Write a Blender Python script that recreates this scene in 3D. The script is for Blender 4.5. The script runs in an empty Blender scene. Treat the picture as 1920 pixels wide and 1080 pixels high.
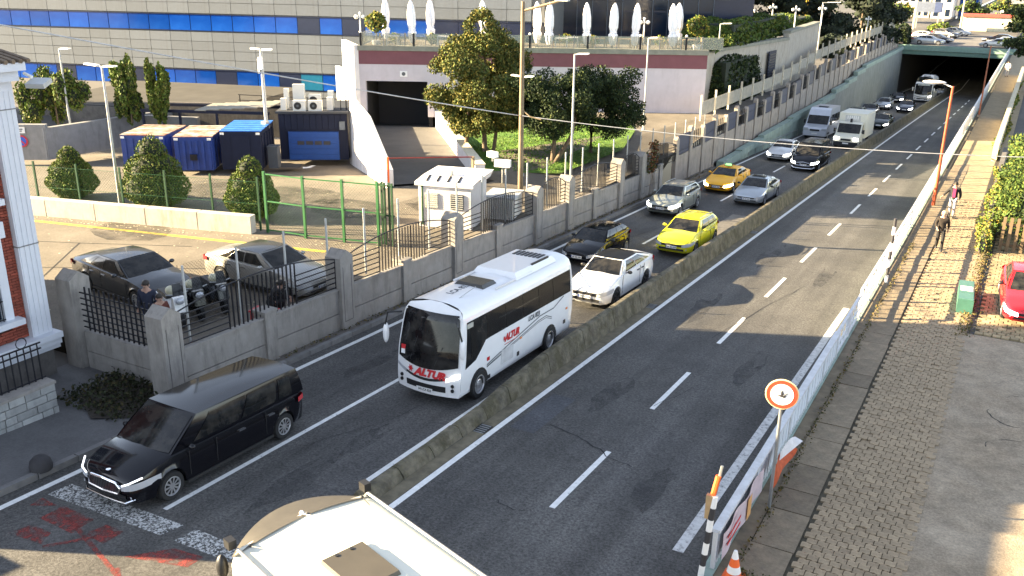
import bpy, math, random
from mathutils import Vector, Matrix
random.seed(11)
SC = bpy.context.scene
COL = SC.collection

# ------------------------------------------------------------------ camera
cam_data = bpy.data.cameras.new("camera")
cam = bpy.data.objects.new("camera", cam_data)
COL.objects.link(cam)
cam_data.sensor_fit = 'HORIZONTAL'
cam_data.sensor_width = 36.0
cam_data.lens = 1723.57 / 1920 * 36
cam_data.clip_start = 0.1
cam_data.clip_end = 4000
_r = Vector((0.87228, 0.48888, 0.01074)); _u = Vector((-0.17138, 0.28506, 0.94306)); _f = Vector((-0.45798, 0.82446, -0.33244))
_m = Matrix((_r, _u, -_f)).transposed().to_4x4()
_m.translation = Vector((0, 0, 10.5))
cam.matrix_world = _m
SC.camera = cam

# ------------------------------------------------------------------ sky, sun, exposure
SUN_EL = math.radians(18.5)
SUN_AZ = math.radians(26)                 # light travels towards +X turned this much to +Y
world = bpy.data.worlds.new("World"); SC.world = world; world.use_nodes = True
wn = world.node_tree.nodes; wl = world.node_tree.links
bg = wn["Background"]
sky = wn.new("ShaderNodeTexSky"); sky.sky_type = 'NISHITA'; sky.sun_disc = False
sky.sun_elevation = SUN_EL
sky.sun_rotation = math.atan2(-math.cos(SUN_AZ), -math.sin(SUN_AZ)) % (2 * math.pi)
sky.air_density = 0.8; sky.dust_density = 0.4; sky.ozone_density = 1.6
hs = wn.new("ShaderNodeHueSaturation"); hs.inputs["Saturation"].default_value = 0.55
wl.new(sky.outputs[0], hs.inputs["Color"]); wl.new(hs.outputs[0], bg.inputs[0]); bg.inputs[1].default_value = 0.063
sl = bpy.data.lights.new("sun", 'SUN'); sl.energy = 5.0; sl.angle = math.radians(0.4); sl.color = (1.0, 0.79, 0.48)
sun = bpy.data.objects.new("sun", sl); COL.objects.link(sun)
_d = Vector((math.cos(SUN_EL) * math.cos(SUN_AZ), math.cos(SUN_EL) * math.sin(SUN_AZ), -math.sin(SUN_EL)))
sun.rotation_euler = _d.to_track_quat('-Z', 'Y').to_euler()
sun.location = (-60, -30, 40)
vs = SC.view_settings
SC.display_settings.display_device = 'sRGB'
vs.view_transform = 'Standard'; vs.look = 'None'; vs.gamma = 1.0; vs.use_curve_mapping = False
vs.exposure = 3.05
SC.render.engine = 'CYCLES'
SC.cycles.max_bounces = 6; SC.cycles.diffuse_bounces = 3; SC.cycles.glossy_bounces = 3
SC.cycles.transparent_max_bounces = 12
SC.cycles.use_denoising = True

# ------------------------------------------------------------------ terrain profiles (metres)
def zr(y):                                   # road surface: falls away into the underpass
    yy = min(y, 172.0) / 10.5
    if yy < 0: return -0.0409 * y
    return -10.5 * (0.40902 * yy / 10 + 0.27963 * yy * yy / 1000 + 1.21964 * yy ** 3 / 1e5)
def zslope(y): return (zr(y + .5) - zr(y - .5))
def lerp(a, b, t): return a + (b - a) * t
def interp(x, pts):
    if x <= pts[0][0]: return pts[0][1]
    for (x0, y0), (x1, y1) in zip(pts, pts[1:]):
        if x <= x1: return y0 + (y1 - y0) * (x - x0) / (x1 - x0)
    return pts[-1][1]
def zs(y): return interp(y, [(-30, -.37), (15, -.55), (30, -.66), (42, -.75), (200, -.75)])   # right pavement
ZL = 0.2
def zlot(x, y):                              # hotel forecourt, dipping towards the wall further up
    a = min(1, max(0, (y - 30) / 12)); b = min(1, max(0, (x + 23.5) / 3.5))
    return ZL - 0.45 * a * b * (1 if y < 56 else max(0, 1 - (y - 56) / 6))

# ------------------------------------------------------------------ materials
MATS = {}
def nd(nt, t, **kw):
    n = nt.nodes.new(t)
    for k, v in kw.items(): setattr(n, k, v)
    return n
def mat(name, col, rough=.7, metal=0.0, var=.18, scale=3.0, col2=None, mix_scale=.7, bump=0.0, bscale=30.0,
        coat=0.0, island=0.0, objvar=0.0, emit=0.0, spec=.5, stain=0.0, stain_col=(.05, .045, .04), trans=0.0, speck=0.0, hueshift=None, streak=0.0):
    if name in MATS: return MATS[name]
    m = bpy.data.materials.new(name); m.use_nodes = True; nt = m.node_tree
    b = nt.nodes["Principled BSDF"]
    tc = nd(nt, "ShaderNodeTexCoord"); L = nt.links.new
    n1 = nd(nt, "ShaderNodeTexNoise"); n1.inputs["Scale"].default_value = scale; n1.inputs["Detail"].default_value = 5; n1.inputs["Roughness"].default_value = .65
    L(tc.outputs["Object"], n1.inputs["Vector"])
    rgb = nd(nt, "ShaderNodeRGB"); rgb.outputs[0].default_value = (*col, 1)
    cur = rgb.outputs[0]
    def mixc(a, bcol, fac, mode='MIX'):
        mx = nd(nt, "ShaderNodeMix", data_type='RGBA', blend_type=mode)
        if isinstance(fac, float): mx.inputs[0].default_value = fac
        else: L(fac, mx.inputs[0])
        L(a, mx.inputs[6])
        if isinstance(bcol, tuple): mx.inputs[7].default_value = (*bcol, 1)
        else: L(bcol, mx.inputs[7])
        return mx.outputs[2]
    def ramp(src, lo, hi, a=0.0, bb=1.0):
        mr = nd(nt, "ShaderNodeMapRange"); mr.inputs[1].default_value = lo; mr.inputs[2].default_value = hi
        mr.inputs[3].default_value = a; mr.inputs[4].default_value = bb; mr.clamp = True
        L(src, mr.inputs[0]); return mr.outputs[0]
    if col2 is not None:
        n2 = nd(nt, "ShaderNodeTexNoise"); n2.inputs["Scale"].default_value = mix_scale; n2.inputs["Detail"].default_value = 6; n2.inputs["Roughness"].default_value = .6
        L(tc.outputs["Object"], n2.inputs["Vector"])
        cur = mixc(cur, tuple(col2), ramp(n2.outputs[0], .4, .62))
    if island or objvar or hueshift:
        g = nd(nt, "ShaderNodeNewGeometry"); oi = nd(nt, "ShaderNodeObjectInfo")
        src = g.outputs["Random Per Island"] if (island or hueshift) else oi.outputs["Random"]
        amt = island or objvar
        if amt:
            v = ramp(src, 0, 1, 1 - amt, 1 + amt)
            vm = nd(nt, "ShaderNodeVectorMath", operation='SCALE'); L(cur, vm.inputs[0]); L(v, vm.inputs["Scale"]); cur = vm.outputs[0]
        if hueshift:
            wnz = nd(nt, "ShaderNodeTexWhiteNoise", noise_dimensions='1D'); L(src, wnz.inputs["W"])
            cur = mixc(cur, tuple(hueshift[0]), ramp(wnz.outputs["Value"], 1 - hueshift[1], 1 - hueshift[1] + .02))
    if var:
        v = ramp(n1.outputs[0], .3, .7, 1 - var, 1 + var)
        vm = nd(nt, "ShaderNodeVectorMath", operation='SCALE'); L(cur, vm.inputs[0]); L(v, vm.inputs["Scale"]); cur = vm.outputs[0]
    if speck:
        n3 = nd(nt, "ShaderNodeTexNoise"); n3.inputs["Scale"].default_value = 17; n3.inputs["Detail"].default_value = 3; n3.inputs["Roughness"].default_value = .8
        L(tc.outputs["Object"], n3.inputs["Vector"])
        v = ramp(n3.outputs[0], .35, .72, 1 - speck * .6, 1 + speck)
        vm = nd(nt, "ShaderNodeVectorMath", operation='SCALE'); L(cur, vm.inputs[0]); L(v, vm.inputs["Scale"]); cur = vm.outputs[0]
    if streak:
        mp = nd(nt, "ShaderNodeMapping"); mp.inputs["Scale"].default_value = (1.1, .03, 1); L(tc.outputs["Object"], mp.inputs[0])
        n6 = nd(nt, "ShaderNodeTexNoise"); n6.inputs["Scale"].default_value = 1.0; n6.inputs["Detail"].default_value = 5; L(mp.outputs[0], n6.inputs["Vector"])
        v = ramp(n6.outputs[0], .35, .65, 1 - streak, 1 + streak)
        vm = nd(nt, "ShaderNodeVectorMath", operation='SCALE'); L(cur, vm.inputs[0]); L(v, vm.inputs["Scale"]); cur = vm.outputs[0]
    if stain:
        mp = nd(nt, "ShaderNodeMapping"); mp.inputs["Scale"].default_value = (1.6, 1.6, .35); L(tc.outputs["Object"], mp.inputs[0])
        n4 = nd(nt, "ShaderNodeTexNoise"); n4.inputs["Scale"].default_value = 1.7; n4.inputs["Detail"].default_value = 8; n4.inputs["Roughness"].default_value = .72
        L(mp.outputs[0], n4.inputs["Vector"])
        cur = mixc(cur, tuple(stain_col), ramp(n4.outputs[0], .5, .68, 0, stain))
    L(cur, b.inputs["Base Color"])
    b.inputs["Roughness"].default_value = rough; b.inputs["Metallic"].default_value = metal
    b.inputs["Specular IOR Level"].default_value = spec
    if coat: b.inputs["Coat Weight"].default_value = coat; b.inputs["Coat Roughness"].default_value = .04
    if emit: L(cur, b.inputs["Emission Color"]); b.inputs["Emission Strength"].default_value = emit
    if trans: b.inputs["Alpha"].default_value = 1 - trans
    if bump:
        n5 = nd(nt, "ShaderNodeTexNoise"); n5.inputs["Scale"].default_value = bscale; n5.inputs["Detail"].default_value = 4
        L(tc.outputs["Object"], n5.inputs["Vector"])
        bp = nd(nt, "ShaderNodeBump"); bp.inputs["Strength"].default_value = bump; bp.inputs["Distance"].default_value = .05
        L(n5.outputs[0], bp.inputs["Height"]); L(bp.outputs[0], b.inputs["Normal"])
    MATS[name] = m
    return m
def worn(name, col, keep=.5, scale=9.0, soft=.06, rough=.7):     # worn paint: the asphalt shows through where it has flaked off
    if name in MATS: return MATS[name]
    m = mat(name, col, rough, var=.12, scale=6); nt = m.node_tree; b = nt.nodes["Principled BSDF"]
    tc = nd(nt, "ShaderNodeTexCoord"); n = nd(nt, "ShaderNodeTexNoise"); n.inputs["Scale"].default_value = scale; n.inputs["Detail"].default_value = 8; n.inputs["Roughness"].default_value = .75
    nt.links.new(tc.outputs["Object"], n.inputs["Vector"])
    mr = nd(nt, "ShaderNodeMapRange"); mr.inputs[1].default_value = 1 - keep - soft; mr.inputs[2].default_value = 1 - keep + soft
    nt.links.new(n.outputs[0], mr.inputs[0]); nt.links.new(mr.outputs[0], b.inputs["Alpha"])
    return m
def paint(name, col, metal=.0, rough=.25):
    dark = max(col) < .03
    return mat(name, col, rough, metal, var=.06, scale=4, coat=.12 if dark else .5, spec=.25 if dark else .5)

ASPH = mat("asphalt", (.06, .058, .056), .85, var=.22, scale=.55, col2=(.078, .075, .07), mix_scale=.16, speck=.9, bump=.25, bscale=60, streak=.28)
ASPH2 = mat("old_asphalt", (.11, .105, .1), .9, var=.25, scale=.8, col2=(.15, .14, .13), mix_scale=.35, speck=.35, bump=.3, bscale=40)
LOT = mat("forecourt_paving", (.115, .099, .077), .9, var=.2, scale=.7, col2=(.145, .125, .098), mix_scale=.3, speck=.3, bump=.2)
CONC = mat("concrete", (.27, .25, .225), .88, var=.14, scale=2.5, stain=.55, stain_col=(.1, .09, .08), bump=.15, bscale=18)
CONCL = mat("pale_concrete", (.42, .4, .36), .88, var=.12, scale=2.5, stain=.5, stain_col=(.2, .16, .1), bump=.12, bscale=18)
CONCD = mat("dark_concrete", (.12, .11, .1), .92, var=.25, scale=3, stain=.5, bump=.3, bscale=14)
MEDIAN = mat("mossy_concrete", (.15, .13, .09), .92, var=.3, scale=5, col2=(.075, .065, .035), mix_scale=2.2, stain=.5, bump=.5, bscale=12)
GREENC = mat("green_painted_concrete", (.25, .32, .28), .85, var=.15, scale=1.5, stain=.4, stain_col=(.1, .12, .1))
WHITE = mat("white_paint", (.78, .77, .74), .6, var=.06, scale=2)
WALLW = mat("white_render", (.7, .67, .66), .8, var=.08, scale=1.2, stain=.35, stain_col=(.36, .33, .29))
LILAC = mat("pale_lilac_render", (.52, .48, .51), .8, var=.07, scale=1, stain=.25, stain_col=(.36, .33, .34))
MAROON = mat("maroon_render", (.17, .062, .075), .75, var=.1, scale=1.5)
PLINE = worn("road_line_paint", (.7, .7, .68), keep=.66, scale=7)
PWORN = worn("flaked_line_paint", (.5, .5, .48), keep=.5, scale=17, soft=.05)
PEDGE = worn("worn_edge_paint", (.55, .55, .54), keep=.62, scale=8, soft=.12)
PRED = worn("faded_red_paint", (.22, .035, .028), keep=.5, scale=5, soft=.1)
PYEL = worn("yellow_line_paint", (.62, .47, .06), keep=.6, scale=5)
IRON = mat("black_iron", (.012, .012, .016), .5, .3, var=.1)
STEEL = mat("grey_steel", (.3, .31, .31), .45, .6, var=.15, scale=6)
STEELP = mat("painted_grey_pole", (.42, .43, .42), .5, .2, var=.1)
BROWNP = mat("weathered_pole", (.2, .15, .09), .75, var=.25, scale=2)
WIREM = mat("fence_wire", (.16, .17, .15), .5, .5, var=.1)
GREENP = mat("green_fence_paint", (.014, .06, .022), .5, var=.15, scale=4)
NAVY = mat("navy_sheet", (.008, .012, .032), .6, spec=.25, var=.15, scale=3)
BLUE = mat("blue_container_paint", (.012, .04, .2), .5, var=.2, scale=2.5, stain=.25, stain_col=(.01, .02, .06))
BLUEB = mat("bright_blue_sheet", (.015, .12, .5), .5, var=.22, scale=3, col2=(.03, .18, .55), mix_scale=2.0)
RUST = mat("rusty_roof_sheet", (.35, .33, .3), .8, var=.2, scale=4, col2=(.27, .1, .05), mix_scale=1.6)
GLASS = mat("dark_vehicle_glass", (.006, .007, .008), .07, var=.3, scale=4, col2=(.03, .028, .025), mix_scale=2.6, spec=.35)
GLASSB = mat("blue_window_glass", (.004, .045, .27), .12, var=.15, objvar=.2, scale=.4, col2=(.01, .07, .32), mix_scale=.3)
GLASST = mat("teal_window_glass", (.015, .11, .2), .15, var=.08)
GLASSN = mat("navy_spandrel", (.012, .018, .045), .25, var=.1)
GLASSK = mat("tinted_curtain_glass", (.01, .018, .035), .1, var=.25, scale=.8)
TYRE = mat("tyre_rubber", (.012, .012, .012), .85, var=.1)
RIM = mat("alloy_rim", (.45, .45, .46), .3, .7, var=.05)
RIMD = mat("dark_rim", (.05, .05, .055), .4, .5, var=.05)
CHROME = mat("chrome_trim", (.75, .75, .77), .12, 1.0, var=0)
BLACKP = mat("black_plastic", (.012, .012, .013), .5, var=.1)
LAMPG = mat("headlamp_lens", (.55, .57, .6), .1, .3, var=.05)
LAMPON = mat("lit_headlamp", (1, .97, .88), .2, var=0, emit=2.2)
REDL = mat("red_lens", (.45, .015, .02), .2, var=0)
AMBER = mat("amber_lens", (.7, .2, .02), .3, var=0)
TUN = mat("tunnel_shade", (.025, .024, .024), .9, var=.2)  # dark colour stands for the shade inside the underpass and garage
PLATE = mat("number_plate", (.75, .75, .74), .5, var=.05)
INK = mat("dark_lettering", (.03, .03, .035), .6, var=0)
REDINK = mat("red_lettering", (.5, .015, .02), .5, var=0)
GREYINK = mat("grey_lettering", (.09, .1, .11), .5, var=0)
SEAM = mat("panel_seam", (.01, .01, .01), .8, var=0)
BARK = mat("bark", (.13, .095, .065), .9, var=.3, scale=6, bump=.5, bscale=12)
SOIL = mat("soil", (.035, .028, .02), .95, var=.3, scale=4, bump=.5, bscale=10)
BRICK = mat("red_brick", (.23, .052, .03), .85, var=.15, scale=14, objvar=.3)
MORTAR = mat("mortar", (.32, .27, .23), .9, var=.1)
TRIMW = mat("white_trim", (.6, .62, .66), .6, var=.05, scale=2)
STONE = mat("pale_stone", (.34, .345, .33), .85, var=.14, scale=4, objvar=.22, stain=.3)
PAVER = mat("concrete_paver", (.29, .222, .14), .92, var=.2, scale=9, objvar=.15, bump=.3, bscale=40)
PAVERI = mat("concrete_pavers_far", (.29, .222, .14), .92, var=.14, scale=9, island=.1)
KERB = mat("kerb_stone", (.19, .15, .1), .92, var=.25, scale=5, objvar=.18, stain=.5, bump=.3, bscale=20)
TILEC = mat("facade_cladding", (.1, .118, .142), .75, var=.07, scale=1.2, objvar=.09, stain=.3, stain_col=(.06, .066, .07))
TERR = mat("terrace_edge", (.22, .22, .18), .85, var=.2, scale=2)
CANVAS = mat("white_canvas", (.85, .84, .86), .8, var=.05, scale=3)
WOODL = mat("light_wood", (.42, .28, .14), .7, var=.2)
BALG = mat("balustrade_glass", (.42, .44, .36), .1, var=.12, trans=.62)
ORANGE = mat("orange_plastic", (.8, .13, .02), .6, var=.1)
SKIN = mat("skin", (.42, .25, .18), .6, var=.05)
HAIR = mat("dark_hair", (.02, .014, .01), .6, var=.2)

# ------------------------------------------------------------------ mesh helpers
class MB:
    def __init__(s): s.v = []; s.f = []; s.m = []
    def add(s, vs_, fs, m=0):
        o = len(s.v); s.v += [tuple(p) for p in vs_]
        for f in fs: s.f.append(tuple(i + o for i in f)); s.m.append(m)
        return s
    def box(s, c, d, m=0, rz=0.0, t=(1, 1), pitch=0.0):
        x, y, z = [k / 2 for k in d]; P = []
        for sz, tx, ty in ((-1, 1, 1), (1, t[0], t[1])):
            for sx, sy in ((-1, -1), (1, -1), (1, 1), (-1, 1)): P.append(Vector((sx * x * tx, sy * y * ty, sz * z)))
        M = Matrix.Rotation(rz, 3, 'Z') @ Matrix.Rotation(pitch, 3, 'X'); c = Vector(c)
        return s.add([M @ p + c for p in P], [(0, 3, 2, 1), (4, 5, 6, 7), (0, 1, 5, 4), (1, 2, 6, 5), (2, 3, 7, 6), (3, 0, 4, 7)], m)
    def bar(s, a, b, w, h, m=0):
        a = Vector(a); b = Vector(b); d = (b - a).normalized()
        side = d.cross(Vector((0, 0, 1)))
        if side.length < .05: side = Vector((1, 0, 0))
        side.normalize(); up = side.cross(d)
        P = [p + side * (sx * w / 2) + up * (sz * h / 2) for p in (a, b) for sx, sz in ((-1, -1), (1, -1), (1, 1), (-1, 1))]
        return s.add(P, [(0, 1, 2, 3), (7, 6, 5, 4), (0, 4, 5, 1), (1, 5, 6, 2), (2, 6, 7, 3), (3, 7, 4, 0)], m)
    def tube(s, pts, r, n=6, m=0, r2=None):
        pts = [Vector(p) for p in pts]; rings = []; k = len(pts)
        for i, p in enumerate(pts):
            d = (pts[min(i + 1, k - 1)] - pts[max(i - 1, 0)]).normalized()
            a = d.cross(Vector((.0, .0, 1.0))); a = a if a.length > .05 else d.cross(Vector((1, 0, 0))); a.normalize(); b = d.cross(a)
            rr = r if r2 is None else lerp(r, r2, i / (k - 1))
            rings.append([p + (a * math.cos(2 * math.pi * j / n) + b * math.sin(2 * math.pi * j / n)) * rr for j in range(n)])
        V = [q for R in rings for q in R]; F = []
        for i in range(k - 1):
            for j in range(n): F.append((i * n + j, i * n + (j + 1) % n, (i + 1) * n + (j + 1) % n, (i + 1) * n + j))
        F += [tuple(range(n - 1, -1, -1)), tuple((k - 1) * n + j for j in range(n))]
        return s.add(V, F, m)
    def prism(s, poly, z0, z1, m=0):
        n = len(poly)
        g = lambda z, p: z(p[0], p[1]) if callable(z) else z
        V = [(p[0], p[1], g(z0, p)) for p in poly] + [(p[0], p[1], g(z1, p)) for p in poly]
        return s.add(V, [tuple(range(n - 1, -1, -1)), tuple(range(n, 2 * n))] + [(i, (i + 1) % n, n + (i + 1) % n, n + i) for i in range(n)], m)
    def extr(s, pts, vec, m=0):                # closed polygon extruded along a vector
        n = len(pts); vec = Vector(vec); P = [Vector(p) for p in pts]
        return s.add(P + [p + vec for p in P], [tuple(range(n - 1, -1, -1)), tuple(range(n, 2 * n))] + [(i, (i + 1) % n, n + (i + 1) % n, n + i) for i in range(n)], m)
    def quad(s, a, b, c, d, m=0): return s.add([a, b, c, d], [(0, 1, 2, 3)], m)
    def lathe(s, prof, c=(0, 0, 0), n=16, m=0, axis='Z', cap=True):
        V = []; F = []; k = len(prof)
        for r, z in prof:
            for j in range(n):
                a = 2 * math.pi * j / n; p = (r * math.cos(a), r * math.sin(a), z)
                if axis == 'X': p = (p[2], p[0], p[1])
                if axis == 'Y': p = (p[0], p[2], p[1])
                V.append((p[0] + c[0], p[1] + c[1], p[2] + c[2]))
        for i in range(k - 1):
            for j in range(n): F.append((i * n + j, i * n + (j + 1) % n, (i + 1) * n + (j + 1) % n, (i + 1) * n + j))
        if cap: F += [tuple(range(n - 1, -1, -1)), tuple((k - 1) * n + j for j in range(n))]
        return s.add(V, F, m)
    def ball(s, c, r, n=12, k=8, m=0):
        r = (r, r, r) if not isinstance(r, tuple) else r
        V = []; F = []
        for i in range(k + 1):
            t = math.pi * i / k
            for j in range(n):
                a = 2 * math.pi * j / n; q = max(math.sin(t), .02)
                V.append((c[0] + r[0] * q * math.cos(a), c[1] + r[1] * q * math.sin(a), c[2] - r[2] * math.cos(t)))
        for i in range(k):
            for j in range(n): F.append((i * n + j, i * n + (j + 1) % n, (i + 1) * n + (j + 1) % n, (i + 1) * n + j))
        return s.add(V, F, m)
    def patch(s, fn, nu, nv, m=0, flip=False):
        V = [fn(i / nu, j / nv) for j in range(nv + 1) for i in range(nu + 1)]; F = []
        for j in range(nv):
            for i in range(nu):
                q = (j * (nu + 1) + i, j * (nu + 1) + i + 1, (j + 1) * (nu + 1) + i + 1, (j + 1) * (nu + 1) + i)
                F.append(q[::-1] if flip else q)
        return s.add(V, F, m)
    def mesh(s, name, mats, smooth=None):
        me = bpy.data.meshes.new(name); me.from_pydata(s.v, [], s.f)
        mats = mats if isinstance(mats, (list, tuple)) else [mats]
        for mm in mats: me.materials.append(mm)
        if len(mats) > 1: me.polygons.foreach_set("material_index", s.m)
        if smooth:
            me.polygons.foreach_set("use_smooth", [True] * len(me.polygons))
            try: me.set_sharp_from_angle(angle=math.radians(smooth))
            except Exception: pass
        me.update(); return me
    def build(s, name, mats, parent=None, smooth=None, loc=None, rz=0.0):
        return link(name, s.mesh(name, mats, smooth), parent, loc, rz)
def link(name, data, parent=None, loc=None, rz=0.0):
    o = bpy.data.objects.new(name, data); COL.objects.link(o)
    if parent is not None: o.parent = parent
    if loc is not None: o.location = loc
    if rz: o.rotation_euler = (0, 0, rz)
    return o
def tag(o, label, cat, group=None, kind=None):
    o["label"] = label; o["category"] = cat
    if group: o["group"] = group
    if kind: o["kind"] = kind
    return o
def thing(name, label, cat, loc=(0, 0, 0), rz=0.0, group=None):
    o = bpy.data.objects.new(name, None); COL.objects.link(o); o.empty_display_size = .2
    o.location = loc; o.rotation_euler = (0, 0, rz)
    return tag(o, label, cat, group)
def struct(o): o["kind"] = "structure"; return o
def copy_tree(o, parent=None):
    c = o.copy(); COL.objects.link(c)
    if parent is not None: c.parent = parent
    for ch in list(o.children): copy_tree(ch, c)
    return c
def text(body, size, parent, origin, ux, uy, m, name="lettering", ext=.004, shear=0.0, bold=0.0, sx=1.0):
    cu = bpy.data.curves.new(name, 'FONT'); cu.body = body; cu.size = size; cu.extrude = ext; cu.shear = shear; cu.offset = bold
    cu.align_x = 'CENTER'; cu.align_y = 'CENTER'; cu.resolution_u = 3; cu.materials.append(m)
    o = bpy.data.objects.new(name, cu); COL.objects.link(o); o.parent = parent
    ux = Vector(ux).normalized(); uy = Vector(uy); uy = (uy - ux * uy.dot(ux)).normalized(); uz = ux.cross(uy)
    M = Matrix((ux * sx, uy, uz)).transposed().to_4x4(); M.translation = Vector(origin); o.matrix_local = M
    return o
# ================================================================== SETTING: ground, road, pavements
def grid(name, xs, ys, zf, m, smooth=60):
    V = [(x, y, zf(x, y)) for y in ys for x in xs]; n = len(xs); F = []
    for j in range(len(ys) - 1):
        for i in range(n - 1): F.append((j * n + i, j * n + i + 1, (j + 1) * n + i + 1, (j + 1) * n + i))
    b = MB(); b.add(V, F); return b.build(name, m, None, smooth)
def rng(a, b, st):
    n = max(1, int(round((b - a) / st))); return [a + (b - a) * i / n for i in range(n + 1)]
def sheet(name, x0, x1, y0, y1, zf, m, st=2.0):
    return struct(grid(name, [x0, x1], rng(y0, y1, st), zf, m))

# corridor of the garage ramp: the forecourt is cut away there
_RA = Vector((-26.85, 35.55)); _RB = Vector((-43.78, 55.15)); _RC = Vector((-23.55, 38.95)); _RE = Vector((-38.57, 57.81))
def ramp_drop(x, y, pad=.1):
    d = (_RB - _RA); t = ((x - _RA.x) * d.x + (y - _RA.y) * d.y) / d.length_squared
    if t < .0 or t > 1.5: return 0.0
    l = _RA.lerp(_RB, t); r_ = _RC.lerp(_RE, t); w = (r_ - l); u = ((x - l.x) * w.x + (y - l.y) * w.y) / w.length
    return -4.0 if -pad < u < w.length + pad else 0.0
def lotz(x, y):
    # outside the ramp's left flank the yard sinks gently towards the hotel
    d = (_RB - _RA); t = ((x - _RA.x) * d.x + (y - _RA.y) * d.y) / d.length_squared
    n_ = Vector((-d.y, d.x)).normalized(); side = (x - _RA.x) * n_.x + (y - _RA.y) * n_.y
    sink = -1.3 * min(1, max(0, t)) * min(1, max(0, side / 1.0 + .6)) if -.0 < t else 0
    return zlot(x, y) + sink + ramp_drop(x, y)
g = MB()
def gpatch(xs, ys, zf):
    V = [(x, y, zf(x, y)) for y in ys for x in xs]; n = len(xs)
    g.add(V, [(j * n + i, j * n + i + 1, (j + 1) * n + i + 1, (j + 1) * n + i) for j in range(len(ys) - 1) for i in range(n - 1)])
gpatch([-900, -120, -60, -47, -40, -30, -25, -22.5, -21, -18.42], [15.4] + rng(20, 72, 4) + [100, 180, 1800], lambda x, y: zlot(x, y) - .05 - (6 if -58 < x < -22.8 and 27 < y < 70 else 0))
gpatch([-900, -60, -22.9], [-80, 15.4], lambda x, y: -.5)
gpatch([-3.9, 0, 30, 900], rng(-80, 180, 10) + [1800], lambda x, y: zs(y) - .09 + (0.5 if y > 200 else 0))
gpatch([-18.42, -3.9], [176, 400, 1800], lambda x, y: -.3)
struct(g.build("ground", mat("earth_ground", (.085, .08, .075), .95, var=.3, scale=.2)))

road = struct(grid("road", [-17.85, -14.5, -11.2, -7.6, -4.02], rng(-60, 236, 2), lambda x, y: zr(y), ASPH))
# markings, each its own sheet 4 mm proud
def mark(name, x0, x1, y0, y1, m=PLINE, lift=.004):
    o = grid(name, [x0, x1], rng(y0, y1, 2.0), lambda x, y: zr(y) + lift, m); return struct(o)
mark("edge_line", -17.49, -17.33, -30, 200)
mark("lane_line", -14.57, -14.44, 11.1, 33.0)
for i in range(14):
    y0 = 38.5 + i * 12.05
    if y0 < 150: mark("lane_dash", -14.57, -14.44, y0, y0 + 3.3)
mark("edge_line", -11.74, -11.6, 14.2, 180)
mark("edge_line", -10.62, -10.46, -20, 190)
for i in range(-2, 22): mark("lane_dash", -7.65, -7.51, 15.54 + 6.03 * i, 15.54 + 6.03 * i + 3.1)
mark("edge_line", -4.78, -4.55, 15.4, 34, PEDGE)
def decal(name, pts, m, lift=.004):
    b = MB(); b.add([(x, y, zr(y) + lift) for x, y in pts], [tuple(range(len(pts)))]); return struct(b.build(name, m))
decal("stop_line", [(-17.1, 10.2), (-13.8, 10.38), (-13.7, 10.88), (-17.05, 10.76)], PWORN)
decal("stop_line", [(-13.42, 10.38), (-12.0, 10.44), (-12.0, 10.9), (-13.36, 10.92)], PWORN)
for pts in ([(-16.4, 9.52), (-15.35, 9.5), (-15.4, 10.06), (-16.36, 10.08)], [(-16.4, 8.85), (-15.5, 8.95), (-15.7, 9.3), (-16.28, 9.28)],
            [(-15.1, 9.64), (-14.5, 9.58), (-14.52, 10.08), (-15.02, 10.08)], [(-17.0, 9.72), (-16.5, 10.02), (-17.05, 10.05)],
            [(-13.8, 9.5), (-12.5, 9.9), (-12.5, 10.3), (-13.2, 10.2)], [(-13.2, 8.6), (-12.2, 8.5), (-12.0, 9.0), (-12.9, 9.2)]):
    decal("faded_red_patch", pts, PRED)
for a, b2 in (((-16.4, 10.0), (-13.3, 9.0)), ((-15.4, 8.9), (-14.8, 9.7)), ((-13.6, 9.2), (-12.2, 8.2))):
    a = Vector((*a, 0)); b2 = Vector((*b2, 0)); s_ = (b2 - a).normalized().cross(Vector((0, 0, 1))) * .05
    decal("faded_red_stroke", [(q.x, q.y) for q in (a - s_, a + s_, b2 + s_, b2 - s_)][::-1], PRED, .006)
# cracks and darker repairs in the asphalt
CRK = mat("crack_filler", (.018, .018, .02), .9, var=.2)
def crack(pts, w=.025):
    b = MB(); P = []
    for (x0, y0), (x1, y1) in zip(pts, pts[1:]):
        for k in range(5):
            t = k / 5; P.append((lerp(x0, x1, t) + random.uniform(-.05, .05), lerp(y0, y1, t) + random.uniform(-.05, .05)))
    P.append(pts[-1])
    V = []
    for i, (x, y) in enumerate(P):
        ww = w * random.uniform(.4, 1.2); V += [(x - ww * .5, y - ww * .5, zr(y) + .008), (x + ww * .5, y + ww * .5, zr(y) + .008)]
    b.add(V, [(2 * i, 2 * i + 1, 2 * i + 3, 2 * i + 2) for i in range(len(P) - 1)])
    struct(b.build("road_crack", CRK))
crack([(-9.5, 19.2), (-8.4, 18.9), (-7.5, 18.4), (-6.8, 18.2)]); crack([(-8.9, 15.2), (-8.2, 15.0), (-7.6, 15.6)]); crack([(-7.6, 21.8), (-7.0, 24)])
crack([(-7.9, 28), (-7.2, 33), (-6.6, 36)], .03); crack([(-14.3, 14), (-13.2, 17), (-12.6, 20)], .02); crack([(-16.2, 36), (-15.2, 41), (-15.0, 43)], .04)
sheet("asphalt_repair", -10.3, -9.6, 18.5, 21, lambda x, y: zr(y) + .004, mat("new_asphalt", (.058, .06, .066), .85, var=.2, scale=.8, speck=.7))
sheet("concrete_slab", -12.9, -11.75, 40, 47.5, lambda x, y: zr(y) + .005, mat("slab_concrete", (.18, .165, .14), .9, var=.2, stain=.4))
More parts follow.
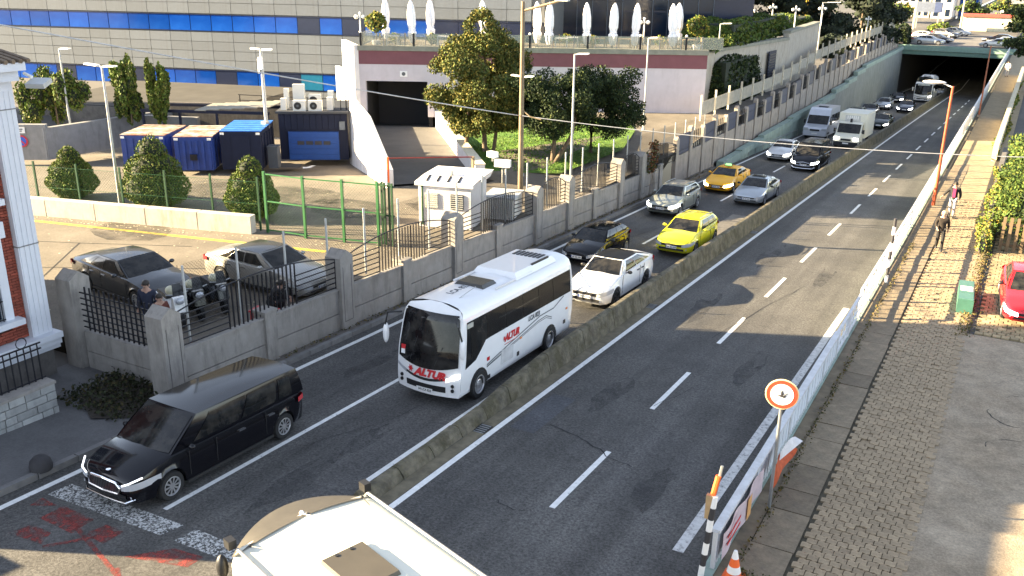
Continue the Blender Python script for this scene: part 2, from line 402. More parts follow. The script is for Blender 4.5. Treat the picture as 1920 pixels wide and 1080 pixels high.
sheet("gutter", -10.98, -10.64, 13, 150, lambda x, y: zr(y) + .005, mat("dusty_gutter", (.14, .12, .08), .95, var=.35, scale=3))

# left pavement in front of the brick house, narrow verge further up
sheet("pavement", -22.9, -17.98, -40, 15.6, lambda x, y: zr(y) + .13, mat("left_pavement", (.1, .098, .098), .9, var=.2, scale=1.2, speck=.2))
sheet("pavement", -18.5, -17.98, 15.6, 62, lambda x, y: zr(y) + .12, mat("verge_paving", (.13, .115, .1), .9, var=.3, scale=2, stain=.5))
kb = MB().box((0, 0, 0), (.16, .98, .3)).mesh("kerb_stone", mat("left_kerb", (.17, .165, .16), .9, var=.2, scale=4, objvar=.15))
lk = thing("kerb", "grey stone kerb along the pavement in front of the brick house", "kerb")
for i in range(46):
    y = 5 + i; o = link("kerb_stone", kb, lk, (-17.89 + random.uniform(-.01, .01), y, zr(y) + random.uniform(-.005, .01)))
    o.rotation_euler = (math.atan(zslope(y)), 0, 0)
b = MB()
b.add([(x, y, zr(y) + .135 + random.uniform(0, .05)) for x, y in ((-21.2, 15.2), (-20.6, 13.6), (-19.2, 12.9), (-18.35, 13.6), (-18.3, 15.0), (-19.6, 15.5))], [(0, 1, 2, 3, 4, 5)])
struct(b.build("soil_bed", SOIL))

# right pavement: sheet under the pavers, edge strip, kerb stones, pavers
sheet("pavement", -3.78, -.72, -10, 175, lambda x, y: zs(y) - .035, mat("paver_bed", (.07, .06, .04), .95, var=.3, scale=5))
sheet("pavement_edge", -3.78, -3.46, 14, 60, lambda x, y: zs(y) - .004, mat("edge_concrete", (.17, .135, .09), .92, var=.3, scale=3, stain=.45))
rp = thing("paved_footway", "footway of interlocking concrete pavers between kerb slabs and asphalt path", "footway")
ks = [MB().box((0, 0, 0), (.84, l, .14)).mesh("kerb_slab", KERB) for l in (.9, 1.2, 1.45)]
y = 14.2; i = 0
while y < 62:
    l = (.9, 1.2, 1.45)[i % 3]; o = link("kerb_slab", ks[i % 3], rp, (-3.03 + random.uniform(-.015, .015), y + l / 2, zs(y) - .066 + random.uniform(-.006, .012))); o.rotation_euler = (random.uniform(-.008, .008), random.uniform(-.01, .01), 0)
    y += l + .05; i += 1
# interlocking paver outline (zig-zag sides)
def paver_pts(w, d, z=0.25):
    e = .022
    return [(-w / 2, -d / 2), (-w / 6, -d / 2 + e), (w / 6, -d / 2 - e * .2), (w / 2, -d / 2 + e), (w / 2 - e * .3, 0), (w / 2, d / 2 + e), (w / 6, d / 2 - e * .2), (-w / 6, d / 2 + e), (-w / 2, d / 2), (-w / 2 - e * .3, 0)]
pv = MB().prism([(x * .945, yy * .925) for x, yy in paver_pts(.212, .19)], -.035, .035).mesh("paver", PAVER)
PW, PD, NR = .216, .194, 9
cells = []
r = 0; y = 14.3
while y < 52:
    for c in range(NR):
        x = -2.52 + PW * (c + .5) + (.0 if r % 2 else PW * .35) - PW * .15
        if x < -.62: cells.append((x, y, r, c))
    y += PD; r += 1
rest = MB()
for k, (x, y, r, c) in enumerate(cells):
    z = zs(y) - .032 + random.uniform(-.012, .012) - (.02 if random.random() < .03 else 0); rot = random.uniform(-.05, .05)
    if k < 300:
        o = link("paver", pv, rp, (x, y, z)); o.rotation_euler = (random.uniform(-.03, .03), random.uniform(-.03, .03), rot)
    else:
        rest.prism([(x + px * .945, y + py * .925) for px, py in paver_pts(.212, .19)], z - .03, z + .035)
o = rest.build("paver_field", PAVERI, rp); o["kind"] = "stuff"
sheet("pavement_far", -3.46, -.72, 52, 172, lambda x, y: zs(y) - .002, mat("far_pavers", (.3, .24, .15), .92, var=.2, scale=6, col2=(.25, .2, .12), mix_scale=1.2))
# narrow gaps filled with earth: drainage joints across the far footway
# asphalt path to the right, brick forecourt patch by the red car
sheet("path", -.78, 60, -10, 31.5, lambda x, y: zs(y) - .012, mat("path_asphalt", (.235, .185, .125), .92, var=.25, scale=2.2, col2=(.3, .245, .175), mix_scale=.5, speck=.35, bump=.3), 4)
sheet("driveway", -.3, 60, 31.5, 46, lambda x, y: zs(y) - .03, mat("driveway_bed", (.09, .07, .045), .95, var=.3), 4)
dw = thing("brick_driveway", "brick paved driveway under the red car beside the footway", "driveway")
rest = MB()
for r in range(60):
    for c in range(17):
        x = -.2 + c * .26 + (.13 if r % 2 else 0); y = 31.7 + r * .24
        if random.random() < .03: continue
        rest.box((x, y, zs(y) - .01 + random.uniform(-.01, .01)), (.235, .215, .06))
o = rest.build("driveway_bricks", mat("driveway_brick", (.27, .21, .12), .92, var=.2, scale=8, island=.25), dw); o["kind"] = "stuff"
bk = MB()
for r in range(9):
    for c in range(7):
        x = 1.55 + c * .26 + (.13 if r % 2 else 0); y = 26.4 + r * .24
        if (c + r * .7) > 3.2 and not (3 <= c <= 4 and 4 <= r <= 5): bk.box((x, y, zs(y) + .0 + random.uniform(-.006, .006)), (.235, .215, .05))
o = bk.build("manhole_surround_bricks", mat("manhole_brick", (.2, .085, .06), .9, var=.2, scale=8, island=.25)); o["kind"] = "stuff"; o["label"] = "ring of red bricks round an iron cover in the asphalt path"; o["category"] = "paving"
mh = MB().box((2.72, 27.5, zs(27.5) + .015), (.5, .46, .03)); tag(mh.build("manhole_cover", mat("rusty_iron", (.1, .06, .04), .8, var=.3)), "small rusty iron cover set among red bricks at the right edge", "manhole cover")

# patches and cracks in the asphalt path
PATCH = worn("path_patch", (.18, .16, .135), keep=.55, scale=2.5, soft=.15)
for k in range(7):
    x, y = random.uniform(.2, 2.4), random.uniform(18, 30); b = MB(); V = []
    a = random.uniform(0, 6.28)
    for i in range(14):
        w = .012 * random.uniform(.3, 1.3); V += [(x - w, y - w, zs(y) - .004), (x + w, y + w, zs(y) - .004)]; a += random.uniform(-.5, .5); x += .12 * math.cos(a); y += .12 * math.sin(a)
    b.add(V, [(2 * i, 2 * i + 1, 2 * i + 3, 2 * i + 2) for i in range(13)]); struct(b.build("path_crack", CRK))
# forecourt behind the wall
fxs = [-75, -60, -54, -50] + rng(-48, -22, .5) + [-21, -20, -19.2, -18.42]
struct(grid("forecourt", fxs, rng(15.4, 33, 2.2) + rng(33.5, 62, .5) + [64, 66, 68, 72, 80], lotz, LOT, 20))
b = MB(); b.add([(x, y, ZL + .005) for x, y in ((-40, 21.5), (-22.2, 25.4), (-22.25, 25.62), (-40, 21.72))], [(0, 1, 2, 3)]); struct(b.build("yellow_line", PYEL))
def lotcrack(pts):
    b = MB()
    for p, q in zip(pts, pts[1:]):
        p = Vector(p); q = Vector(q); s_ = (q - p).normalized(); s_ = Vector((-s_.y, s_.x)) * .025
        b.add([(v.x, v.y, ZL + .006) for v in (p - s_, q - s_, q + s_, p + s_)], [(0, 1, 2, 3)])
    struct(b.build("paving_joint", CRK))
lotcrack([(-35.5, 19.6), (-31, 21.5), (-27, 23.4)]); lotcrack([(-30, 18.6), (-26.5, 20.6), (-23, 22.6)]); lotcrack([(-33, 16.2), (-29, 18)]); lotcrack([(-31, 21.5), (-28, 17.5)])
b = MB(); b.add([(-24.72, 40.61, .23), (-21.2, 43.3, .02), (-20.9, 51.0, .05), (-22.5, 57.0, .2), (-24.5, 60.9, .25), (-37.0, 56.8, .3), (-28.9, 46.5, .27), (-24.6, 41.0, .25)], [(0, 1, 2, 3, 4, 5, 6, 7)])
lawn = b.build("lawn", mat("lawn_green", (.06, .14, .012), .95, var=.35, scale=2.2, col2=(.1, .18, .02), mix_scale=.8, bump=.6, bscale=25)); struct(lawn)

STAIN = worn("yard_stain", (.05, .045, .038), keep=.42, scale=1.1, soft=.22)
for cx, cy, r0 in ((-31, 23.8, 1.6), (-24.5, 23.6, 1.3), (-29.5, 31.5, 2.2), (-25.5, 31, 1.8), (-33.5, 30.5, 2.0), (-27, 20.8, 1.2), (-22.5, 33.5, 1.2)):
    b = MB(); b.add([(cx + r0 * 1.3 * math.cos(a) * random.uniform(.7, 1.1), cy + r0 * math.sin(a) * random.uniform(.7, 1.1), ZL + .008) for a in [k * .45 for k in range(14)]], [tuple(range(14))]); struct(b.build("yard_stain", STAIN))
b = MB()
for _ in range(420):
    x, y = random.uniform(-36, -19), random.uniform(16, 33); w = random.uniform(.02, .05); a = random.uniform(0, 3.1)
    if random.random() < .5: y = 22.6 + (x + 36) * .255 + abs(random.gauss(0, .35))
    b.add([(x + w * math.cos(a), y + w * math.sin(a), ZL + .012), (x - w * math.sin(a), y + w * math.cos(a), ZL + .02), (x - w * math.cos(a), y - w * math.sin(a), ZL + .012), (x + w * math.sin(a), y - w * math.cos(a), ZL + .014)], [(0, 1, 2, 3)])
o = b.build("litter", mat("pale_litter", (.4, .36, .26), .9, var=.2, island=.5)); o["kind"] = "stuff"; o["label"] = "scattered dry leaves and scraps on the forecourt paving"; o["category"] = "litter"

OIL = worn("oil_stain", (.042, .042, .043), keep=.36, scale=2.2, soft=.28)
for x, y, a, c in ((-8.9, 22, .35, 1.5), (-6.1, 26, .3, 1.8), (-9.2, 31, .4, 2.2), (-6.0, 17.5, .35, 1.2), (-13.0, 13.5, .35, 1.6), (-15.9, 20, .3, 1.4), (-9.0, 40, .4, 2.5), (-12.9, 16.0, .3, 1.2), (-6.2, 38, .35, 2.0)):
    b = MB(); b.add([(x + a * math.cos(t) * random.uniform(.6, 1.2), y + c * math.sin(t) * random.uniform(.7, 1.1), zr(y + c * math.sin(t)) + .0085) for t in [k * .4 for k in range(15)]], [tuple(range(15))]); struct(b.build("oil_stain", OIL))
for y in (18, 30, 44):
    t = thing("road_drain", "iron drain grating in the gutter by the median, %s" % {18: "nearest the camera", 30: "beside the white coupe crossover", 44: "beside the lime crossover's rear"}[y], "drain", (-10.82, y, zr(y) + .006)); MB().box((0, 0, 0), (.34, .5, .014)).build("grate_frame", IRON, t)
    for k in range(5): MB().box((0, -.2 + k * .1, .01), (.28, .04, .012)).build("bar", STEEL, t)
# ================================================================== street walls, median, fences
XW = -18.3                                    # road face of the left perimeter wall
def wall_top(y): return zr(y) + 1.46
POSTS = [(14.85, 1), (18.4, 0), (21.85, 1), (25.2, 0), (28.55, 1), (31.75, 0), (35.25, 1), (38.5, 1), (41.4, 0), (44.7, 1), (47.8, 1), (50.75, 0)]
pw = thing("perimeter_wall", "grey precast concrete wall with gabled posts along the left kerb", "wall")
def gable(name, parent, x, y, z0, z1, wx, wy, m=CONC):
    b = MB(); h = wy / 2; zt = z1 - h * .75
    b.extr([(x - wx / 2, y - h, z0), (x - wx / 2, y + h, z0), (x - wx / 2, y + h, zt), (x - wx / 2, y, z1), (x - wx / 2, y - h, zt)], (wx, 0, 0))
    return b.build(name, m, parent)
for (y, big), nx in zip(POSTS, POSTS[1:] + [None]):
    w = .62 if big else .46
    zb = zr(y) - .1
    p = gable("wall_post", pw, XW - .2, y, zb, zr(y) + 2.78, w, w) if big else None
    if not big:
        b = MB().box((XW - .17, y, zb + (1.72) / 2), (w, w, 1.72)); p = b.build("wall_post", CONC, pw)
        MB().box((XW - .17, y, zb + 1.76), (w + .06, w + .06, .08)).build("post_cap", CONC, p)
    else:                                      # recessed border on the road face of a gabled post
        b = MB(); zt = zr(y) + 2.25
        for yy in (-.2, .2): b.box((XW + .111, y + yy, (zb + .5 + zt) / 2), (.006, .025, zt - zb - .5))
        b.box((XW + .112, y, zb + .5), (.006, .42, .025)); b.build("post_moulding", CONCD, p)
    if nx:
        y0 = y + w / 2 - .02; y1 = nx[0] - (.31 if nx[1] else .23) + .02
        for k, (a, c) in enumerate(((-.12, .66), (.685, 1.46))):
            b = MB(); xo = XW - .02 if k == 0 else XW - .03
            P = [(y0, zr(y0) + a), (y1, zr(y1) + a), (y1, zr(y1) + c), (y0, zr(y0) + c)]
            b.extr([(xo - .16, yy, zz) for yy, zz in P], (.16, 0, 0)); b.build("concrete_panel", CONC, pw)
        b = MB(); b.extr([(XW - .2, yy, zz) for yy, zz in ((y0, wall_top(y0) + .002), (y1, wall_top(y1) + .002), (y1, wall_top(y1) + .05), (y0, wall_top(y0) + .05))], (.22, 0, 0)); b.build("wall_coping", CONC, pw)
# iron railings: one per bay between two gabled posts
barm = {}
def vbar(h):
    k = round(h, 1)
    if k not in barm: barm[k] = MB().box((0, 0, k / 2), (.035, .035, k)).mesh("bar", IRON)
    return barm[k]
BAYS = [(14.85, 21.85, "behind the black van"), (21.85, 28.55, "beside the front of the white coach"), (28.55, 35.25, "in front of the guard booth"), (35.25, 38.5, "short bay after the brown utility pole"), (38.5, 44.7, "facing the lawn and the tree trunks"), (44.7, 47.8, "short bay beside the grey crossover"), (47.8, 53.8, "beside the creeper-covered post")]
for y0, y1, where in BAYS:
    ym = (y0 + y1) / 2; L = y1 - y0
    t = thing("iron_railing", "black iron railing on the wall, " + where, "railing", (XW - .12, ym, wall_top(ym) + .03), 0, "railings on the perimeter wall")
    sl = (wall_top(y1) - wall_top(y0)) / L
    half = L / 2 - .3; cen = min(1.35, half * .6)
    for k in range(6):
        z = .06 + .17 * k
        for s in (-1, 1):
            a = s * half; c = s * cen
            MB().bar((0, a, z + sl * a), (0, c, z + sl * c + .0), .03, .03).build("rail", IRON, t)
    MB().tube([(0, u * half, 1.0 + sl * u * half + (.38 * (1 - (abs(u) * half / half) ** 2) if abs(u) < 1 else 0)) for u in [i / 8 for i in range(-8, 9)]], .022, 5).build("top_rail", IRON, t)
    n = max(4, int(2 * cen / .16))
    for k in range(n + 1):
        yy = -cen + 2 * cen * k / n; h = 1.0 + .38 * (1 - (abs(yy) / half) ** 2)
        link("bar", vbar(h - .05), t, (0, yy, .02 + sl * yy))
    for yy in (-half, half): link("bar", vbar(1.0), t, (0, yy, .0 + sl * yy))
# wall that turns the corner beside the brick house (runs along X)
sw = thing("corner_wall", "grey concrete return wall with iron railing beside the brick house", "wall")
gable("wall_post", sw, -22.55, 15.25, -.62, 2.35, .62, .62)
for k, (a, c) in enumerate(((-.7, .0), (.02, .62))):
    MB().box(((-22.2 - 18.75) / 2, 15.2, (a + c) / 2), (3.4, .16, c - a)).build("concrete_panel", CONC, sw)
for k in range(7): MB().box((-20.5, 15.2, .72 + .17 * k), (3.5, .03, .03)).build("rail", IRON, sw)
for k in range(17): link("bar", vbar(1.3), sw, (-22.0 + .2 * k, 15.2, .64))
# chain link fence behind the railings
cf = thing("chain_link_fence", "tall chain link fence on grey posts behind the iron railings", "fence")
pm_ = {}
def cpost(h):
    k = round(h, 1)
    if k not in pm_: pm_[k] = MB().tube([(0, 0, 0), (0, 0, k)], .035, 6).mesh("post", STEELP)
    return pm_[k]
def chain(bm, p0, p1, z0a, z0b, h, sp=.1, r=.005):
    p0 = Vector((*p0, 0)); p1 = Vector((*p1, 0)); L = (p1 - p0).length
    n = int((L + h) / sp)
    for s in (1, -1):
        for k in range(n):
            a = -h + k * sp
            u0 = max(a, 0); v0 = u0 - a; u1 = min(a + h, L); v1 = u1 - a
            if u1 - u0 < .05: continue
            pt = lambda u, v: (lambda uu: (p0 + (p1 - p0) * (uu / L)) + Vector((0, 0, lerp(z0a, z0b, uu / L) + v)))(u if s > 0 else L - u)
            A = pt(u0, v0); B = pt(u1, v1); d = Vector((0, 0, r)); e = Vector((p1 - p0)).normalized() * r
            bm.add([A - e, A + e, B + e, B - e], [(0, 1, 2, 3)])
            bm.add([A - d, A + d, B + d, B - d], [(0, 1, 2, 3)])
ms = MB(); ys_ = rng(15.9, 62, 1.9)
for y in ys_: link("post", cpost(2.3), cf, (XW - .5, y, min(wall_top(y), zlot(-18.6, y) + .4)))
for a, c in zip(ys_, ys_[1:]): chain(ms, (XW - .5, a), (XW - .5, c), wall_top(a) + .3, wall_top(c) + .3, 1.85)
o = ms.build("wire_mesh", WIREM, cf); o["kind"] = "stuff"
# ---- high precast wall and green wall beside the underpass ramp
def ptop(y): return interp(y, [(48, .75), (64, .8), (76, .7), (85, 1.0), (95, 1.7), (115, 2.0), (160, 2.2)])
def gtop(y): return interp(y, [(60, -2.3), (63, -1.95), (81, -1.84), (93.7, -1.75)])
hw = thing("high_precast_wall", "tall precast panel wall with narrow posts climbing beside the underpass", "wall")
ymax = 149
yy = 53.8; k = 0; hp = []
while yy < ymax: hp.append(yy); yy += 2.55
FACE = mat("precast_face", (.3, .26, .22), .88, var=.15, scale=2, stain=.5, stain_col=(.12, .1, .08))
NAVYP = mat("navy_infill_panel", (.02, .025, .06), .5, var=.2)
for i, y in enumerate(hp):
    z1 = ptop(y) + (.25 if i % 2 else -.1)
    gable("wall_post", hw, -18.5, y, zr(y) - .5, z1, .26, .46, FACE)
    if i + 1 < len(hp):
        y1 = hp[i + 1]; zc = (ptop(y) + ptop(y1)) / 2
        MB().box((-18.55, (y + y1) / 2, (zr(y) - .5 + zc - 1.35) / 2), (.2, y1 - y - .38, zc - 1.35 - zr(y) + .5)).build("concrete_panel", FACE, hw)
        if i % 2 == 0: MB().box((-18.47, (y + y1) / 2, zc - .7), (.06, y1 - y - .5, 1.2)).build("infill_panel", NAVYP, hw)
        else:
            for q in range(5): MB().box((-18.5, y + .45 + q * .4, zc - .75), (.05, .05, 1.1)).build("bar", IRON, hw)
fp = MB(); fm = MB()
cf2 = thing("mesh_fence", "pale mesh fence with square posts on top of the high precast wall", "fence")
ys_ = rng(60, 148, 3.2)
for a, c in zip(ys_, ys_[1:]):
    z = ptop(a) + .1
    MB().box((-19.1, a, z + .7), (.12, .12, 1.7)).build("post", mat("cream_post", (.5, .45, .35), .8), cf2)
    MB().box((-19.12, (a + c) / 2, (ptop(a) + ptop(c)) / 2 + .72), (.03, c - a - .15, .9)).build("mesh_panel", mat("mesh_veil", (.35, .33, .28), .7, trans=.35), cf2)
gw = thing("green_retaining_wall", "stepped green painted concrete retaining wall of the underpass ramp", "wall")
GS = [(61.5, 66, -2.15), (66, 72, -2.05), (72, 81.5, -1.9), (81.5, 93.7, -1.75), (93.7, 100, -1.7), (100, 107, -1.33), (107, 112, -1.08), (112, 117.5, -.6), (117.5, 129.5, -.32), (129.5, 143, -.32), (143, 150, -.3)]
for i, (a, c, zt) in enumerate(GS):
    zb = zr(c) - .3
    MB().box((-18.0, (a + c) / 2, (zb + zt - .45) / 2), (.36, c - a - .03, zt - .45 - zb)).build("wall_panel", mat("grey_green_concrete", (.2, .215, .2), .88, var=.15, scale=1.2, stain=.45, stain_col=(.1, .11, .1)) if i > 3 else GREENC, gw)
    MB().box((-17.93, (a + c) / 2, zt - .22), (.5, c - a - .04, .46)).build("wall_cap", GREENC, gw)
struct(grid("soil_strip", [-18.4, -18.1], rng(61.5, 149, 3), lambda x, y: [zt for a, c, zt in GS if a <= y <= c + .01][0] - .12, SOIL))
# guard rail at the foot of the green wall
gr = thing("handrail", "low steel handrail at the foot of the green retaining wall", "handrail")
MB().tube([(-17.72, y, zr(y) + .55) for y in rng(62, 84, 2)], .03, 6).build("rail", STEEL, gr)
for y in rng(62, 84, 2): MB().tube([(-17.72, y, zr(y)), (-17.72, y, zr(y) + .55)], .025, 5).build("post", STEEL, gr)

# ---- median barrier, one block after another
md = thing("median_barrier", "weathered mossy concrete median barrier between the two carriageways", "barrier")
y = 13.6; i = 0
def mh_(y): return interp(y, [(13, .22), (18.6, .3), (18.8, .38), (22.5, .64), (30, .7)])
while y < 175:
    l = 1.25 if y < 19 else 2.4
    y1 = y + l - .03
    V = []
    for q in (y, y1):
        h = mh_(q); z = zr(q) + random.uniform(-.01, .01) if y < 19 else zr(q)
        for x, zz in ((-11.5, 0), (-11.42, h * .5), (-11.36, h - .03), (-11.32, h), (-11.18, h), (-11.12, h - .04), (-11.06, h * .5), (-10.98, 0)): V.append((x + (random.uniform(-.015, .015) if y < 19 else 0), q, z + zz - (.02 if zz == 0 else 0)))
    b = MB(); n = 8
    b.add(V, [(j, (j + 1) % n, n + (j + 1) % n, n + j) for j in range(n)] + [tuple(range(n - 1, -1, -1)), tuple(range(n, 2 * n))])
    b.build("barrier_block", MEDIAN, md); y += l; i += 1

# ---- right side: wall under the footway and its white fence
rw = thing("footway_retaining_wall", "concrete wall holding the right footway above the sunken road", "wall")
for a, c in zip(rng(14, 150, 8), rng(14, 150, 8)[1:]):
    b = MB(); b.extr([(-4.02, yy, zz) for yy, zz in ((a + .01, zr(a) - .3), (c - .01, zr(c) - .3), (c - .01, zs(c) + .02), (a + .01, zs(a) + .02))], (.24, 0, 0)); b.build("wall_panel", GREENC, rw)
WF = mat("fence_white_enamel", (.62, .66, .7), .45, var=.08, scale=3, stain=.15, stain_col=(.35, .33, .3))
WFT = mat("fence_rail_white", (.52, .53, .54), .5, var=.12, scale=5, stain=.25, stain_col=(.3, .28, .25))
wf = thing("footway_fence", "long white metal pedestrian fence between the road and the right footway", "fence")
FOOT = MB().box((0, 0, 0), (.03, .05, .12)).mesh('fence_foot', WFT)
ys_ = rng(15.1, 149, 2.0)
for i, (a, c) in enumerate(zip(ys_, ys_[1:])):
    zA, zB = zs(a), zs(c); H = .84 if a < 30 else 1.0
    MB().bar((-3.86, a, zA + H), (-3.86, c, zB + H), .17 if a < 27 else .09, .07).build("top_rail", WFT, wf)
    MB().box((-3.86, a, zA + H / 2), (.08, .07 if a < 27 else .13, H)).build("post", WFT, wf)
    if a > 70:
        MB().extr([(-3.87, a + .04, zA + .1), (-3.87, c - .04, zB + .1), (-3.87, c - .04, zB + H - .04), (-3.87, a + .04, zA + H - .04)], (.03, 0, 0)).build("fence_panel", WF, wf); continue
    if a < 27:
        p = MB()
        for k in range(10):                  # folded sheet: shallow ribs
            u0 = a + .05 + k * .19; p.box((-3.86 + (.012 if k % 2 else 0), u0 + .095, zs(u0) + H / 2 + .03), (.02, .186, H - .16))
        p.build("fence_panel", WF, wf)
        for k in range(13): link("fence_foot", FOOT, wf, (-3.85, a + .08 + k * .15, zs(a) + .06))
    else:
        MB().bar((-3.86, a, zA + .1), (-3.86, c, zB + .1), .06, .05).build("bottom_rail", WFT, wf)
        for k in range(3): MB().box((-3.86, a + .5 + k * .5, zA + .46), (.03, .045, .72)).build("picket", WF, wf)
        MB().bar((-3.86, a, zA + .36), (-3.86, c, zB + .36), .05, .06).build("mid_rail", WFT, wf)
# low concrete wall and green fence in the forecourt
lw = thing("low_block_wall", "low stained concrete block wall crossing the forecourt", "wall")
A = Vector((-40.2, 22.1)); B = Vector((-26.25, 25.8)); d = (B - A).normalized(); az = math.atan2(d.y, d.x)
n = 6; L = (B - A).length / n
for k in range(n):
    c = A + d * (L * (k + .5)); MB().box((c.x - d.y * .2, c.y + d.x * .2, ZL + .36), (L - .04, .4, .74), 0, az).build("concrete_block", CONCL, lw)
gf = thing("green_mesh_fence", "green post and wire mesh fence standing behind the low block wall", "fence")
ms = MB()
for k in range(8):
    p = A + d * (2.1 * k - .2) + Vector((-d.y, d.x)) * .62
    MB().box((p.x, p.y, ZL + 1.1), (.07, .07, 2.2), 0, az).build("post", GREENP, gf)
    if k < 7:
        q = p + d * 2.1
        chain(ms, p, q, ZL + .1, ZL + .1, 1.9, .13, .0045)
        for h in range(3): ms.bar((p.x, p.y, ZL + .2 + h * .9), (q.x, q.y, ZL + .2 + h * .9), .01, .01)
o = ms.build("wire_mesh", mat("green_wire", (.02, .1, .04), .5), gf); o["kind"] = "stuff"
GATEP = mat("gate_green", (.02, .12, .035), .5, var=.15, scale=4)
gt = thing("green_gate", "wide green framed mesh gate standing closed across the forecourt", "gate")
P = [Vector((-25.9, 26.35)), Vector((-24.05, 26.5)), Vector((-22.4, 26.85)), Vector((-20.95, 27.15))]
ms = MB()
for p in P: MB().box((p.x, p.y, ZL + 1.25), (.09, .09, 2.5), 0, .15).build("gate_post", GATEP, gt)
for p, q in zip(P, P[1:]):
    for h in (.12, 1.3, 2.4): MB().bar((p.x, p.y, ZL + h), (q.x, q.y, ZL + h), .045, .045).build("gate_rail", GATEP, gt)
    chain(ms, p, q, ZL + .15, ZL + .15, 2.2, .13, .004)
o = ms.build("wire_mesh", mat("green_wire", (.02, .1, .04), .5), gt); o["kind"] = "stuff"
sg = thing("folded_gate", "stack of folded green gate frames beside the red boom post", "gate")
for k in range(5): MB().box((-21.1 + .17 * k, 27.35 + .05 * (k % 2), zlot(-21, 27) + 1.25), (.07, .07, 2.45), 0, .15).build("gate_post", GREENP, sg)
for h in (.2, 1.2, 2.35): MB().box((-20.76, 27.38, ZL + h), (.8, .06, .06), 0, .05).build("gate_rail", GREENP, sg)
# ================================================================== VEHICLES   (local axes: nose at y = 0 facing -Y, x across, z up)
WHEELS = {}
def wheel(parent, x, y, r, w, side, style='ten', rimm=None):
    rimm = rimm or RIM
    key = (round(r, 3), round(w, 3), style, rimm.name)
    if key not in WHEELS:
        t = MB().lathe([(r * .6, -w / 2), (r * .93, -w / 2), (r, -w * .32), (r, w * .32), (r * .93, w / 2), (r * .6, w / 2)], n=24, axis='X', cap=False).mesh("wheel", TYRE, 40)
        b = MB()
        b.lathe([(r * .62, w * .34), (r * .66, w * .5), (r * .6, w * .52), (r * .56, w * .38)], n=24, axis='X', cap=False)
        b.lathe([(.001, w * .5), (r * .14, w * .5), (r * .16, w * .34)], n=12, axis='X', cap=False)
        ns = {'ten': 10, 'five': 5, 'steel': 0}[style]
        for k in range(ns):
            a = 2 * math.pi * k / ns; ca, sa = math.cos(a), math.sin(a)
            wd = r * (.075 if ns == 10 else .12)
            P = []
            for rr, ww in ((r * .12, wd * .7), (r * .6, wd)):
                for s in (-1, 1): P.append((w * .47 + (0 if rr < r * .3 else .004), ca * rr - sa * ww * s, sa * rr + ca * ww * s))
            b.add(P, [(0, 2, 3, 1)], 0)
        if ns == 0: b.lathe([(r * .05, w * .42), (r * .3, w * .44), (r * .42, w * .36), (r * .58, w * .34)], n=20, axis='X', cap=False)
        b.lathe([(.001, w * .3), (r * .58, w * .3)], n=20, axis='X', m=1, cap=False)
        WHEELS[key] = (t, b.mesh("rim", [rimm, mat("brake_shadow", (.01, .01, .01), .8)]))
    t, rm = WHEELS[key]
    o = link("wheel", t, parent, (x, y, r)); c = link("rim", rm, o)
    if side < 0: c.rotation_euler = (0, 0, math.pi)
    return o
def place(root, x, y, rz=0.0, z=None):
    if z is None:
        z = zr(y + 2.2) + .008; s = math.atan((zr(y + 4) - zr(y + .4)) / 3.6); z -= 2.2 * math.tan(s)
        root.rotation_euler = (s, 0, rz)
    else: root.rotation_euler = (0, 0, rz)
    root.location = (x, y, z)
SPEC = dict(
    sedan=dict(L=4.85, W=1.72, H=1.34, wb=2.85, fo=.9, hf=.62, hb=.9, xw=1.35, xr=2.15, xrr=3.35, xb=4.2, ht=.95, r=.31, gc=.2),
    fastback=dict(L=4.9, W=1.72, H=1.36, wb=2.9, fo=.92, hf=.68, hb=.95, xw=1.4, xr=2.15, xrr=3.3, xb=4.55, ht=1.02, r=.33, gc=.22),
    hatch=dict(L=4.2, W=1.66, H=1.32, wb=2.6, fo=.85, hf=.64, hb=.88, xw=1.15, xr=1.85, xrr=3.5, xb=3.95, ht=.98, r=.3, gc=.2),
    suv=dict(L=4.5, W=1.72, H=1.46, wb=2.75, fo=.88, hf=.76, hb=1.0, xw=1.22, xr=1.95, xrr=3.85, xb=4.3, ht=1.06, r=.33, gc=.25),
    mpv=dict(L=5.25, W=1.8, H=1.66, wb=3.45, fo=.92, hf=.78, hb=1.02, xw=1.0, xr=1.85, xrr=5.05, xb=5.2, ht=1.0, r=.33, gc=.22),
)
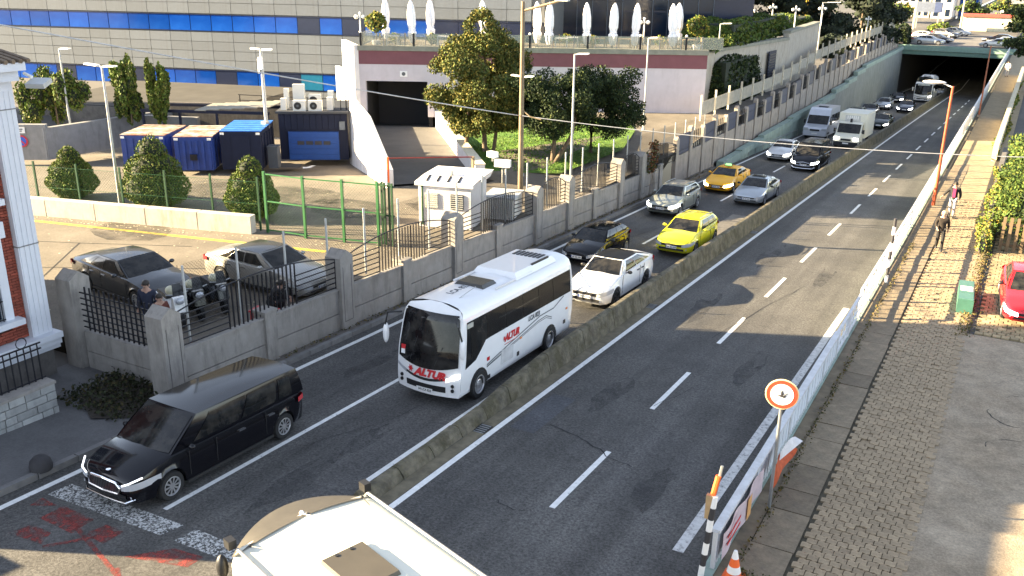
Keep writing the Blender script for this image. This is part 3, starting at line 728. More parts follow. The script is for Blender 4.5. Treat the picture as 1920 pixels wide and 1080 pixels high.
def car(name, label, cat, kind, paintm, x, y, rz=0.0, z=None, group=None, lit=False, roofm=None, glass3=True, detail=True, wheels='ten', rimm=None, rails=False, trimm=None, **over):
    sp = dict(SPEC[kind]); sp.update(over)
    L, W, H, wb, fo, hf, hb, xw, xr, xrr, xb, ht, r, gc = [sp[k] for k in ('L', 'W', 'H', 'wb', 'fo', 'hf', 'hb', 'xw', 'xr', 'xrr', 'xb', 'ht', 'r', 'gc')]
    t = thing(name, label, cat, (0, 0, 0), 0, group)
    Ra = r * 1.16; arches = (fo, fo + wb)
    ys = {0, .04, .12, .25, .45, xw * .7, xw, (xw + xb) / 2, xb, L - .35, L - .15, L - .05, L}
    for a in arches:
        for k in range(-4, 5): ys.add(a + Ra * math.sin(k * math.pi / 8) * (1.0001 if abs(k) == 4 else 1))
        ys.add(a - Ra - .02); ys.add(a + Ra + .02)
    ys = sorted(v for v in ys if 0 <= v <= L)
    top_p = [(0, hf * .86), (.05, hf * .96), (.14, hf + .02), (xw * .6, lerp(hf, hb, .72)), (xw, hb), (xb, ht), (L - .12, ht - .03), (L - .03, ht - .12), (L, ht - .2)]
    hw_p = [(0, W * .34), (.05, W * .4), (.14, W * .44), (.3, W * .475), (.6, W * .495), (1.2, W * .5), (L - .9, W * .5), (L - .3, W * .475), (L - .1, W * .44), (L, W * .38)]
    zt = lambda q: interp(q, top_p); hw_ = lambda q: interp(q, hw_p)
    def ring(q):
        h = zt(q); w = hw_(q); zb = gc + (.1 if q < .06 or q > L - .06 else 0)
        za = 0
        for a in arches:
            dd = abs(q - a)
            if dd <= Ra * 1.0005: za = max(za, r + math.sqrt(max(Ra * Ra - dd * dd, 0)))
        base = max(zb, za)
        pts = [(0, base), (w - .16, base), (w - .025, base + (.05 if za < zb else 0)), (w, .42 * h + .06), (w - .004, .66 * h), (w - .03, .84 * h), (w - .06, h - .045), (w - .15, h), (0, h + .035)]
        return [(px, max(pz, base + .004 * i) if i < 6 else pz) for i, (px, pz) in enumerate(pts)]
    rings = [ring(q) for q in ys]; n = len(rings[0])
    V = []
    for q, R in zip(ys, rings):
        full = [(px, pz) for px, pz in R] + [(-px, pz) for px, pz in R[-2:0:-1]]
        V += [(px, q, pz) for px, pz in full]
    m_ = 2 * n - 2; F = []
    for i in range(len(ys) - 1):
        for j in range(m_): F.append((i * m_ + j, (i + 1) * m_ + j, (i + 1) * m_ + (j + 1) % m_, i * m_ + (j + 1) % m_))
    F += [tuple(range(m_)), tuple((len(ys) - 1) * m_ + j for j in range(m_ - 1, -1, -1))]
    b = MB(); b.add(V, F); body = b.build("body", paintm, t, 38)
    # greenhouse
    wB = W / 2 - .1; wR = W / 2 - .27 * (1 if kind != 'mpv' else .75)
    zBf, zBr, zR = hb - .02, ht - .02, H - .05
    bulge = .09
    def wsh(u, v):    # windscreen
        xx = lerp(-1, 1, u) * lerp(wB, wR, v); c = 1 - (2 * u - 1) ** 2
        return (xx, lerp(xw, xr, v) - bulge * c * (1 - v * .5), lerp(zBf, zR, v) + .0 * c)
    def rear(u, v):
        xx = lerp(1, -1, u) * lerp(wB - .03, wR - .02, v); c = 1 - (2 * u - 1) ** 2
        return (xx, lerp(xb, xrr, v) + .05 * c, lerp(zBr, zR - .02, v))
    def side(s):
        def f(u, v):
            yb = lerp(xw, xb, u); yt = lerp(xr, xrr, u)
            return (s * (lerp(lerp(wB, wB - .03, u), lerp(wR, wR - .02, u), v) + .035 * math.sin(math.pi * v) + .02 * math.sin(math.pi * u)), lerp(yb, yt, v), lerp(lerp(zBf, zBr, u), lerp(zR, zR - .02, u), v))
        return f
    def roof(u, v):
        c = 1 - (2 * u - 1) ** 2; e = math.sin(math.pi * v)
        return (lerp(-1, 1, u) * lerp(wR, wR - .02, v) * (1 + .02 * e), lerp(xr, xrr, v) - bulge * .5 * c * (1 - v) + .05 * c * v, zR - .02 * v + .05 * c * (.4 + .6 * e) + .015 * e)
    b = MB(); b.patch(wsh, 8, 4); b.patch(rear, 8, 4); b.patch(side(1), 8, 4); b.patch(side(-1), 8, 4, flip=True)
    cab = b.build("pillars", paintm, t, 30)
    b = MB(); b.patch(roof, 8, 8); rf = b.build("roof", roofm or paintm, t, 40)
    def glassp(nm, fn, u0, u1, v0, v1, off, flip=False, mm=GLASS, nu=6, nv=3, cut=None):
        b = MB()
        def g_(u, v):
            p = Vector(fn(lerp(u0, u1, u), lerp(v0, v1, v))); return p + Vector(off)
        b.patch(g_, nu, nv, flip=flip); return b.build(nm, mm, t, 40)
    glassp("windscreen", wsh, .035, .965, .04, .95, (0, -.014, .008))
    glassp("rear_window", rear, .07, .93, .1, .9, (0, .014, .008))
    cuts = sp.get('cuts') or ([(.13, .46), (.48, .76), (.785, .9)] if glass3 else [(.13, .5), (.53, .88)])
    for s in (1, -1):
        for (u0, u1) in cuts: glassp("side_window", side(s), u0, u1, .1, .9, (s * .012, 0, .0), s < 0)
    # wheels
    for a in arches:
        for s in (1, -1): wheel(t, s * (W / 2 - .115), a, r, .21, s, wheels, rimm)
    # nose
    nz = hf * .86
    fy = lambda xx, zz: interp(abs(xx), [(0, -.012), (W * .33, -.008), (W * .4, .04), (W * .44, .13), (W * .475, .29), (W * .5, 1.1)])
    def nosep(nm, x0, x1, z0, z1, mm, off=.014, nu=8, parent=t, taper=0.0):
        b = MB()
        def g_(u, v):
            xx = lerp(x0, x1, u) * (1 - taper * v); zz = lerp(z0, z1, v)
            return (xx * (1 if abs(xx) < W * .4 else 1.01), fy(xx, zz) - off, zz)
        b.patch(g_, nu, 2); return b.build(nm, mm, parent, 50)
    gz = gc + .1
    nosep("lower_intake", -W * .33, W * .33, gz + .02, gz + (nz - gz) * .36, BLACKP, .016)
    gr_ = nosep("grille", -W * .3, W * .3, gz + (nz - gz) * .62, gz + (nz - gz) * .9, BLACKP, .016)
    nosep("grille_trim", -W * .31, W * .31, gz + (nz - gz) * .92, gz + (nz - gz) * .97, trimm or CHROME, .02)
    pl = MB().box((0, -.035, gz + (nz - gz) * .5), (.48, .02, .11)).build("number_plate", PLATE, t)
    MB().box((-.22, -.047, gz + (nz - gz) * .5), (.04, .004, .1)).build("plate_band", BLUE, pl)
    if detail:
        b = MB()
        for k in range(7): b.box((-.15 + .052 * k + (.02 if k > 1 else 0) + (.02 if k > 3 else 0), -.047, gz + (nz - gz) * .5), (.03, .004, .06))
        b.build("plate_lettering", INK, pl)
    for s in (1, -1):
        def hl(u, v, s=s):
            aa = lerp(W * .27, W * .487, u); zz = lerp(nz * .93 - .09 * (1 - .25 * u), nz * .99 + .05 * u, v) + .05 * u
            return (s * (aa + .012 * u), fy(aa, zz) - .018 + .0 * u, zz)
        b = MB(); b.patch(hl, 8, 2, flip=s < 0); h_ = b.build("headlight", LAMPON if lit else LAMPG, t, 50)
        b = MB(); b.patch(lambda u, v, s=s: (s * (W * .37 + .05 * u), fy(W * .4, 0) - .012, gz + .06 + .05 * v), 2, 1, flip=s < 0); b.build("fog_lamp", LAMPG, t)
        b = MB(); b.patch(lambda u, v, s=s: (s * (interp(u, [(0, W * .3), (.5, W * .44), (1, W * .485)]) + .01), L - interp(u, [(0, -.012), (.5, .09), (1, .35)]) , ht - .22 + .13 * v), 4, 1, flip=s > 0); b.build("tail_light", REDL, t)
        # mirror
        mr = MB().ball((s * (W / 2 + .09), xw + .42, hb + .06), (.1, .07, .065), 10, 6).bar((s * (W / 2 - .08), xw + .45, hb), (s * (W / 2 + .04), xw + .44, hb + .04), .04, .03).build("mirror", trimm if trimm == BLACKP else paintm, t, 60)
        if detail:
            b = MB()
            for q in ([fo + Ra + .1, (xw + xb) / 2 + .05, fo + wb - Ra * .75] if kind != 'mpv' else [fo + Ra + .12, 2.2, 3.75]):
                b.box((s * (W / 2 - .002), q, (gc + ht) / 2 + .06), (.012, .014, (ht - gc) * .72))
            b.box((s * (W / 2 - .006), (fo * 2 + wb) / 2, gc + .03), (.03, wb - 2 * Ra - .05, .07))
            b.build("door_seam", SEAM, t)
            for q in ((xw + xb) / 2 - .12, fo + wb - Ra - .05):
                MB().box((s * (W / 2 - .005), q, ht * .82), (.035, .2, .03)).build("door_handle", CHROME if trimm is None else BLACKP, t)
        if rails:
            MB().tube([(s * (wR - .04), lerp(xr, xrr, q), zR + .05 + .03 * math.sin(math.pi * q)) for q in (.05, .3, .6, .95)], .018, 5).build("roof_rail", STEEL, t)
    # wipers
    for s in (-1, 1):
        MB().bar((s * .12 - .25, xw - .04, zBf + .03), (s * .12 + .25, xw + .06, zBf + .09), .015, .015).build("wiper", BLACKP, t)
    place(t, x, y, rz, z)
    return t, dict(sp, wR=wR, wB=wB, zR=zR)

P_WHITE = paint("white_car_paint", (.72, .72, .72)); P_BLACK = mat("black_car_paint", (.004, .004, .006), .12, var=.06, scale=4, coat=.1, spec=.35); P_SILV = paint("silver_blue_paint", (.4, .43, .46), .55, .3)
P_YEL = paint("lime_yellow_paint", (.6, .56, .015)); P_TAXI = mat("taxi_orange_paint", (.95, .46, .006), .35, var=.04, scale=4, coat=.15); P_GREY = paint("grey_green_paint", (.3, .32, .29), .5, .3)
P_NAVY = paint("navy_car_paint", (.012, .016, .03)); P_DGREY = paint("anthracite_paint", (.035, .037, .04), .4, .25); P_RED = paint("red_car_paint", (.55, .012, .02))
P_LSILV = paint("light_silver_paint", (.42, .41, .38), .6, .28); P_DGREEN = paint("black_green_paint", (.012, .02, .018))

# ---- black van in the near left lane
van, vs_ = car("black_van", "black executive van with chrome grille, nearest vehicle in the left lane", "van", 'mpv', P_BLACK, -15.58, 10.55, glass3=True, lit=False, H=1.66, W=1.9)
MB().box((0, -.03, .575), (.9, .04, .24)).build("grille_backing", BLACKP, van)
for k in range(16): MB().box((-.4 + k * .0533, -.06, .575), (.016, .02, .23)).build("grille_bar", CHROME, van)
b = MB(); b.tube([(-.45, -.06, .47), (-.5, -.04, .6), (-.38, -.05, .7), (0, -.06, .72), (.38, -.05, .7), (.5, -.04, .6), (.45, -.06, .47), (0, -.07, .44), (-.45, -.06, .47)], .024, 6); b.build("grille_frame", CHROME, van)
b = MB(); b.tube([(-.78, .1, .36), (-.6, -.02, .27), (0, -.035, .25), (.6, -.02, .27), (.78, .1, .36)], .02, 6); b.build("bumper_trim", CHROME, van)
for s in (1, -1):
    b = MB(); b.tube([(s * .55, -.03, .66), (s * .72, .0, .74), (s * .9, .22, .84)], .018, 6); b.build("light_strip", mat("soft_lamp", (.9, .92, .95), .2, var=0, emit=.35), van)
b = MB().lathe([(.03, 0), (.05, .004), (.05, .012), (.03, .014)], (0, .1, .83), 16, axis='Z'); b.build("bonnet_badge", CHROME, van)
b = MB()
for s in (1, -1): b.box((s * .905, 3.2, .62), (.02, 2.2, .03))
b.build("sill_trim", CHROME, van)

# ---- traffic behind it
car("white_fastback", "white coupe crossover with black roof just behind the coach", "car", 'fastback', P_WHITE, -12.75, 28.3, roofm=mat("matt_black_roof", (.006, .006, .007), .45, spec=.15), H=1.52, hf=.78, hb=1.04, xr=2.0, xrr=3.3, xb=4.72, ht=1.14, r=.35, group="cars queuing towards the camera", rimm=RIMD, wheels='five', trimm=BLACKP)
car("black_car", "black car half hidden behind the coach, next to the wall", "car", 'hatch', P_BLACK, -15.4, 33.2, group="cars queuing towards the camera", trimm=BLACKP)
yc, ys_p = car("yellow_crossover", "lime yellow crossover in the lane beside the median", "car", 'suv', P_YEL, -12.6, 36.9, group="cars queuing towards the camera", lit=False, rails=True, L=4.35)
gs, _ = car("grey_crossover", "greenish grey crossover beside the wall, left of the lime car", "car", 'suv', P_GREY, -15.85, 44.2, group="cars queuing towards the camera", lit=True, rails=True)
tx, _ = car("taxi", "orange yellow taxi saloon with lit roof sign", "taxi", 'sedan', P_TAXI, -15.45, 52.5, group="cars queuing towards the camera", lit=True, H=1.32)
s_ = MB().box((0, 2.3, 1.44), (.36, .16, .1), t=(.85, .8)).build("roof_sign", mat("taxi_sign", (.2, .65, .15), .4, emit=.4), tx); MB().box((0, 2.3, 1.38), (.46, .2, .03)).build("roof_sign_base", BLACKP, s_)
cv, _ = car("silver_saloon", "pale silver blue saloon with sunroof beside the orange taxi", "car", 'sedan', P_SILV, -12.95, 50.0, group="cars queuing towards the camera", trimm=BLACKP)
MB().box((0, 2.55, 1.355), (.75, .5, .012)).build("sunroof", GLASS, cv)
car("white_hatchback", "white saloon with black windscreen left of the second black van", "car", 'sedan', P_WHITE, -15.5, 67.4, group="cars queuing towards the camera", lit=True)
v2, _ = car("black_van", "second black van with bright headlamps, in front of the box lorry", "van", 'mpv', P_BLACK, -12.9, 64.0, group="cars queuing towards the camera", lit=True, W=1.86, H=1.86, hb=1.08, xr=1.7)
b = MB(); b.tube([(-.47, -.02, .46), (-.5, -.01, .6), (0, -.03, .69), (.5, -.01, .6), (.47, -.02, .46), (0, -.035, .43), (-.47, -.02, .46)], .02, 6); b.build("grille_frame", CHROME, v2)
b = MB(); b.tube([(-.78, .1, .36), (-.6, -.02, .27), (0, -.035, .25), (.6, -.02, .27), (.78, .1, .36)], .03, 6); b.build("bumper_trim", CHROME, v2)
car("dark_saloon", "black saloon with lit lamps directly behind the box lorry", "car", 'sedan', P_DGREEN, -12.5, 94.8, group="cars queuing towards the camera", lit=True, detail=False)
car("dark_estate", "dark grey car behind the silver minibus, nearest the green wall", "car", 'suv', P_DGREY, -15.6, 98.6, group="cars queuing towards the camera", detail=False)
car("dark_hatchback", "dark blue hatchback with bright lamps beside the black saloon", "car", 'hatch', P_NAVY, -15.4, 106.3, group="cars queuing towards the camera", lit=True, detail=False)
car("dark_saloon", "black car with glaring headlamps in front of the far white coach", "car", 'sedan', P_NAVY, -12.6, 114.8, group="cars queuing towards the camera", lit=True, detail=False)
car("blue_grey_car", "blue grey car left of the glaring black car", "car", 'hatch', P_SILV, -15.3, 117, group="cars queuing towards the camera", lit=True, detail=False)
car("dark_car", "small dark car beside the far white coach, near the tunnel", "car", 'hatch', P_BLACK, -15.3, 129, group="cars queuing towards the camera", lit=True, detail=False)
car("pale_car", "pale car half hidden behind the far white coach", "car", 'suv', P_LSILV, -12.2, 150, group="cars queuing towards the camera", detail=False)

# ---- minibus (silver white panel van with windows)
def bigvan(name, label, cat, paintm, x, y, L=5.9, W=2.0, H=2.55, box=False):
    t = thing(name, label, cat, (0, 0, 0), 0, "cars queuing towards the camera")
    hw = W / 2
    prof = [(0, .3), (0, .85), (.1, 1.0), (.75, 1.2), (1.35, 1.95), (1.7, H - .12), (2.1, H), (L, H), (L, .3)]
    cabL = 2.05 if box else L
    if box: prof = [(0, .3), (0, .85), (.1, 1.0), (.75, 1.2), (1.3, 1.95), (1.55, 2.05), (cabL, 2.08), (cabL, .3)]
    b = MB(); n = len(prof); V = []
    for s, k in ((-1, 1), (-1, .94), (1, .94), (1, 1)):
        pass
    lv = lambda z: hw - .02 - max(0, z - 1.1) * .07
    V = [(-lv(z), q, z) for q, z in prof] + [(lv(z), q, z) for q, z in prof]
    b.add(V, [tuple(range(n)), tuple(range(2 * n - 1, n - 1, -1))] + [(i, n + i, n + (i + 1) % n, (i + 1) % n) for i in range(n)])
    b.build("body", paintm, t)
    wy0, wz0, wy1, wz1 = .78, 1.23, (1.33 if not box else 1.28), 1.93
    b = MB(); b.patch(lambda u, v: (lerp(-1, 1, u) * (lv(1.6) - .07), lerp(wy0, wy1, v) - .03, lerp(wz0, wz1, v) + .02), 4, 2); b.build("windscreen", GLASS, t)
    for s in (1, -1):
        b = MB(); b.add([(s * (lv(1.3) + .008), 1.1, 1.27), (s * (lv(1.3) + .008), 1.95, 1.27), (s * (lv(1.9) + .008), 1.95, 1.88), (s * (lv(1.9) + .008), 1.5, 1.88)], [(0, 1, 2, 3)]); b.build("side_window", GLASS, t)
        if not box:
            for k in range(3):
                q = 2.1 + k * 1.25; b = MB(); b.add([(s * (lv(1.3) + .008), q, 1.3), (s * (lv(1.3) + .008), q + 1.15, 1.3), (s * (lv(2) + .008), q + 1.15, 2.0), (s * (lv(2) + .008), q, 2.0)], [(0, 1, 2, 3)]); b.build("side_window", GLASS, t)
        MB().box((s * (hw + .12), .95, 1.4), (.16, .1, .32)).build("mirror", BLACKP, t)
        MB().box((s * (hw - .25), -.02, .86), (.36, .05, .2)).build("headlight", LAMPON if box else LAMPG, t)
        for q in (.95, L - 1.15): wheel(t, s * (hw - .14), q, .33, .22, s, 'steel')
        MB().box((s * (hw - .02), .95, .5), (.05, .9, .12)).build("arch_trim", BLACKP, t)
    MB().box((0, -.02, .45), (W - .12, .06, .32)).build("bumper", BLACKP if box else paintm, t)
    MB().box((0, -.025, .78), (.8, .03, .16)).build("grille", BLACKP, t)
    MB().box((0, -.06, .5), (.46, .02, .1)).build("number_plate", PLATE, t)
    if box:
        cb = MB().box((0, (cabL + .12 + L) / 2, (.75 + 2.72) / 2), (W + .16, L - cabL - .12, 1.97)).build("cargo_box", paintm, t)
        MB().box((0, cabL + .1, 2.3), (1.2, .04, .5)).build("cooler_unit", mat("cooler_grey", (.5, .5, .48), .6), cb)
        for k in range(6): MB().box((-.4 + k * .16, cabL + .075, 2.38), (.08, .02, .26)).build("cooler_slat", WHITE, cb)
        MB().box((0, 1.55, 2.2), (.14, .3, .26)).build("deflector", BLACKP, t)
    else:
        MB().box((0, 2.9, H + .03), (.8, .55, .08)).build("roof_hatch", BLACKP, t)
    place(t, x, y)
    return t
bigvan("minibus", "silver white high roof minibus beside the box lorry", "minibus", paint("minibus_silver", (.55, .57, .62), .3, .3), -16.0, 82.6)
bigvan("box_lorry", "cream white box lorry with cooler above its cab", "lorry", mat("lorry_cream", (.68, .66, .56), .5, var=.05), -12.55, 77.8, L=6.6, W=2.0, box=True)

# ---- the white coach
def coach(name, label, x, y, L=6.85, W=2.04, H=2.62, full=True, z=None, rz=0.0, group=None):
    t = thing(name, label, "coach", (0, 0, 0), 0, group)
    PW_ = mat("coach_white_paint", (.74, .74, .74), .3, var=.03, coat=.5)
    hw = W / 2
    levels = [(.3, hw - .06), (.42, hw - .01), (.9, hw), (1.3, hw), (1.9, hw - .04), (2.28, hw - .09), (2.46, hw - .17), (2.56, hw - .32), (2.61, hw - .6), (2.63, 0)]
    levels = [(z_ * H / 2.62, w_) for z_, w_ in levels]
    def yf(xx, z_): return .2 * (xx / hw) ** 2 * 1.0 + interp(z_, [(.3, .02), (.6, 0), (.95, .02), (1.4, .06), (2.3, .26), (2.56, .42), (2.63, .55)])
    st = [0, .15, .5, 1.0, 2, 3, 4, 5, L - .5, L - .15, L]
    V = []; full_ring = levels + [(z_, -w_) for z_, w_ in levels[-2::-1]]
    m_ = len(full_ring)
    fr = (1.6, 5.2) if False else (1.62, L - 1.62)
    for k, q in enumerate(st):
        for z_, w_ in full_ring:
            sh = (.06 if q > L - .05 else 0)
            yv = yf(w_, z_) + q if q < .2 else (max(yf(w_, z_) + .16, q) if q < 1 else q)
            V.append((w_ * (1 - sh), yv - (0 if q < L - .2 else .12 * (abs(z_ - 1.3) / 1.3) ** 2), z_))
    F = [(i * m_ + j, i * m_ + j + 1, (i + 1) * m_ + j + 1, (i + 1) * m_ + j) for i in range(len(st) - 1) for j in range(m_ - 1)]
    F += [((len(st) - 1) * m_ + j for j in range(m_))]
    F = [tuple(f) for f in F]
    b = MB(); b.add(V, [f[::-1] for f in F]); body = b.build("body", PW_, t, 40)
    wz = lambda z_: interp(z_, levels)
    def fpatch(nm, x0, x1, z0, z1, mm, off=.012, nu=10, nv=6, parent=t):
        b = MB()
        def g_(u, v):
            z_a = z0(lerp(-1, 1, u)) if callable(z0) else z0; z_b = z1(lerp(-1, 1, u)) if callable(z1) else z1
            z_ = lerp(z_a, z_b, v); xx = lerp(x0, x1, u) * min(1, wz(z_) / hw); return (xx, yf(xx, z_) - off, z_)
        b.patch(g_, nu, nv); return b.build(nm, mm, parent, 50)
    fpatch("front_panel", -hw, hw, .3, 2.622, PW_, .0, 12, 18)
    ws = fpatch("windscreen", -hw * .93, hw * .93, lambda s: .98 + .14 * s * s, 2.4, mat("coach_glass", (.006, .006, .007), .06, var=.3, scale=3, col2=(.03, .028, .026), mix_scale=2.2, spec=.35), .03, 14, 14)
    fpatch("lower_grille", -hw * .62, hw * .62, lambda s: .42, lambda s: .58, BLACKP, .014)
    fpatch("grille_slot", -hw * .78, hw * .78, lambda s: .66 + .14 * s * s, lambda s: .73 + .13 * s * s, BLACKP, .014)
    fpatch("number_plate", -.26, .26, .36, .47, PLATE, .03, 2, 1)
    for s in (1, -1):
        b = MB(); b.patch(lambda u, v, s=s: (s * lerp(hw * .62, hw * .97, u), yf(lerp(hw * .62, hw * .97, u), .8) - .016, lerp(.72, .8, v) + .14 * u), 5, 2, flip=s < 0); b.build("headlight", LAMPON if s > 0 else LAMPG, t, 50)
        for zz in (.5, .62): MB().lathe([(.001, 0), (.05, 0), (.05, .02), (.001, .02)], (s * hw * .8, yf(hw * .8, .55) - .03, zz), 10, axis='Y').build("fog_lamp", BLACKP, t)
        # side band of dark windows
        band = [(.42, 1.02), (.95, 1.12), (1.28, 1.36), (1.5, 1.52), (L - .3, 1.52), (L - .25, 2.2), (.6, 2.2)]
        lowz = lambda q: interp(q, [(.42, 1.02), (.95, 1.12), (1.28, 1.36), (1.5, 1.52), (L - .3, 1.52)])
        def sidep(nm, q0, q1, za, zb, off, mm, par, nu=1, nv=6):
            b = MB()
            def g_(u, v):
                q = lerp(q0, q1, u); z0_ = za(q) if callable(za) else za; z_ = lerp(z0_, zb, v); dq = .16 * max(0, v - .0) if q0 < .6 and u == 0 else 0
                return (s * (wz(z_) + off), q + dq, z_)
            b.patch(g_, nu, nv, flip=s < 0); return b.build(nm, mm, par, 50)
        bd = sidep("window_band", .42, L - .28, lowz, 2.2, .006, GLASS, t, 24)
        SG = mat("coach_side_glass", (.014, .013, .012), .08, var=.2, scale=.8, spec=.3)
        qs = [1.55, 2.6, 3.6, 4.6, 5.55, L - .35]
        for q0, q1 in zip(qs, qs[1:]): sidep("side_window", q0 + .03, q1 - .03, 1.57, 2.15, .012, SG, bd)
        sidep("driver_window", .72, 1.02, 1.22, 2.1, .012, SG, bd)
        # wheels with dark arches
        for q in (1.15, L - 1.7):
            b = MB(); R_ = .48; arc = [(s * (wz(.6) + .008), q + R_ * math.cos(a), max(.3, .36 + R_ * math.sin(a))) for a in [math.pi * k / 10 for k in range(11)]]
            b.add(arc, [tuple(range(11)) if s > 0 else tuple(range(10, -1, -1))]); b.build("wheel_arch", BLACKP, t)
            wheel(t, s * (hw - .1), q, .39, .26, s, 'steel')
        # mirror on an arm
        mr = MB().ball((s * (hw + .2), -.05, 1.72), (.08, .1, .27), 10, 8).build("mirror", PW_, t, 60)
        MB().tube([(s * (hw - .15), .2, 2.28), (s * (hw + .1), -.1, 2.3), (s * (hw + .2), -.08, 1.95)], .025, 6).build("mirror_arm", BLACKP, mr)
        # hatches, lamps and stripes
        for q0, q1, z0_, z1_, mm in ((2.35, 3.05, .55, .95, mat("grey_hatch", (.5, .5, .5), .5)), (1.6, 1.75, .38, .48, BLACKP), (3.3, 3.42, .5, .62, BLACKP), (L - .75, L - .6, .6, .72, BLACKP)):
            MB().box((s * (wz(.7) + .0), (q0 + q1) / 2, (z0_ + z1_) / 2), (.02, q1 - q0, z1_ - z0_)).build("side_hatch", mm, t)
        MB().box((s * (wz(.95) + .0), 1.62, .95), (.02, .14, .1)).build("side_marker", REDL, t)
        MB().box((s * (wz(.95) + .0), 3.5, .98), (.02, .12, .05)).build("side_marker", AMBER, t)
        MB().box((s * wz(.95), L - .55, 1.05), (.02, .12, .06)).build("side_marker", AMBER, t)
        MB().box((s * (wz(2.1) + .012), .72, 2.1), (.02, .3, .12)).build("side_marker", mat("smoke_deflector", (.4, .4, .35), .4), t)
        if full:
            for k, (dz, wd) in enumerate(((0, .035), (-.07, .028), (-.12, .02))):
                b = MB(); pts = [(1.55, .78 + dz * .4), (3.0, 1.02 + dz * .8), (4.6, 1.25 + dz), (5.1, 1.28 + dz * 1.2), (5.5, 1.12 + dz)] if k else [(1.55, .8), (3.0, 1.04), (4.6, 1.3), (5.3, 1.34), (6.1, 1.5 - .02), (6.45, 1.5)]
                if k == 0: pts = [(1.55, .8), (3.0, 1.04), (4.7, 1.3), (5.6, 1.3), (6.3, 1.5)]
                V = []
                for q, z_ in pts: V += [(s * (hw + .004), q, z_ - wd / 2), (s * (hw + .004), q, z_ + wd / 2)]
                b.add(V, [((2 * i, 2 * i + 2, 2 * i + 3, 2 * i + 1) if s > 0 else (2 * i, 2 * i + 1, 2 * i + 3, 2 * i + 2)) for i in range(len(pts) - 1)]); b.build("stripe", GREYINK, t)
    # roof furniture
    MB().box((0, 2.55, H + .03), (.95, .75, .09), t=(.85, .85)).build("roof_hatch", mat("smoked_hatch", (.02, .018, .014), .25), t)
    ac = MB().box((0, 4.9, H + .03), (1.5, 2.6, .18), t=(.84, .92)).build("air_conditioner", PW_, t)
    for s in (-1, 1): MB().box((s * .7, 3.6, H - .03), (.05, 2.2, .04)).build("roof_rail", PW_, t)
    for k in range(7): MB().box((-.42 + .14 * k, 5.75, H + .125), (.09, .5, .02)).build("vent", BLACKP, ac)
    MB().box((.62, 5.3, H + .1), (.05, 1.1, .1)).build("vent", BLACKP, ac)
    b = MB(); b.tube([(.35, .95, H - .04), (.4, 1.9, H + .12)], .01, 5); b.build("antenna", STEEL, t)
    if full:
        z0_ = .86; text("ALTUR", .26, t, (.16, yf(.1, z0_) - .018, z0_ - .005), (1, .08, -.02), (0, .1, 1), REDINK, "lettering", .003, .28, .016, 1.15)
        star = []
        for k in range(12): a = math.pi * 2 * k / 12; rr = .1 if k % 2 else .05; star.append((-.48 + rr * math.sin(a), .004 + .05 - .04, .885 + rr * math.cos(a)))
        b = MB(); b.extr([(px, yf(px, pz) - .02, pz) for px, _, pz in star], (0, -.004, 0)); b.build("emblem", REDINK, t)
        text("OTOKAR", .07, t, (.0, yf(0, 1.08) - .022, 1.1), (1, 0, 0), (0, .1, 1), mat("dim_letters", (.12, .12, .12), .4), "lettering", .002)
        text("34 LCA 823", .085, t, (.02, yf(0, .41) - .036, .412), (1, 0, 0), (0, 0, 1), INK, "plate_lettering", .001, 0, .002)
        text("ALTUR", .27, t, (hw + .012, 2.95, 1.24), (0, 1, .0), (0, 0, 1), REDINK, "lettering", .003, .28, .014)
        text("LCA 823", .2, t, (hw + .012, 4.3, 1.4), (0, 1, .0), (0, 0, 1), GREYINK, "lettering", .003, 0, .004)
        text("LCA 823", .28, t, (-.05, 1.75, H + .012), (0, 1, 0), (-1, 0, 0), GREYINK, "lettering", .002, 0, .004)
        b = MB(); b.extr([(hw + .008, 2.5 + .08 * math.sin(2 * math.pi * k / 12) * (1 if k % 2 else .5), 1.25 + .08 * math.cos(2 * math.pi * k / 12) * (1 if k % 2 else .5)) for k in range(12)], (.004, 0, 0)); b.build("emblem", REDINK, t)
        MB().box((hw + .006, 2.9, 1.07), (.006, .75, .02)).build("lettering_underline", mat("pale_red", (.4, .1, .08), .5), t)
        for xx, zz, mm in ((-.72, 1.38, REDINK), (-.72, 1.26, PLATE)): MB().box((xx, yf(xx, zz) - .025, zz), (.24, .01, .12), pitch=-.1).build("windscreen_card", mm, t)
        MB().tube([(-.5, yf(.5, 1.1) - .03, 1.12), (-.3, yf(.3, 1.7) - .03, 1.75)], .012, 5).build("wiper", BLACKP, t); MB().tube([(.3, yf(.3, 1.1) - .03, 1.1), (.5, yf(.5, 1.6) - .03, 1.6)], .012, 5).build("wiper", BLACKP, t)
        for s in (-1, 1): MB().box((s * .82, yf(.82, 2.33) - .01, 2.33), (.12, .03, .04)).build("marker_lamp", WHITE, t)
        MB().box((.0, yf(0, 2.2) - .0, 2.22), (.5, .03, .06)).build("route_board", mat("dim_board", (.1, .1, .1), .4), t)
    else:
        MB().box((0, .1, 2.32), (1.5, .04, .25)).build("route_board", mat("coach_board", (.4, .42, .42), .4), t)
    place(t, x, y, rz, z)
    if full: t.scale = (1, 1, 1.065)
    return t
coach("white_coach", "white coach lettered ALTUR in red across its front", -12.92, 18.45, L=7.1)
coach("white_coach", "far white coach with pale screen, entering from the tunnel shade", -12.65, 133.4, L=8, W=2.2, H=3.3, full=False, group="cars queuing towards the camera")

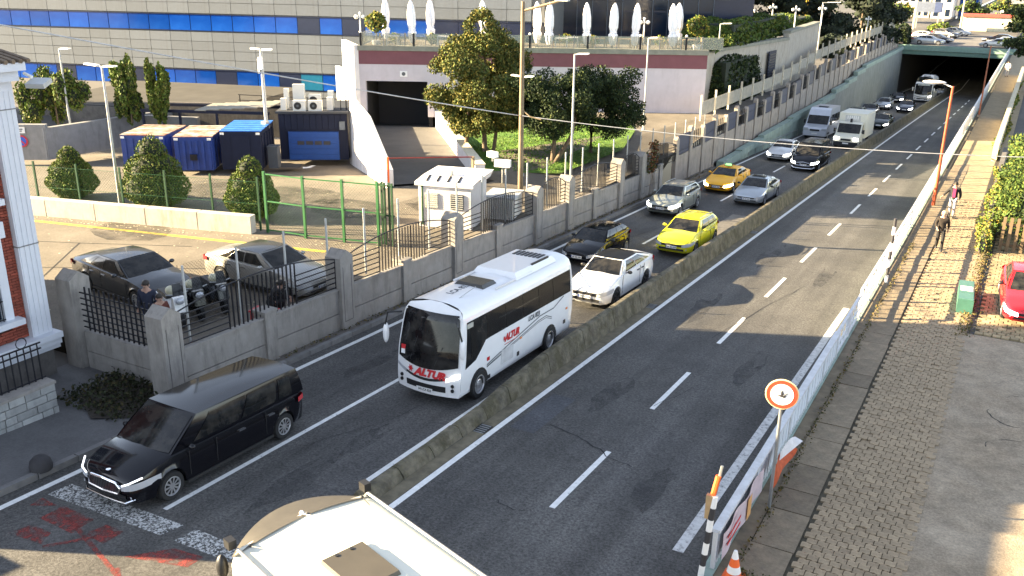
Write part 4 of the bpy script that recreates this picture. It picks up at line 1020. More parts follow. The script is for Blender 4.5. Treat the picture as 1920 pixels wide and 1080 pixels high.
# ---- cream roofed coach turning at the bottom of the picture
A = Vector((-9.17, 7.85)); B = Vector((-8.16, 10.05)); cdir = Vector((B - A)).normalized(); fwd = Vector((-.95, .31)).normalized()
rzb = math.atan2(fwd.x, -fwd.y)
mid = B + Vector((-.31, -.95)) * 1.2
tb = thing("turning_coach", "coach with cream roof and grey visor at the bottom edge", "coach", (mid.x, mid.y, zr(9)), rzb)
CR = mat("cream_roof_paint", (.72, .7, .58), .4, var=.04, scale=1.5); Wb = 2.42; Hb = 2.6 - zr(9)
side_m = mat("coach_side_dark", (.05, .045, .035), .3)
b = MB(); hw = Wb / 2
st = [(.0, 1), (.3, 1), (7.5, 1)]; prof = [(-hw, .3), (-hw, Hb - .22), (-hw + .05, Hb - .1), (-hw + .16, Hb - .03), (0, Hb + .05), (hw - .16, Hb - .03), (hw - .05, Hb - .1), (hw, Hb - .22), (hw, .3)]
V = [(px, q + .1 * (px / hw) ** 2 * (1 if q < .2 else 0), pz) for q, _ in st for px, pz in prof]; n = len(prof)
b.add(V, [(i * n + j, i * n + j + 1, (i + 1) * n + j + 1, (i + 1) * n + j) for i in range(2) for j in range(n - 1)] + [tuple(range(n))[::-1], tuple(2 * n + j for j in range(n))])
b.build("body", CR, tb, 30)
b = MB(); b.patch(lambda u, v: (lerp(-hw + .03, hw - .03, u), lerp(.1 + .1 * (2 * u - 1) ** 2, -.5 + .55 * (2 * u - 1) ** 2, v), Hb + .06 - .1 * v - .1 * (2 * u - 1) ** 2), 16, 4, flip=True); b.build("visor", mat("grey_visor", (.055, .05, .042), .6), tb, 50)
b = MB(); b.patch(lambda u, v: (lerp(-hw + .05, hw - .05, u), -.3 + .4 * (2 * u - 1) ** 2 + .02 * v, lerp(Hb - .2, .9, v)), 16, 4, flip=True); b.build("windscreen", GLASS, tb, 50)
for s in (1, -1):
    MB().tube([(s * (hw - .1), .12, Hb + .0), (s * (hw - .1), 7.4, Hb + .0)], .025, 6).build("roof_rail", STEEL, tb)
    MB().box((s * (hw + .004), 3.8, Hb - .75), (.01, 7.2, .8)).build("window_band", side_m, tb)
    m_ = MB().box((s * (hw - .06), -.02, Hb + .05), (.12, .16, .14)).build("mirror_bracket", BLACKP, tb)
    MB().ball((s * (hw + .05), -.12, Hb - .35), (.09, .1, .2), 10, 6).build("mirror", BLACKP, tb, 60)
    for q in (1.4, 5.8): wheel(tb, s * (hw - .15), q, .45, .28, s, 'steel')
hatch = MB().box((.12, 1.75, Hb + .09), (.72, .95, .1), t=(.92, .93)).build("roof_hatch", mat("taupe_hatch", (.065, .057, .043), .5, var=.1), tb)
MB().box((.12, 1.75, Hb + .05), (.82, 1.05, .05)).build("hatch_frame", CR, hatch)
for k in (-.12, .12): MB().lathe([(.001, 0), (.03, 0), (.03, .012), (.001, .012)], (.12 + k, 1.36, Hb + .14), 10).build("hatch_bolt", BLACKP, hatch)
MB().tube([(.0, .02, Hb + .06), (.02, .45, Hb + .22)], .008, 5).ball((0, .0, Hb + .06), .04, 8, 5).build("antenna", WHITE, tb)
for s in (1, -1): MB().tube([(s * .95, .22, Hb + .03), (s * .85, .55, Hb + .1)], .007, 5).ball((s * .95, .2, Hb + .03), .03, 8, 5).build("antenna", BLACKP, tb)
text("34", .3, tb, (.75, 2.6, Hb + .04), (.9, -.4, 0), (.4, .9, 0), mat("violet_letters", (.16, .1, .28), .5), "roof_lettering", .001, .2, .01)

# ---- parked cars in the forecourt and on the right
car("dark_saloon", "dark saloon parked behind the railings next to the brick house", "car", 'sedan', P_DGREY, -22.2, 18.5, rz=math.radians(82), z=ZL + .005, W=1.85, L=4.9)
car("silver_saloon", "light grey saloon parked in the forecourt behind the iron railings", "car", 'sedan', P_LSILV, -19.0, 21.6, rz=math.radians(88), z=ZL + .005, roofm=P_DGREY, W=1.8, L=4.75)
rc, _ = car("red_car", "bright red car parked at the right edge beside the green box", "car", 'sedan', P_RED, 1.35, 32.9, rz=math.radians(4), z=zs(34) - .0, lit=True, W=1.95, H=1.42, L=4.6, trimm=BLACKP)
# ================================================================== BUILDINGS
# ---- brick town house at the left edge (faces the road, +X)
TX = -22.6; TY1 = 14.42; TY0 = 5.1
th = thing("brick_house", "red brick house with white fluted pilasters at the left edge", "house", (0, 0, 0))
MB().box(((TX - .25 - 36.2) / 2, (TY0 + TY1) / 2 - .1, 3.6), (36.2 + TX - .25 + .0, TY1 - TY0 - .2, 9.2)).build("wall", MORTAR, th)
b = MB(); x0, x1 = -36.8, TX + .35; y0, y1 = TY0 - .4, TY1 + .2
b.add([(x0, y0, 8.05), (x1, y0, 8.05), (x1, y1, 8.05), (x0, y1, 8.05), (x0 + 4, (y0 + y1) / 2, 8.9), (x1 - 4.5, (y0 + y1) / 2, 8.9)], [(0, 3, 2, 1), (0, 1, 5, 4), (1, 2, 5), (2, 3, 4, 5), (3, 0, 4)])
rf = b.build("roof", mat("brown_roof_tile", (.12, .085, .06), .85, var=.3, scale=5), th)
for k in range(34): MB().tube([(TX + .47, TY1 + .3 - k * .2, 8.08), (TX - .9, TY1 + .3 - k * .2, 8.3)], .06, 5).build("roof_tile", mat("roof_tile_mat", (.15, .11, .075), .85, var=.3, scale=6, objvar=.3), rf)
MB().box((-32.4, 10.6, 11.4), (8.6, 8.3, 5.6)).build('shade_wing', MORTAR, th)  # unseen taller block added to lengthen the shadow of the house
cor = MB().box((TX + .12, (TY0 + TY1) / 2 + .1, 7.95), (.6, TY1 - TY0 + .25, .2)).box((TX + .02, (TY0 + TY1) / 2 + .04, 7.72), (.44, TY1 - TY0 + .15, .26)); cor.build("eaves_cornice", TRIMW, th)
pil = MB().box((TX - .06, 14.12, 4.2), (.3, .58, 6.8)); pil = pil.build("pilaster", TRIMW, th)
for k in range(4): MB().box((TX + .095, 13.91 + k * .14, 4.1), (.02, .09, 6.5)).build("flute_rib", TRIMW, pil)
for z in (3.35, 6.9): MB().box((TX - .05, 14.12, z), (.33, .605, .03)).build("pilaster_joint", mat("trim_joint", (.2, .2, .2), .8), pil)
for z_, dx, h in ((.72, .34, .16), (.55, .24, .2), (.38, .14, .16)):
    MB().box((TX + dx / 2 - .1, (TY0 + TY1) / 2 + .06, z_), (dx + .2, TY1 - TY0 + .12, h)).build("base_moulding", TRIMW, th)
MB().box((TX - .05, (TY0 + TY1) / 2, -.1), (.2, TY1 - TY0 - .1, 1.0)).build("plinth", CONCD, th)
bm_ = MB().box((0, 0, 0), (.06, .205, .066)).mesh("brick", BRICK); bh_ = MB().box((0, 0, 0), (.06, .095, .066)).mesh("brick", BRICK)
cnt = 0
for r in range(86):
    z = .86 + r * .08
    if cnt > 285: break
    y = 13.82
    k = 0
    while y > 13.5 - (.9 if (1.15 > z or 3.9 < z < 4.5) else 0):
        half = (k == 0 and r % 2); l = .095 if half else .205
        if cnt < 290: link("brick", bh_ if half else bm_, th, (TX - .105 + random.uniform(-.004, .004), y - l / 2, z)); cnt += 1
        y -= l + .012; k += 1
rest = MB()
for r in range(86):
    z = .86 + r * .08
    for k in range(40):
        y = 12.7 - k * .217 - (.1 if r % 2 else 0)
        if y > 5.3 and not (1.3 < z < 7.4 and any(abs(y - c) < 1.0 for c in (12.3, 9.6, 6.9))): rest.box((TX - .105, y, z), (.06, .205, .066))
o = rest.build("brickwork", mat("red_brick_far", (.23, .052, .03), .85, var=.15, scale=14, island=.3), th); o["kind"] = "stuff"
for yc in (12.48, 9.6, 6.9):
    for zb, zt in ((1.5, 3.7), (4.75, 6.9)):
        w = MB().box((TX - .16, yc, (zb + zt) / 2), (.05, 1.5, zt - zb)); wo = w.build("window", GLASSK, th)
        for s in (-1, 1): MB().box((TX - .06, yc + s * .84, (zb + zt) / 2), (.22, .24, zt - zb + .1)).build("window_frame", TRIMW, wo)
        MB().box((TX - .02, yc, zt + .22), (.3, 2.1, .42)).build("window_lintel", TRIMW, wo)
        MB().box((TX + .02, yc, zb - .1), (.46, 2.25, .16)).build("window_sill", TRIMW, wo)
        MB().box((TX - .12, yc, (zb + zt) / 2), (.04, .06, zt - zb)).build("glazing_bar", TRIMW, wo)
        gb = MB()
        for k in range(9): gb.box((TX + .08, yc - .64 + k * .16, zb + .5), (.02, .02, 1.0))
        for z_ in (.05, .55, 1.0): gb.box((TX + .08, yc, zb + z_), (.025, 1.4, .03))
        gb.tube([(TX + .08, yc + .5 + .12 * math.cos(a), zb + 1.2 + .12 * math.sin(a)) for a in [k * .6 for k in range(11)]], .012, 4)
        gb.build("window_grille", IRON, wo)
fl = thing("floodlight", "white floodlight bracketed under the eaves of the brick house", "floodlight", (TX + .45, 14.75, 7.55))
MB().tube([(-.3, 0, .2), (0, 0, .12)], .04, 6).build("bracket", WHITE, fl); MB().box((.16, .05, -.02), (.5, .4, .12), pitch=.3, rz=.4).build("lamp_head", STEELP, fl)
# unseen wall added to shade the near road beyond the lit gap
nb = thing("side_wall", "unseen wall added beside the brick house to shade the near road", "wall"); MB().box((-28.5, -6, 1.0), (11.5, 21.2, 3.0)).build("shade_wall", MORTAR, nb)
# stone stair wall, iron rail, bollard
stw = thing("stone_wall", "low pale stone block wall with black joints at the lower left", "wall")
sx = 0
for r in range(4):
    z = -.42 + r * .21; y = 8.0
    while y < 12.78 - r * .02:
        l = random.choice((.3, .42, .55)); l = min(l, 12.8 - y)
        if l > .1: MB().box((-20.42, y + l / 2, z + .1), (.3 + random.uniform(-.02, .02), l - .022, .188)).build("stone", STONE, stw)
        y += l
MB().box((-20.5, 10.4, -.02), (.28, 4.75, .8)).build("wall_core", INK, stw)
MB().box((-20.45, 10.4, .44), (.4, 4.85, .07)).build("coping", CONC, stw)
yr_ = thing("iron_railing", "black scrolled iron railing above the pale stone wall", "railing", (0, 0, 0), 0, "railings by the brick house")
for k in range(26): MB().box((-20.6, 8.2 + k * .18, .95), (.025, .025, 1.0)).build("bar", IRON, yr_)
for z in (.52, 1.3, 1.45): MB().box((-20.6, 10.45, z), (.03, 4.7, .035)).build("rail", IRON, yr_)
for k in range(6): MB().tube([(-20.58, 8.8 + k * .7 + .14 * math.cos(a), 1.6 + .14 * math.sin(a)) for a in [j * .6 for j in range(12)]], .014, 4).build("scroll", IRON, yr_)
db = thing("bollard", "dark round topped stone bollard on the left kerb", "bollard", (-17.98, 10.7, zr(10.7) + .13))
MB().lathe([(.24, 0), (.25, .1), (.22, .22), (.14, .31), (.02, .34)], n=18).build("bollard_body", mat("bollard_stone", (.035, .033, .035), .8, var=.2), db, 50)

# ---- hotel: long clad facade with window bands
FA = math.radians(15.8); FD = Vector((math.cos(FA), math.sin(FA), 0)); FN = Vector((math.sin(FA), -math.cos(FA), 0))
FP = Vector((-44.9, 63.4, 0))                 # a point of the facade line (u = 0)
ht = thing("hotel", "long grey clad hotel block with bands of blue windows", "hotel", FP, FA)
# local: x along facade, y into the building
HU0, HU1 = -46, 11
MB().box(((HU0 + HU1) / 2, 6.2, 10), (HU1 - HU0, 12, 20.5)).build("wall", mat("cladding_backing", (.15, .15, .14), .9), ht)
PWID = 2.0
def band_panels(z0, z1, rows):
    h = (z1 - z0) / rows
    me = MB().box((0, 0, 0), (PWID - .035, .08, h - .035)).mesh("cladding_panel", TILEC)
    for r in range(rows):
        n = int((HU1 - HU0) / PWID)
        for k in range(n):
            u = HU0 + PWID * (k + .5)
            if u < -42 and False: continue
            link("cladding_panel", me, ht, (u, .1 + random.uniform(-.004, .004), z0 + h * (r + .5)))
def band_windows(z0, z1, dark):
    me = MB().box((0, 0, 0), (PWID - .07, .06, z1 - z0 - .1)).mesh("window_pane", GLASSB)
    md_ = MB().box((0, 0, 0), (PWID - .03, .06, z1 - z0 - .1)).mesh("spandrel_panel", GLASSN)
    mt = MB().box((0, 0, 0), (PWID - .07, .06, z1 - z0 - .1)).mesh("window_pane", GLASST)
    n = int((HU1 - HU0) / PWID)
    for k in range(n):
        u = HU0 + PWID * (k + .5)
        d_ = dark(k)
        link("spandrel_panel" if d_ == 1 else "window_pane", md_ if d_ == 1 else (mt if d_ == 2 else me), ht, (u, .16, (z0 + z1) / 2))
    MB().box(((HU0 + HU1) / 2, .195, (z0 + z1) / 2), (HU1 - HU0, .02, z1 - z0)).build('window_recess', INK, ht)
    for z in (z0, z1): MB().box(((HU0 + HU1) / 2, .12, z), (HU1 - HU0, .08, .07)).build("window_sill", GLASSN, ht)
HB = [(.12, 1.52), (4.78, 6.16), (9.0, 10.6)]
band_panels(-1.6, .04, 1); band_panels(1.6, 4.7, 4); band_panels(6.24, 8.9, 3)
band_windows(*HB[0], lambda k: 1 if k in (6, 10, 14, 17) else (2 if k == 18 else 0)); band_windows(*HB[1], lambda k: 1 if k in (18, 20, 24, 25, 26, 27) else 0)

# ---- terrace block with the garage opening
GA = math.radians(27); GD = Vector((math.cos(GA), math.sin(GA), 0)); GP = Vector((-21.06, 66.73, 0))
tb_ = thing("terrace_block", "raised restaurant terrace block with maroon band above the garage mouth", "building", GP, GA)
WU = -25.5; ZT = 4.75; OPL, OPR, OPT = -25.05, -20.45, 2.2
def fbox(nm, u0, u1, z0, z1, m, y0=0.0, y1=.4, par=None): return MB().box(((u0 + u1) / 2, (y0 + y1) / 2, (z0 + z1) / 2), (u1 - u0, y1 - y0, z1 - z0)).build(nm, m, par or tb_)
fbox("wall", OPR, 0, -.4, 3.42, LILAC); fbox("wall", WU, OPL, -2.5, 3.42, LILAC); fbox("wall", OPL, OPR, OPT, 3.42, LILAC)
fbox("maroon_band", WU, .01, 3.42, 4.4, MAROON, -.02, .38); fbox("terrace_coping", WU - .05, .08, 4.4, ZT, TERR, -.1, .5)
fbox("terrace_floor", WU, 0, 4.3, 4.62, mat("terrace_paving", (.22, .18, .13), .85, var=.2), .5, 14)
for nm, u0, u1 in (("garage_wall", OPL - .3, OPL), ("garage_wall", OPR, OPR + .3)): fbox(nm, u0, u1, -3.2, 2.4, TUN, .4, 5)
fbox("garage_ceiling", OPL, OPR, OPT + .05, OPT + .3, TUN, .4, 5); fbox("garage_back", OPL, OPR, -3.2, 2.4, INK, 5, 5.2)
MB().box((-22.2, -.02, 2.75), (.55, .03, .42)).build("height_sign", PLATE, tb_)
MB().lathe([(.001, 0), (.14, 0), (.14, .01), (.001, .01)], (-22.2, -.045, 2.75), 14, axis='Y').build("sign_ring", GREYINK, tb_)
# sunlit left flank, turned outwards
RD = Vector((-.75, .66, 0)).normalized()
C0 = GP + GD * WU
side_ = thing("terrace_side_wall", "white sunlit flank wall stepping down beside the garage ramp", "wall")
def flank(nm, t0, t1, z0, z1, m, off=0.0, th_=.35):
    a = C0 + RD * t0; c = C0 + RD * t1; nn = Vector((-RD.y, RD.x, 0)) * 1
    b = MB(); b.add([(a.x, a.y, z0), (c.x, c.y, z0), (c.x, c.y, z1), (a.x, a.y, z1)] + [(q.x + nn.x * th_, q.y + nn.y * th_, z) for q, z in ((a, z0), (c, z0), (c, z1), (a, z1))],
        [(0, 1, 2, 3), (7, 6, 5, 4), (0, 4, 5, 1), (1, 5, 6, 2), (2, 6, 7, 3), (3, 7, 4, 0)]); return b.build(nm, m, side_)

FLA = Vector((-27.0, 35.5, 0)); FLD = Vector((-.78, .62, 0)).normalized(); FLN = Vector((.62, .78, 0)).normalized()
def fl(nm, prof, m, off=0.0, th_=.35):
    b = MB(); b.extr([tuple(FLA + FLD * s_ + FLN * off + Vector((0, 0, z))) for s_, z in prof], FLN * th_); return b.build(nm, m, side_)
fl("wall_panel", [(-.65, -.4), (3.38, -.4), (3.38, 3.0), (-.65, 1.08)], WALLW); fl("wall_panel", [(3.4, -.4), (7.4, -.4), (6.75, 3.5), (3.4, 3.02)], WALLW)
flank("wall_panel", 0, 5.2, -2, 4.78, WALLW); flank("maroon_stripe", 4.6, 5.2, 3.42, 4.4, MAROON, 0, -.02); flank("wall_panel", 5.2, 9, -2, 2.4, WALLW)
fl("wall_joint", [(2.0, .25), (2.03, .25), (2.03, 1.9), (2.0, 1.9)], CONC, -.005, .01)
# ramp: floor and two parapets
RA = Vector((-26.85, 35.55, 0)); RB = C0.copy(); RC = Vector((-23.55, 38.95, 0)); RE = GP + GD * (OPR + .8)
rmp = thing("garage_ramp", "dark asphalt ramp dropping to the garage mouth", "ramp")
b = MB()
for k in range(11):
    t = k / 10; p = RA.lerp(RB, t); q = RC.lerp(RE, t); z = lerp(.22, -1.15, t); b.v += [(p.x, p.y, z), (q.x, q.y, z)]
p = RB + GD.cross(Vector((0, 0, -1))) * 0; 
inn = Vector((-GD.y, GD.x, 0)); b.v += [tuple(RB + inn * 5 + Vector((0, 0, -1.8))), tuple(RE + inn * 5 + Vector((0, 0, -1.8)))]
for k in range(11): b.f.append((2 * k, 2 * k + 1, 2 * k + 3, 2 * k + 2)); b.m.append(0)
b.build("ramp_floor", mat("ramp_asphalt", (.085, .08, .075), .9, var=.2, scale=.8, speck=.4), rmp)
def parapet(nm, p, q, z0a, z0b, z1a, z1b, m, w=.42):
    d = (q - p).normalized(); nn = Vector((-d.y, d.x, 0)) * w / 2
    b = MB(); b.add([tuple(v + s * nn + Vector((0, 0, z))) for v, zs_ in ((p, (z0a, z1a)), (q, (z0b, z1b))) for s in (-1, 1) for z in zs_],
        [(0, 1, 3, 2), (4, 6, 7, 5), (0, 4, 5, 1), (2, 3, 7, 6), (1, 5, 7, 3), (0, 2, 6, 4)]); return b.build(nm, m, rmp)
parapet("parapet", RA, RB, -.5, -2.2, 1.0, .0, WALLW, .5); parapet("parapet", RC, RE, -.5, -2.2, .98, .0, WALLW, .5)
parapet("parapet_cap", RA, RB, .99, -.01, 1.05, .05, mat("cream_cap", (.6, .55, .42), .8, var=.15), .56); parapet("parapet_cap", RC, RE, .97, -.01, 1.03, .05, mat("cream_cap", (.6, .55, .42), .8), .56)
# ---- glass wing and grey columns above the terrace
gwg = thing("glass_wing", "dark tinted glass wing of the hotel behind the parasols", "building", GP + inn * 14, GA)
MB().box((-5, 5, 7), (22, 9.6, 14)).build("wall", GLASSN, gwg)
pn = MB().box((0, 0, 0), (1.22, .06, 1.9)).mesh("window_pane", GLASSK)
for r in range(3):
    for k in range(14): link("window_pane", pn, gwg, (-15.0 + 1.3 * k, .15, 5.75 + r * 2.05))
for k in range(15): MB().box((-15.65 + 1.3 * k, .08, 7.8), (.06, .1, 6.4)).build("mullion", mat("mullion_blue", (.08, .1, .13), .4, .4), gwg)
MB().box((3.2, .06, 8.4), (1.4, .04, 1.2)).build("reflection_panel", mat("pale_glass", (.12, .2, .22), .15, var=.4, scale=2), gwg)
for k in range(5): MB().box((4.2 + k * .45, .05, 8.8), (.12, .08, 1.6)).build("facade_fin", mat("fin_cream", (.42, .4, .33), .6), gwg)
MB().box((1, 5, 15), (24, 10.5, 2)).build("upper_floor", GLASSN, gwg)
clm = thing("column_bay", "grey stone column bay between the clad block and the glass wing", "building", GP + inn * 13.2, GA)
for u, w, m in ((-22.6, 1.6, TILEC), (-20.6, 1.2, mat("grey_column", (.3, .29, .27), .7, var=.1)), (-18.9, .8, INK), (-17.6, 1.5, TILEC), (-15.9, .7, mat("pale_column", (.42, .4, .36), .7, var=.1)), (-15.0, .5, mat("pale_column", (.42, .4, .36), .7))):
    MB().box((u, .6 if m != INK else 1.0, 7.6), (w, 1.0, 6.4)).build("column", m, clm)
for z in (6.2, 7.6, 9): MB().box((-19, 1.05, z), (8, .05, .04)).build("joint_line", INK, clm)

# ---- planted wall beyond the terrace
plw = thing("planter_wall", "beige retaining wall with louvre door below the tall clipped hedge", "wall")
PA = Vector((-21.6, 67.6, 0)); PB = Vector((-19.6, 86.5, 0)); PC = Vector((-20.6, 104, 0))
for p, q, zt in ((PA, PB, 4.35), (PB, PC, 4.9)):
    d = (q - p); az = math.atan2(d.y, d.x); c = (p + q) / 2
    MB().box((c.x - .6, c.y, zt / 2 - 1), (d.length, .5, zt + 2), 0, az).build("wall_panel", mat("beige_render", (.36, .33, .28), .85, var=.1, stain=.4), plw)
    MB().box((c.x - .6, c.y, zt + .1), (d.length, .75, .25), 0, az).build("wall_coping", TERR, plw)
dr = MB().box((-20.25, 82.5, 2.2), (.06, 2.4, 2.9)).build("louvre_door", NAVY, plw)
for k in range(12): MB().box((-20.2, 82.5, .95 + k * .22), (.05, 2.2, .05)).build("slat", IRON, dr)

# ---- bridge over the road and the underpass behind it
br = thing("road_bridge", "green painted concrete road bridge over the underpass", "bridge")
MB().box((-11, 163, -.52), (15.6, 26, .7)).build("deck", CONC, br)
MB().box((-11, 149.85, -.4), (15.8, .3, .75)).build("parapet_beam", mat("bridge_green", (.2, .3, .25), .8, var=.1, stain=.3, stain_col=(.1, .14, .12)), br)
MB().box((-11, 150.1, -1.1), (15.6, .5, .55)).build("edge_girder", mat("girder_green", (.12, .2, .16), .8, var=.1), br)
for k in range(8): MB().box((-17.5 + k * 1.9, 163, -1.15), (.5, 25, .6)).build("girder", TUN, br)
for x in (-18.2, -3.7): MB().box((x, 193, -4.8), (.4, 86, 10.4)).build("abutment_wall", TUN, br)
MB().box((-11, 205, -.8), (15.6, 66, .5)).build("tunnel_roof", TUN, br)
for (x, y, l) in ((-12.6, 160, 1.2), (-11.3, 163, 4), (-10.0, 172, 1.5), (-8.2, 163, 1.6), (-7.2, 170, 1.3), (-6.2, 161, 1.4), (-9.3, 182, 3), (-5.8, 172, 3)):
    o = MB().box((x, y, -1.5), (.2, l * .8, .06)).build("ceiling_lamp", mat("tube_light", (1, .9, .65), .3, var=0, emit=1.6), br)
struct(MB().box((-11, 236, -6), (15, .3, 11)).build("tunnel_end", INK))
struct(grid("bridge_road", [-70, -18.6, -3.4, 40], rng(150.6, 176, 5), lambda x, y: -.12, ASPH2))
# ================================================================== FORECOURT OBJECTS
def yawbox(x0, y0, x1, y1): d = Vector((x1 - x0, y1 - y0, 0)); return d.length, math.atan2(d.y, d.x)
def container(label, p0, p1, depth, z1, roofm, ribs=6, bodym=None):
    w, az = yawbox(*p0, *p1)
    t = thing("container", label, "container", (p0[0], p0[1], ZL), az, "blue containers in the forecourt")
    h = z1 - ZL
    bm2 = bodym or BLUE
    MB().box((w / 2, depth / 2, h / 2), (w, depth, h)).build("body", bm2, t)
    n = 9
    b = MB()
    rows = 10
    for k in range(rows): MB().box((w / 2, depth * (k + .5) / rows, h + .02 + (.012 if k % 2 else 0)), (w + .06, depth / rows - .02, .05)).build("roof_sheet", roofm, t)
    for k in range(ribs): MB().box((w * (k + .5) / ribs, -.02, h * .46), (w / ribs * .45, .05, h * .86)).build("rib", bm2, t)
    for k in range(5): MB().box((w + .02, depth * (k + .5) / 5, h * .46), (.05, depth / 5 * .45, h * .86)).build("rib", bm2, t)
    for s in (.12, w - .12): MB().box((s, -.05, h - .1), (.2, .05, .1)).build("corner_casting", WHITE, t)
    return t
container("blue container with rusty ribbed roof, leftmost of the three", (-41.66, 32.19), (-39.6, 33.25), 3.2, 1.74, RUST)
c2 = container("blue waste container with rusty roof and handle, in the middle", (-38.1, 32.6), (-36.5, 33.65), 3.4, 1.92, RUST)
MB().box((.95, -.1, .7), (.35, .1, .3)).build("handle", IRON, c2)
container("dark navy container with bright blue sheet roof, rightmost", (-36.25, 34.0), (-34.5, 35.1), 3.4, 2.18, BLUEB, 1, NAVY)
bx = thing("utility_box", "grey utility box between the navy container and the shed", "utility box", (-34.4, 35.9, ZL), .5); MB().box((0, 0, .55), (.5, .6, 1.1)).box((0, 0, 1.13), (.56, .66, .06)).build("box_body", mat("box_grey", (.05, .06, .075), .6), bx)
w, az = yawbox(-35.42, 37.46, -32.3, 39.43)
sh = thing("garage_shed", "navy sheet metal shed with blue roll up door", "shed", (-35.42, 37.46, ZL), az)
h = 2.56
MB().box((w / 2, 2.2, h / 2), (w, 4.2, h)).build("wall", NAVY, sh)
MB().box((w / 2, 2.1, h + .05), (w + .2, 4.6, .1)).build("roof", mat("shed_roof", (.03, .035, .045), .7), sh)
for k in range(11): MB().box((w * (k + .5) / 11, .07, h - .45), (w / 11 - .02, .06, .8)).build("cladding_panel", NAVY, sh)
dr = MB().box((w * .5, .05, .78), (w * .74, .1, 1.55)).build("roller_door", mat("door_blue", (.012, .055, .24), .45, var=.12), sh)
for k in range(5): MB().box((w * .5, -.01, .18 + k * .3), (w * .73, .03, .27)).build("door_panel", mat("door_blue", (.012, .055, .24), .45), dr)
for k in range(4): MB().box((w * .31 + k * w * .128, -.03, .95), (w * .1, .02, .2)).build("door_window", INK, dr)
MB().box((w * .93, -.03, 1.9), (.3, .1, .45)).build("meter_box", mat("box_grey2", (.1, .12, .15), .6), sh)
struct(MB().box((-34.0, 36.6, ZL + .004), (1.2, .9, .004), 0, az).build("dark_apron", mat("apron", (.05, .05, .05), .9)))
b = MB(); c = Vector((-32.9, 36.8)); 
b.add([(c.x - .1, c.y + .45, ZL + .012), (c.x + .1, c.y + .5, ZL + .012), (c.x + .12, c.y - .02, ZL + .012), (c.x + .3, c.y + .02, ZL + .012), (c.x + .02, c.y - .45, ZL + .012), (c.x - .3, c.y - .1, ZL + .012), (c.x - .1, c.y - .06, ZL + .012)], [(0, 1, 2, 3, 4, 5, 6)]); struct(b.build("road_arrow", PLINE))
# air conditioners on the shed roof and by the wall
ACW = mat("ac_white", (.6, .59, .55), .5, var=.06)
def ac(label, u, v, sx, sz, face=True, tall=False, lift=0):
    t = thing("air_conditioner", label, "air conditioner", (-35.42 + math.cos(az) * u - math.sin(az) * v, 37.46 + math.sin(az) * u + math.cos(az) * v, ZL + h + .1 + lift), az, "air conditioners on the navy shed")
    MB().box((0, 0, sz / 2), (sx, .35, sz)).build("casing", ACW, t)
    if face:
        MB().lathe([(.001, -.01), (min(sx, sz) * .36, -.01), (min(sx, sz) * .36, .02)], (-sx * .12, -.18, sz / 2), 16, axis='Y').build("fan_grille", BLACKP, t)
        MB().lathe([(.001, -.02), (.07, -.02), (.07, .0)], (-sx * .12, -.18, sz / 2), 10, axis='Y').build("fan_hub", GREYINK, t)
    for s in (-1, 1): MB().box((s * sx * .35, 0, -.03), (.06, .4, .07)).build("foot", IRON, t)
ac("tall white air conditioning cabinet, biggest on the shed roof", 1.0, 1.2, .62, 1.3, False)
ac("front left fan unit of the pair on the shed roof", 1.15, .3, .68, .55); ac("front right fan unit of the pair on the shed roof", 2.0, .3, .72, .55)
ac("fan unit raised behind the pair on the shed roof", 1.85, 1.3, .66, .62, True, False, .12)
ac("slim white unit near the left end of the shed roof", .25, .6, .3, .62, False); ac("small upper white unit at the left end of the shed roof", .3, 1.3, .25, 1.05, False)
ac("white unit with rounded top near the right end of the shed roof", 2.75, .6, .32, .68, False); ac("upper small unit at the right end of the shed roof", 2.72, 1.25, .3, .95, False)
fr_ = thing("pipe_frame", "black pipe frame standing at the right end of the shed roof", "frame", (-32.9, 39.7, ZL + h + .1), az)
for q in (0, .45): MB().tube([(q, 0, 0), (q, 0, .8), (q + .3, 0, .8), (q + .3, 0, 0)], .035, 5).build("pipe", IRON, fr_)
# guard booth
gb = thing("guard_booth", "white guard booth with shuttered windows behind the railings", "booth", (-20.2, 30.6, zlot(-20, 30)), math.radians(14)); gb.scale = (1, 1, .84)
MB().box((0, 1.1, 1.05), (2.25, 2.2, 2.1)).build("wall", WALLW, gb)
b = MB(); b.extr([(-1.25, -.1, 2.08), (-1.25, -.1, 2.25), (-1.05, .5, 2.5), (-1.05, 2.2, 2.5), (-1.25, 2.35, 2.3), (-1.25, 2.35, 2.08)], (2.5, 0, 0)); rfb = b.build("roof", WALLW, gb)
for k in range(4): MB().bar((-.75 + k * .45, -.02, 2.31), (-.75 + k * .45, .44, 2.49), .09, .02).build("roof_slot", IRON, rfb)
for u, m in ((-.55, mat("blind_grey", (.4, .4, .36), .7)), (.55, GLASSK)):
    wq = MB().box((u, -.02, 1.35), (.55, .05, .75)).build("window", m, gb)
    for k in range(7): MB().box((u, -.05, 1.03 + k * .105), (.53, .02, .035)).build("blind_slat", mat("blind_slat", (.5, .5, .46), .7), wq)
MB().box((-.95, -.02, 1.1), (.06, .03, 2.0)).build("door_edge", GREENP, gb)
MB().box((.0, .6, 2.62), (.3, .25, .22)).build("roof_box", mat("box_cream", (.5, .46, .36), .7), gb)
kw = thing("kiosk_annex", "pale translucent shelter attached to the right of the guard booth", "shelter", (-18.9 - .3, 33.2, zlot(-19.5, 33)), math.radians(14))
MB().box((0, .9, .45), (1.3, 1.6, .9)).build("wall", mat("annex_white", (.6, .6, .58), .6, var=.1), kw); MB().box((0, .9, .94), (1.45, 1.75, .08)).build("roof", mat("annex_roof", (.45, .46, .46), .5), kw)
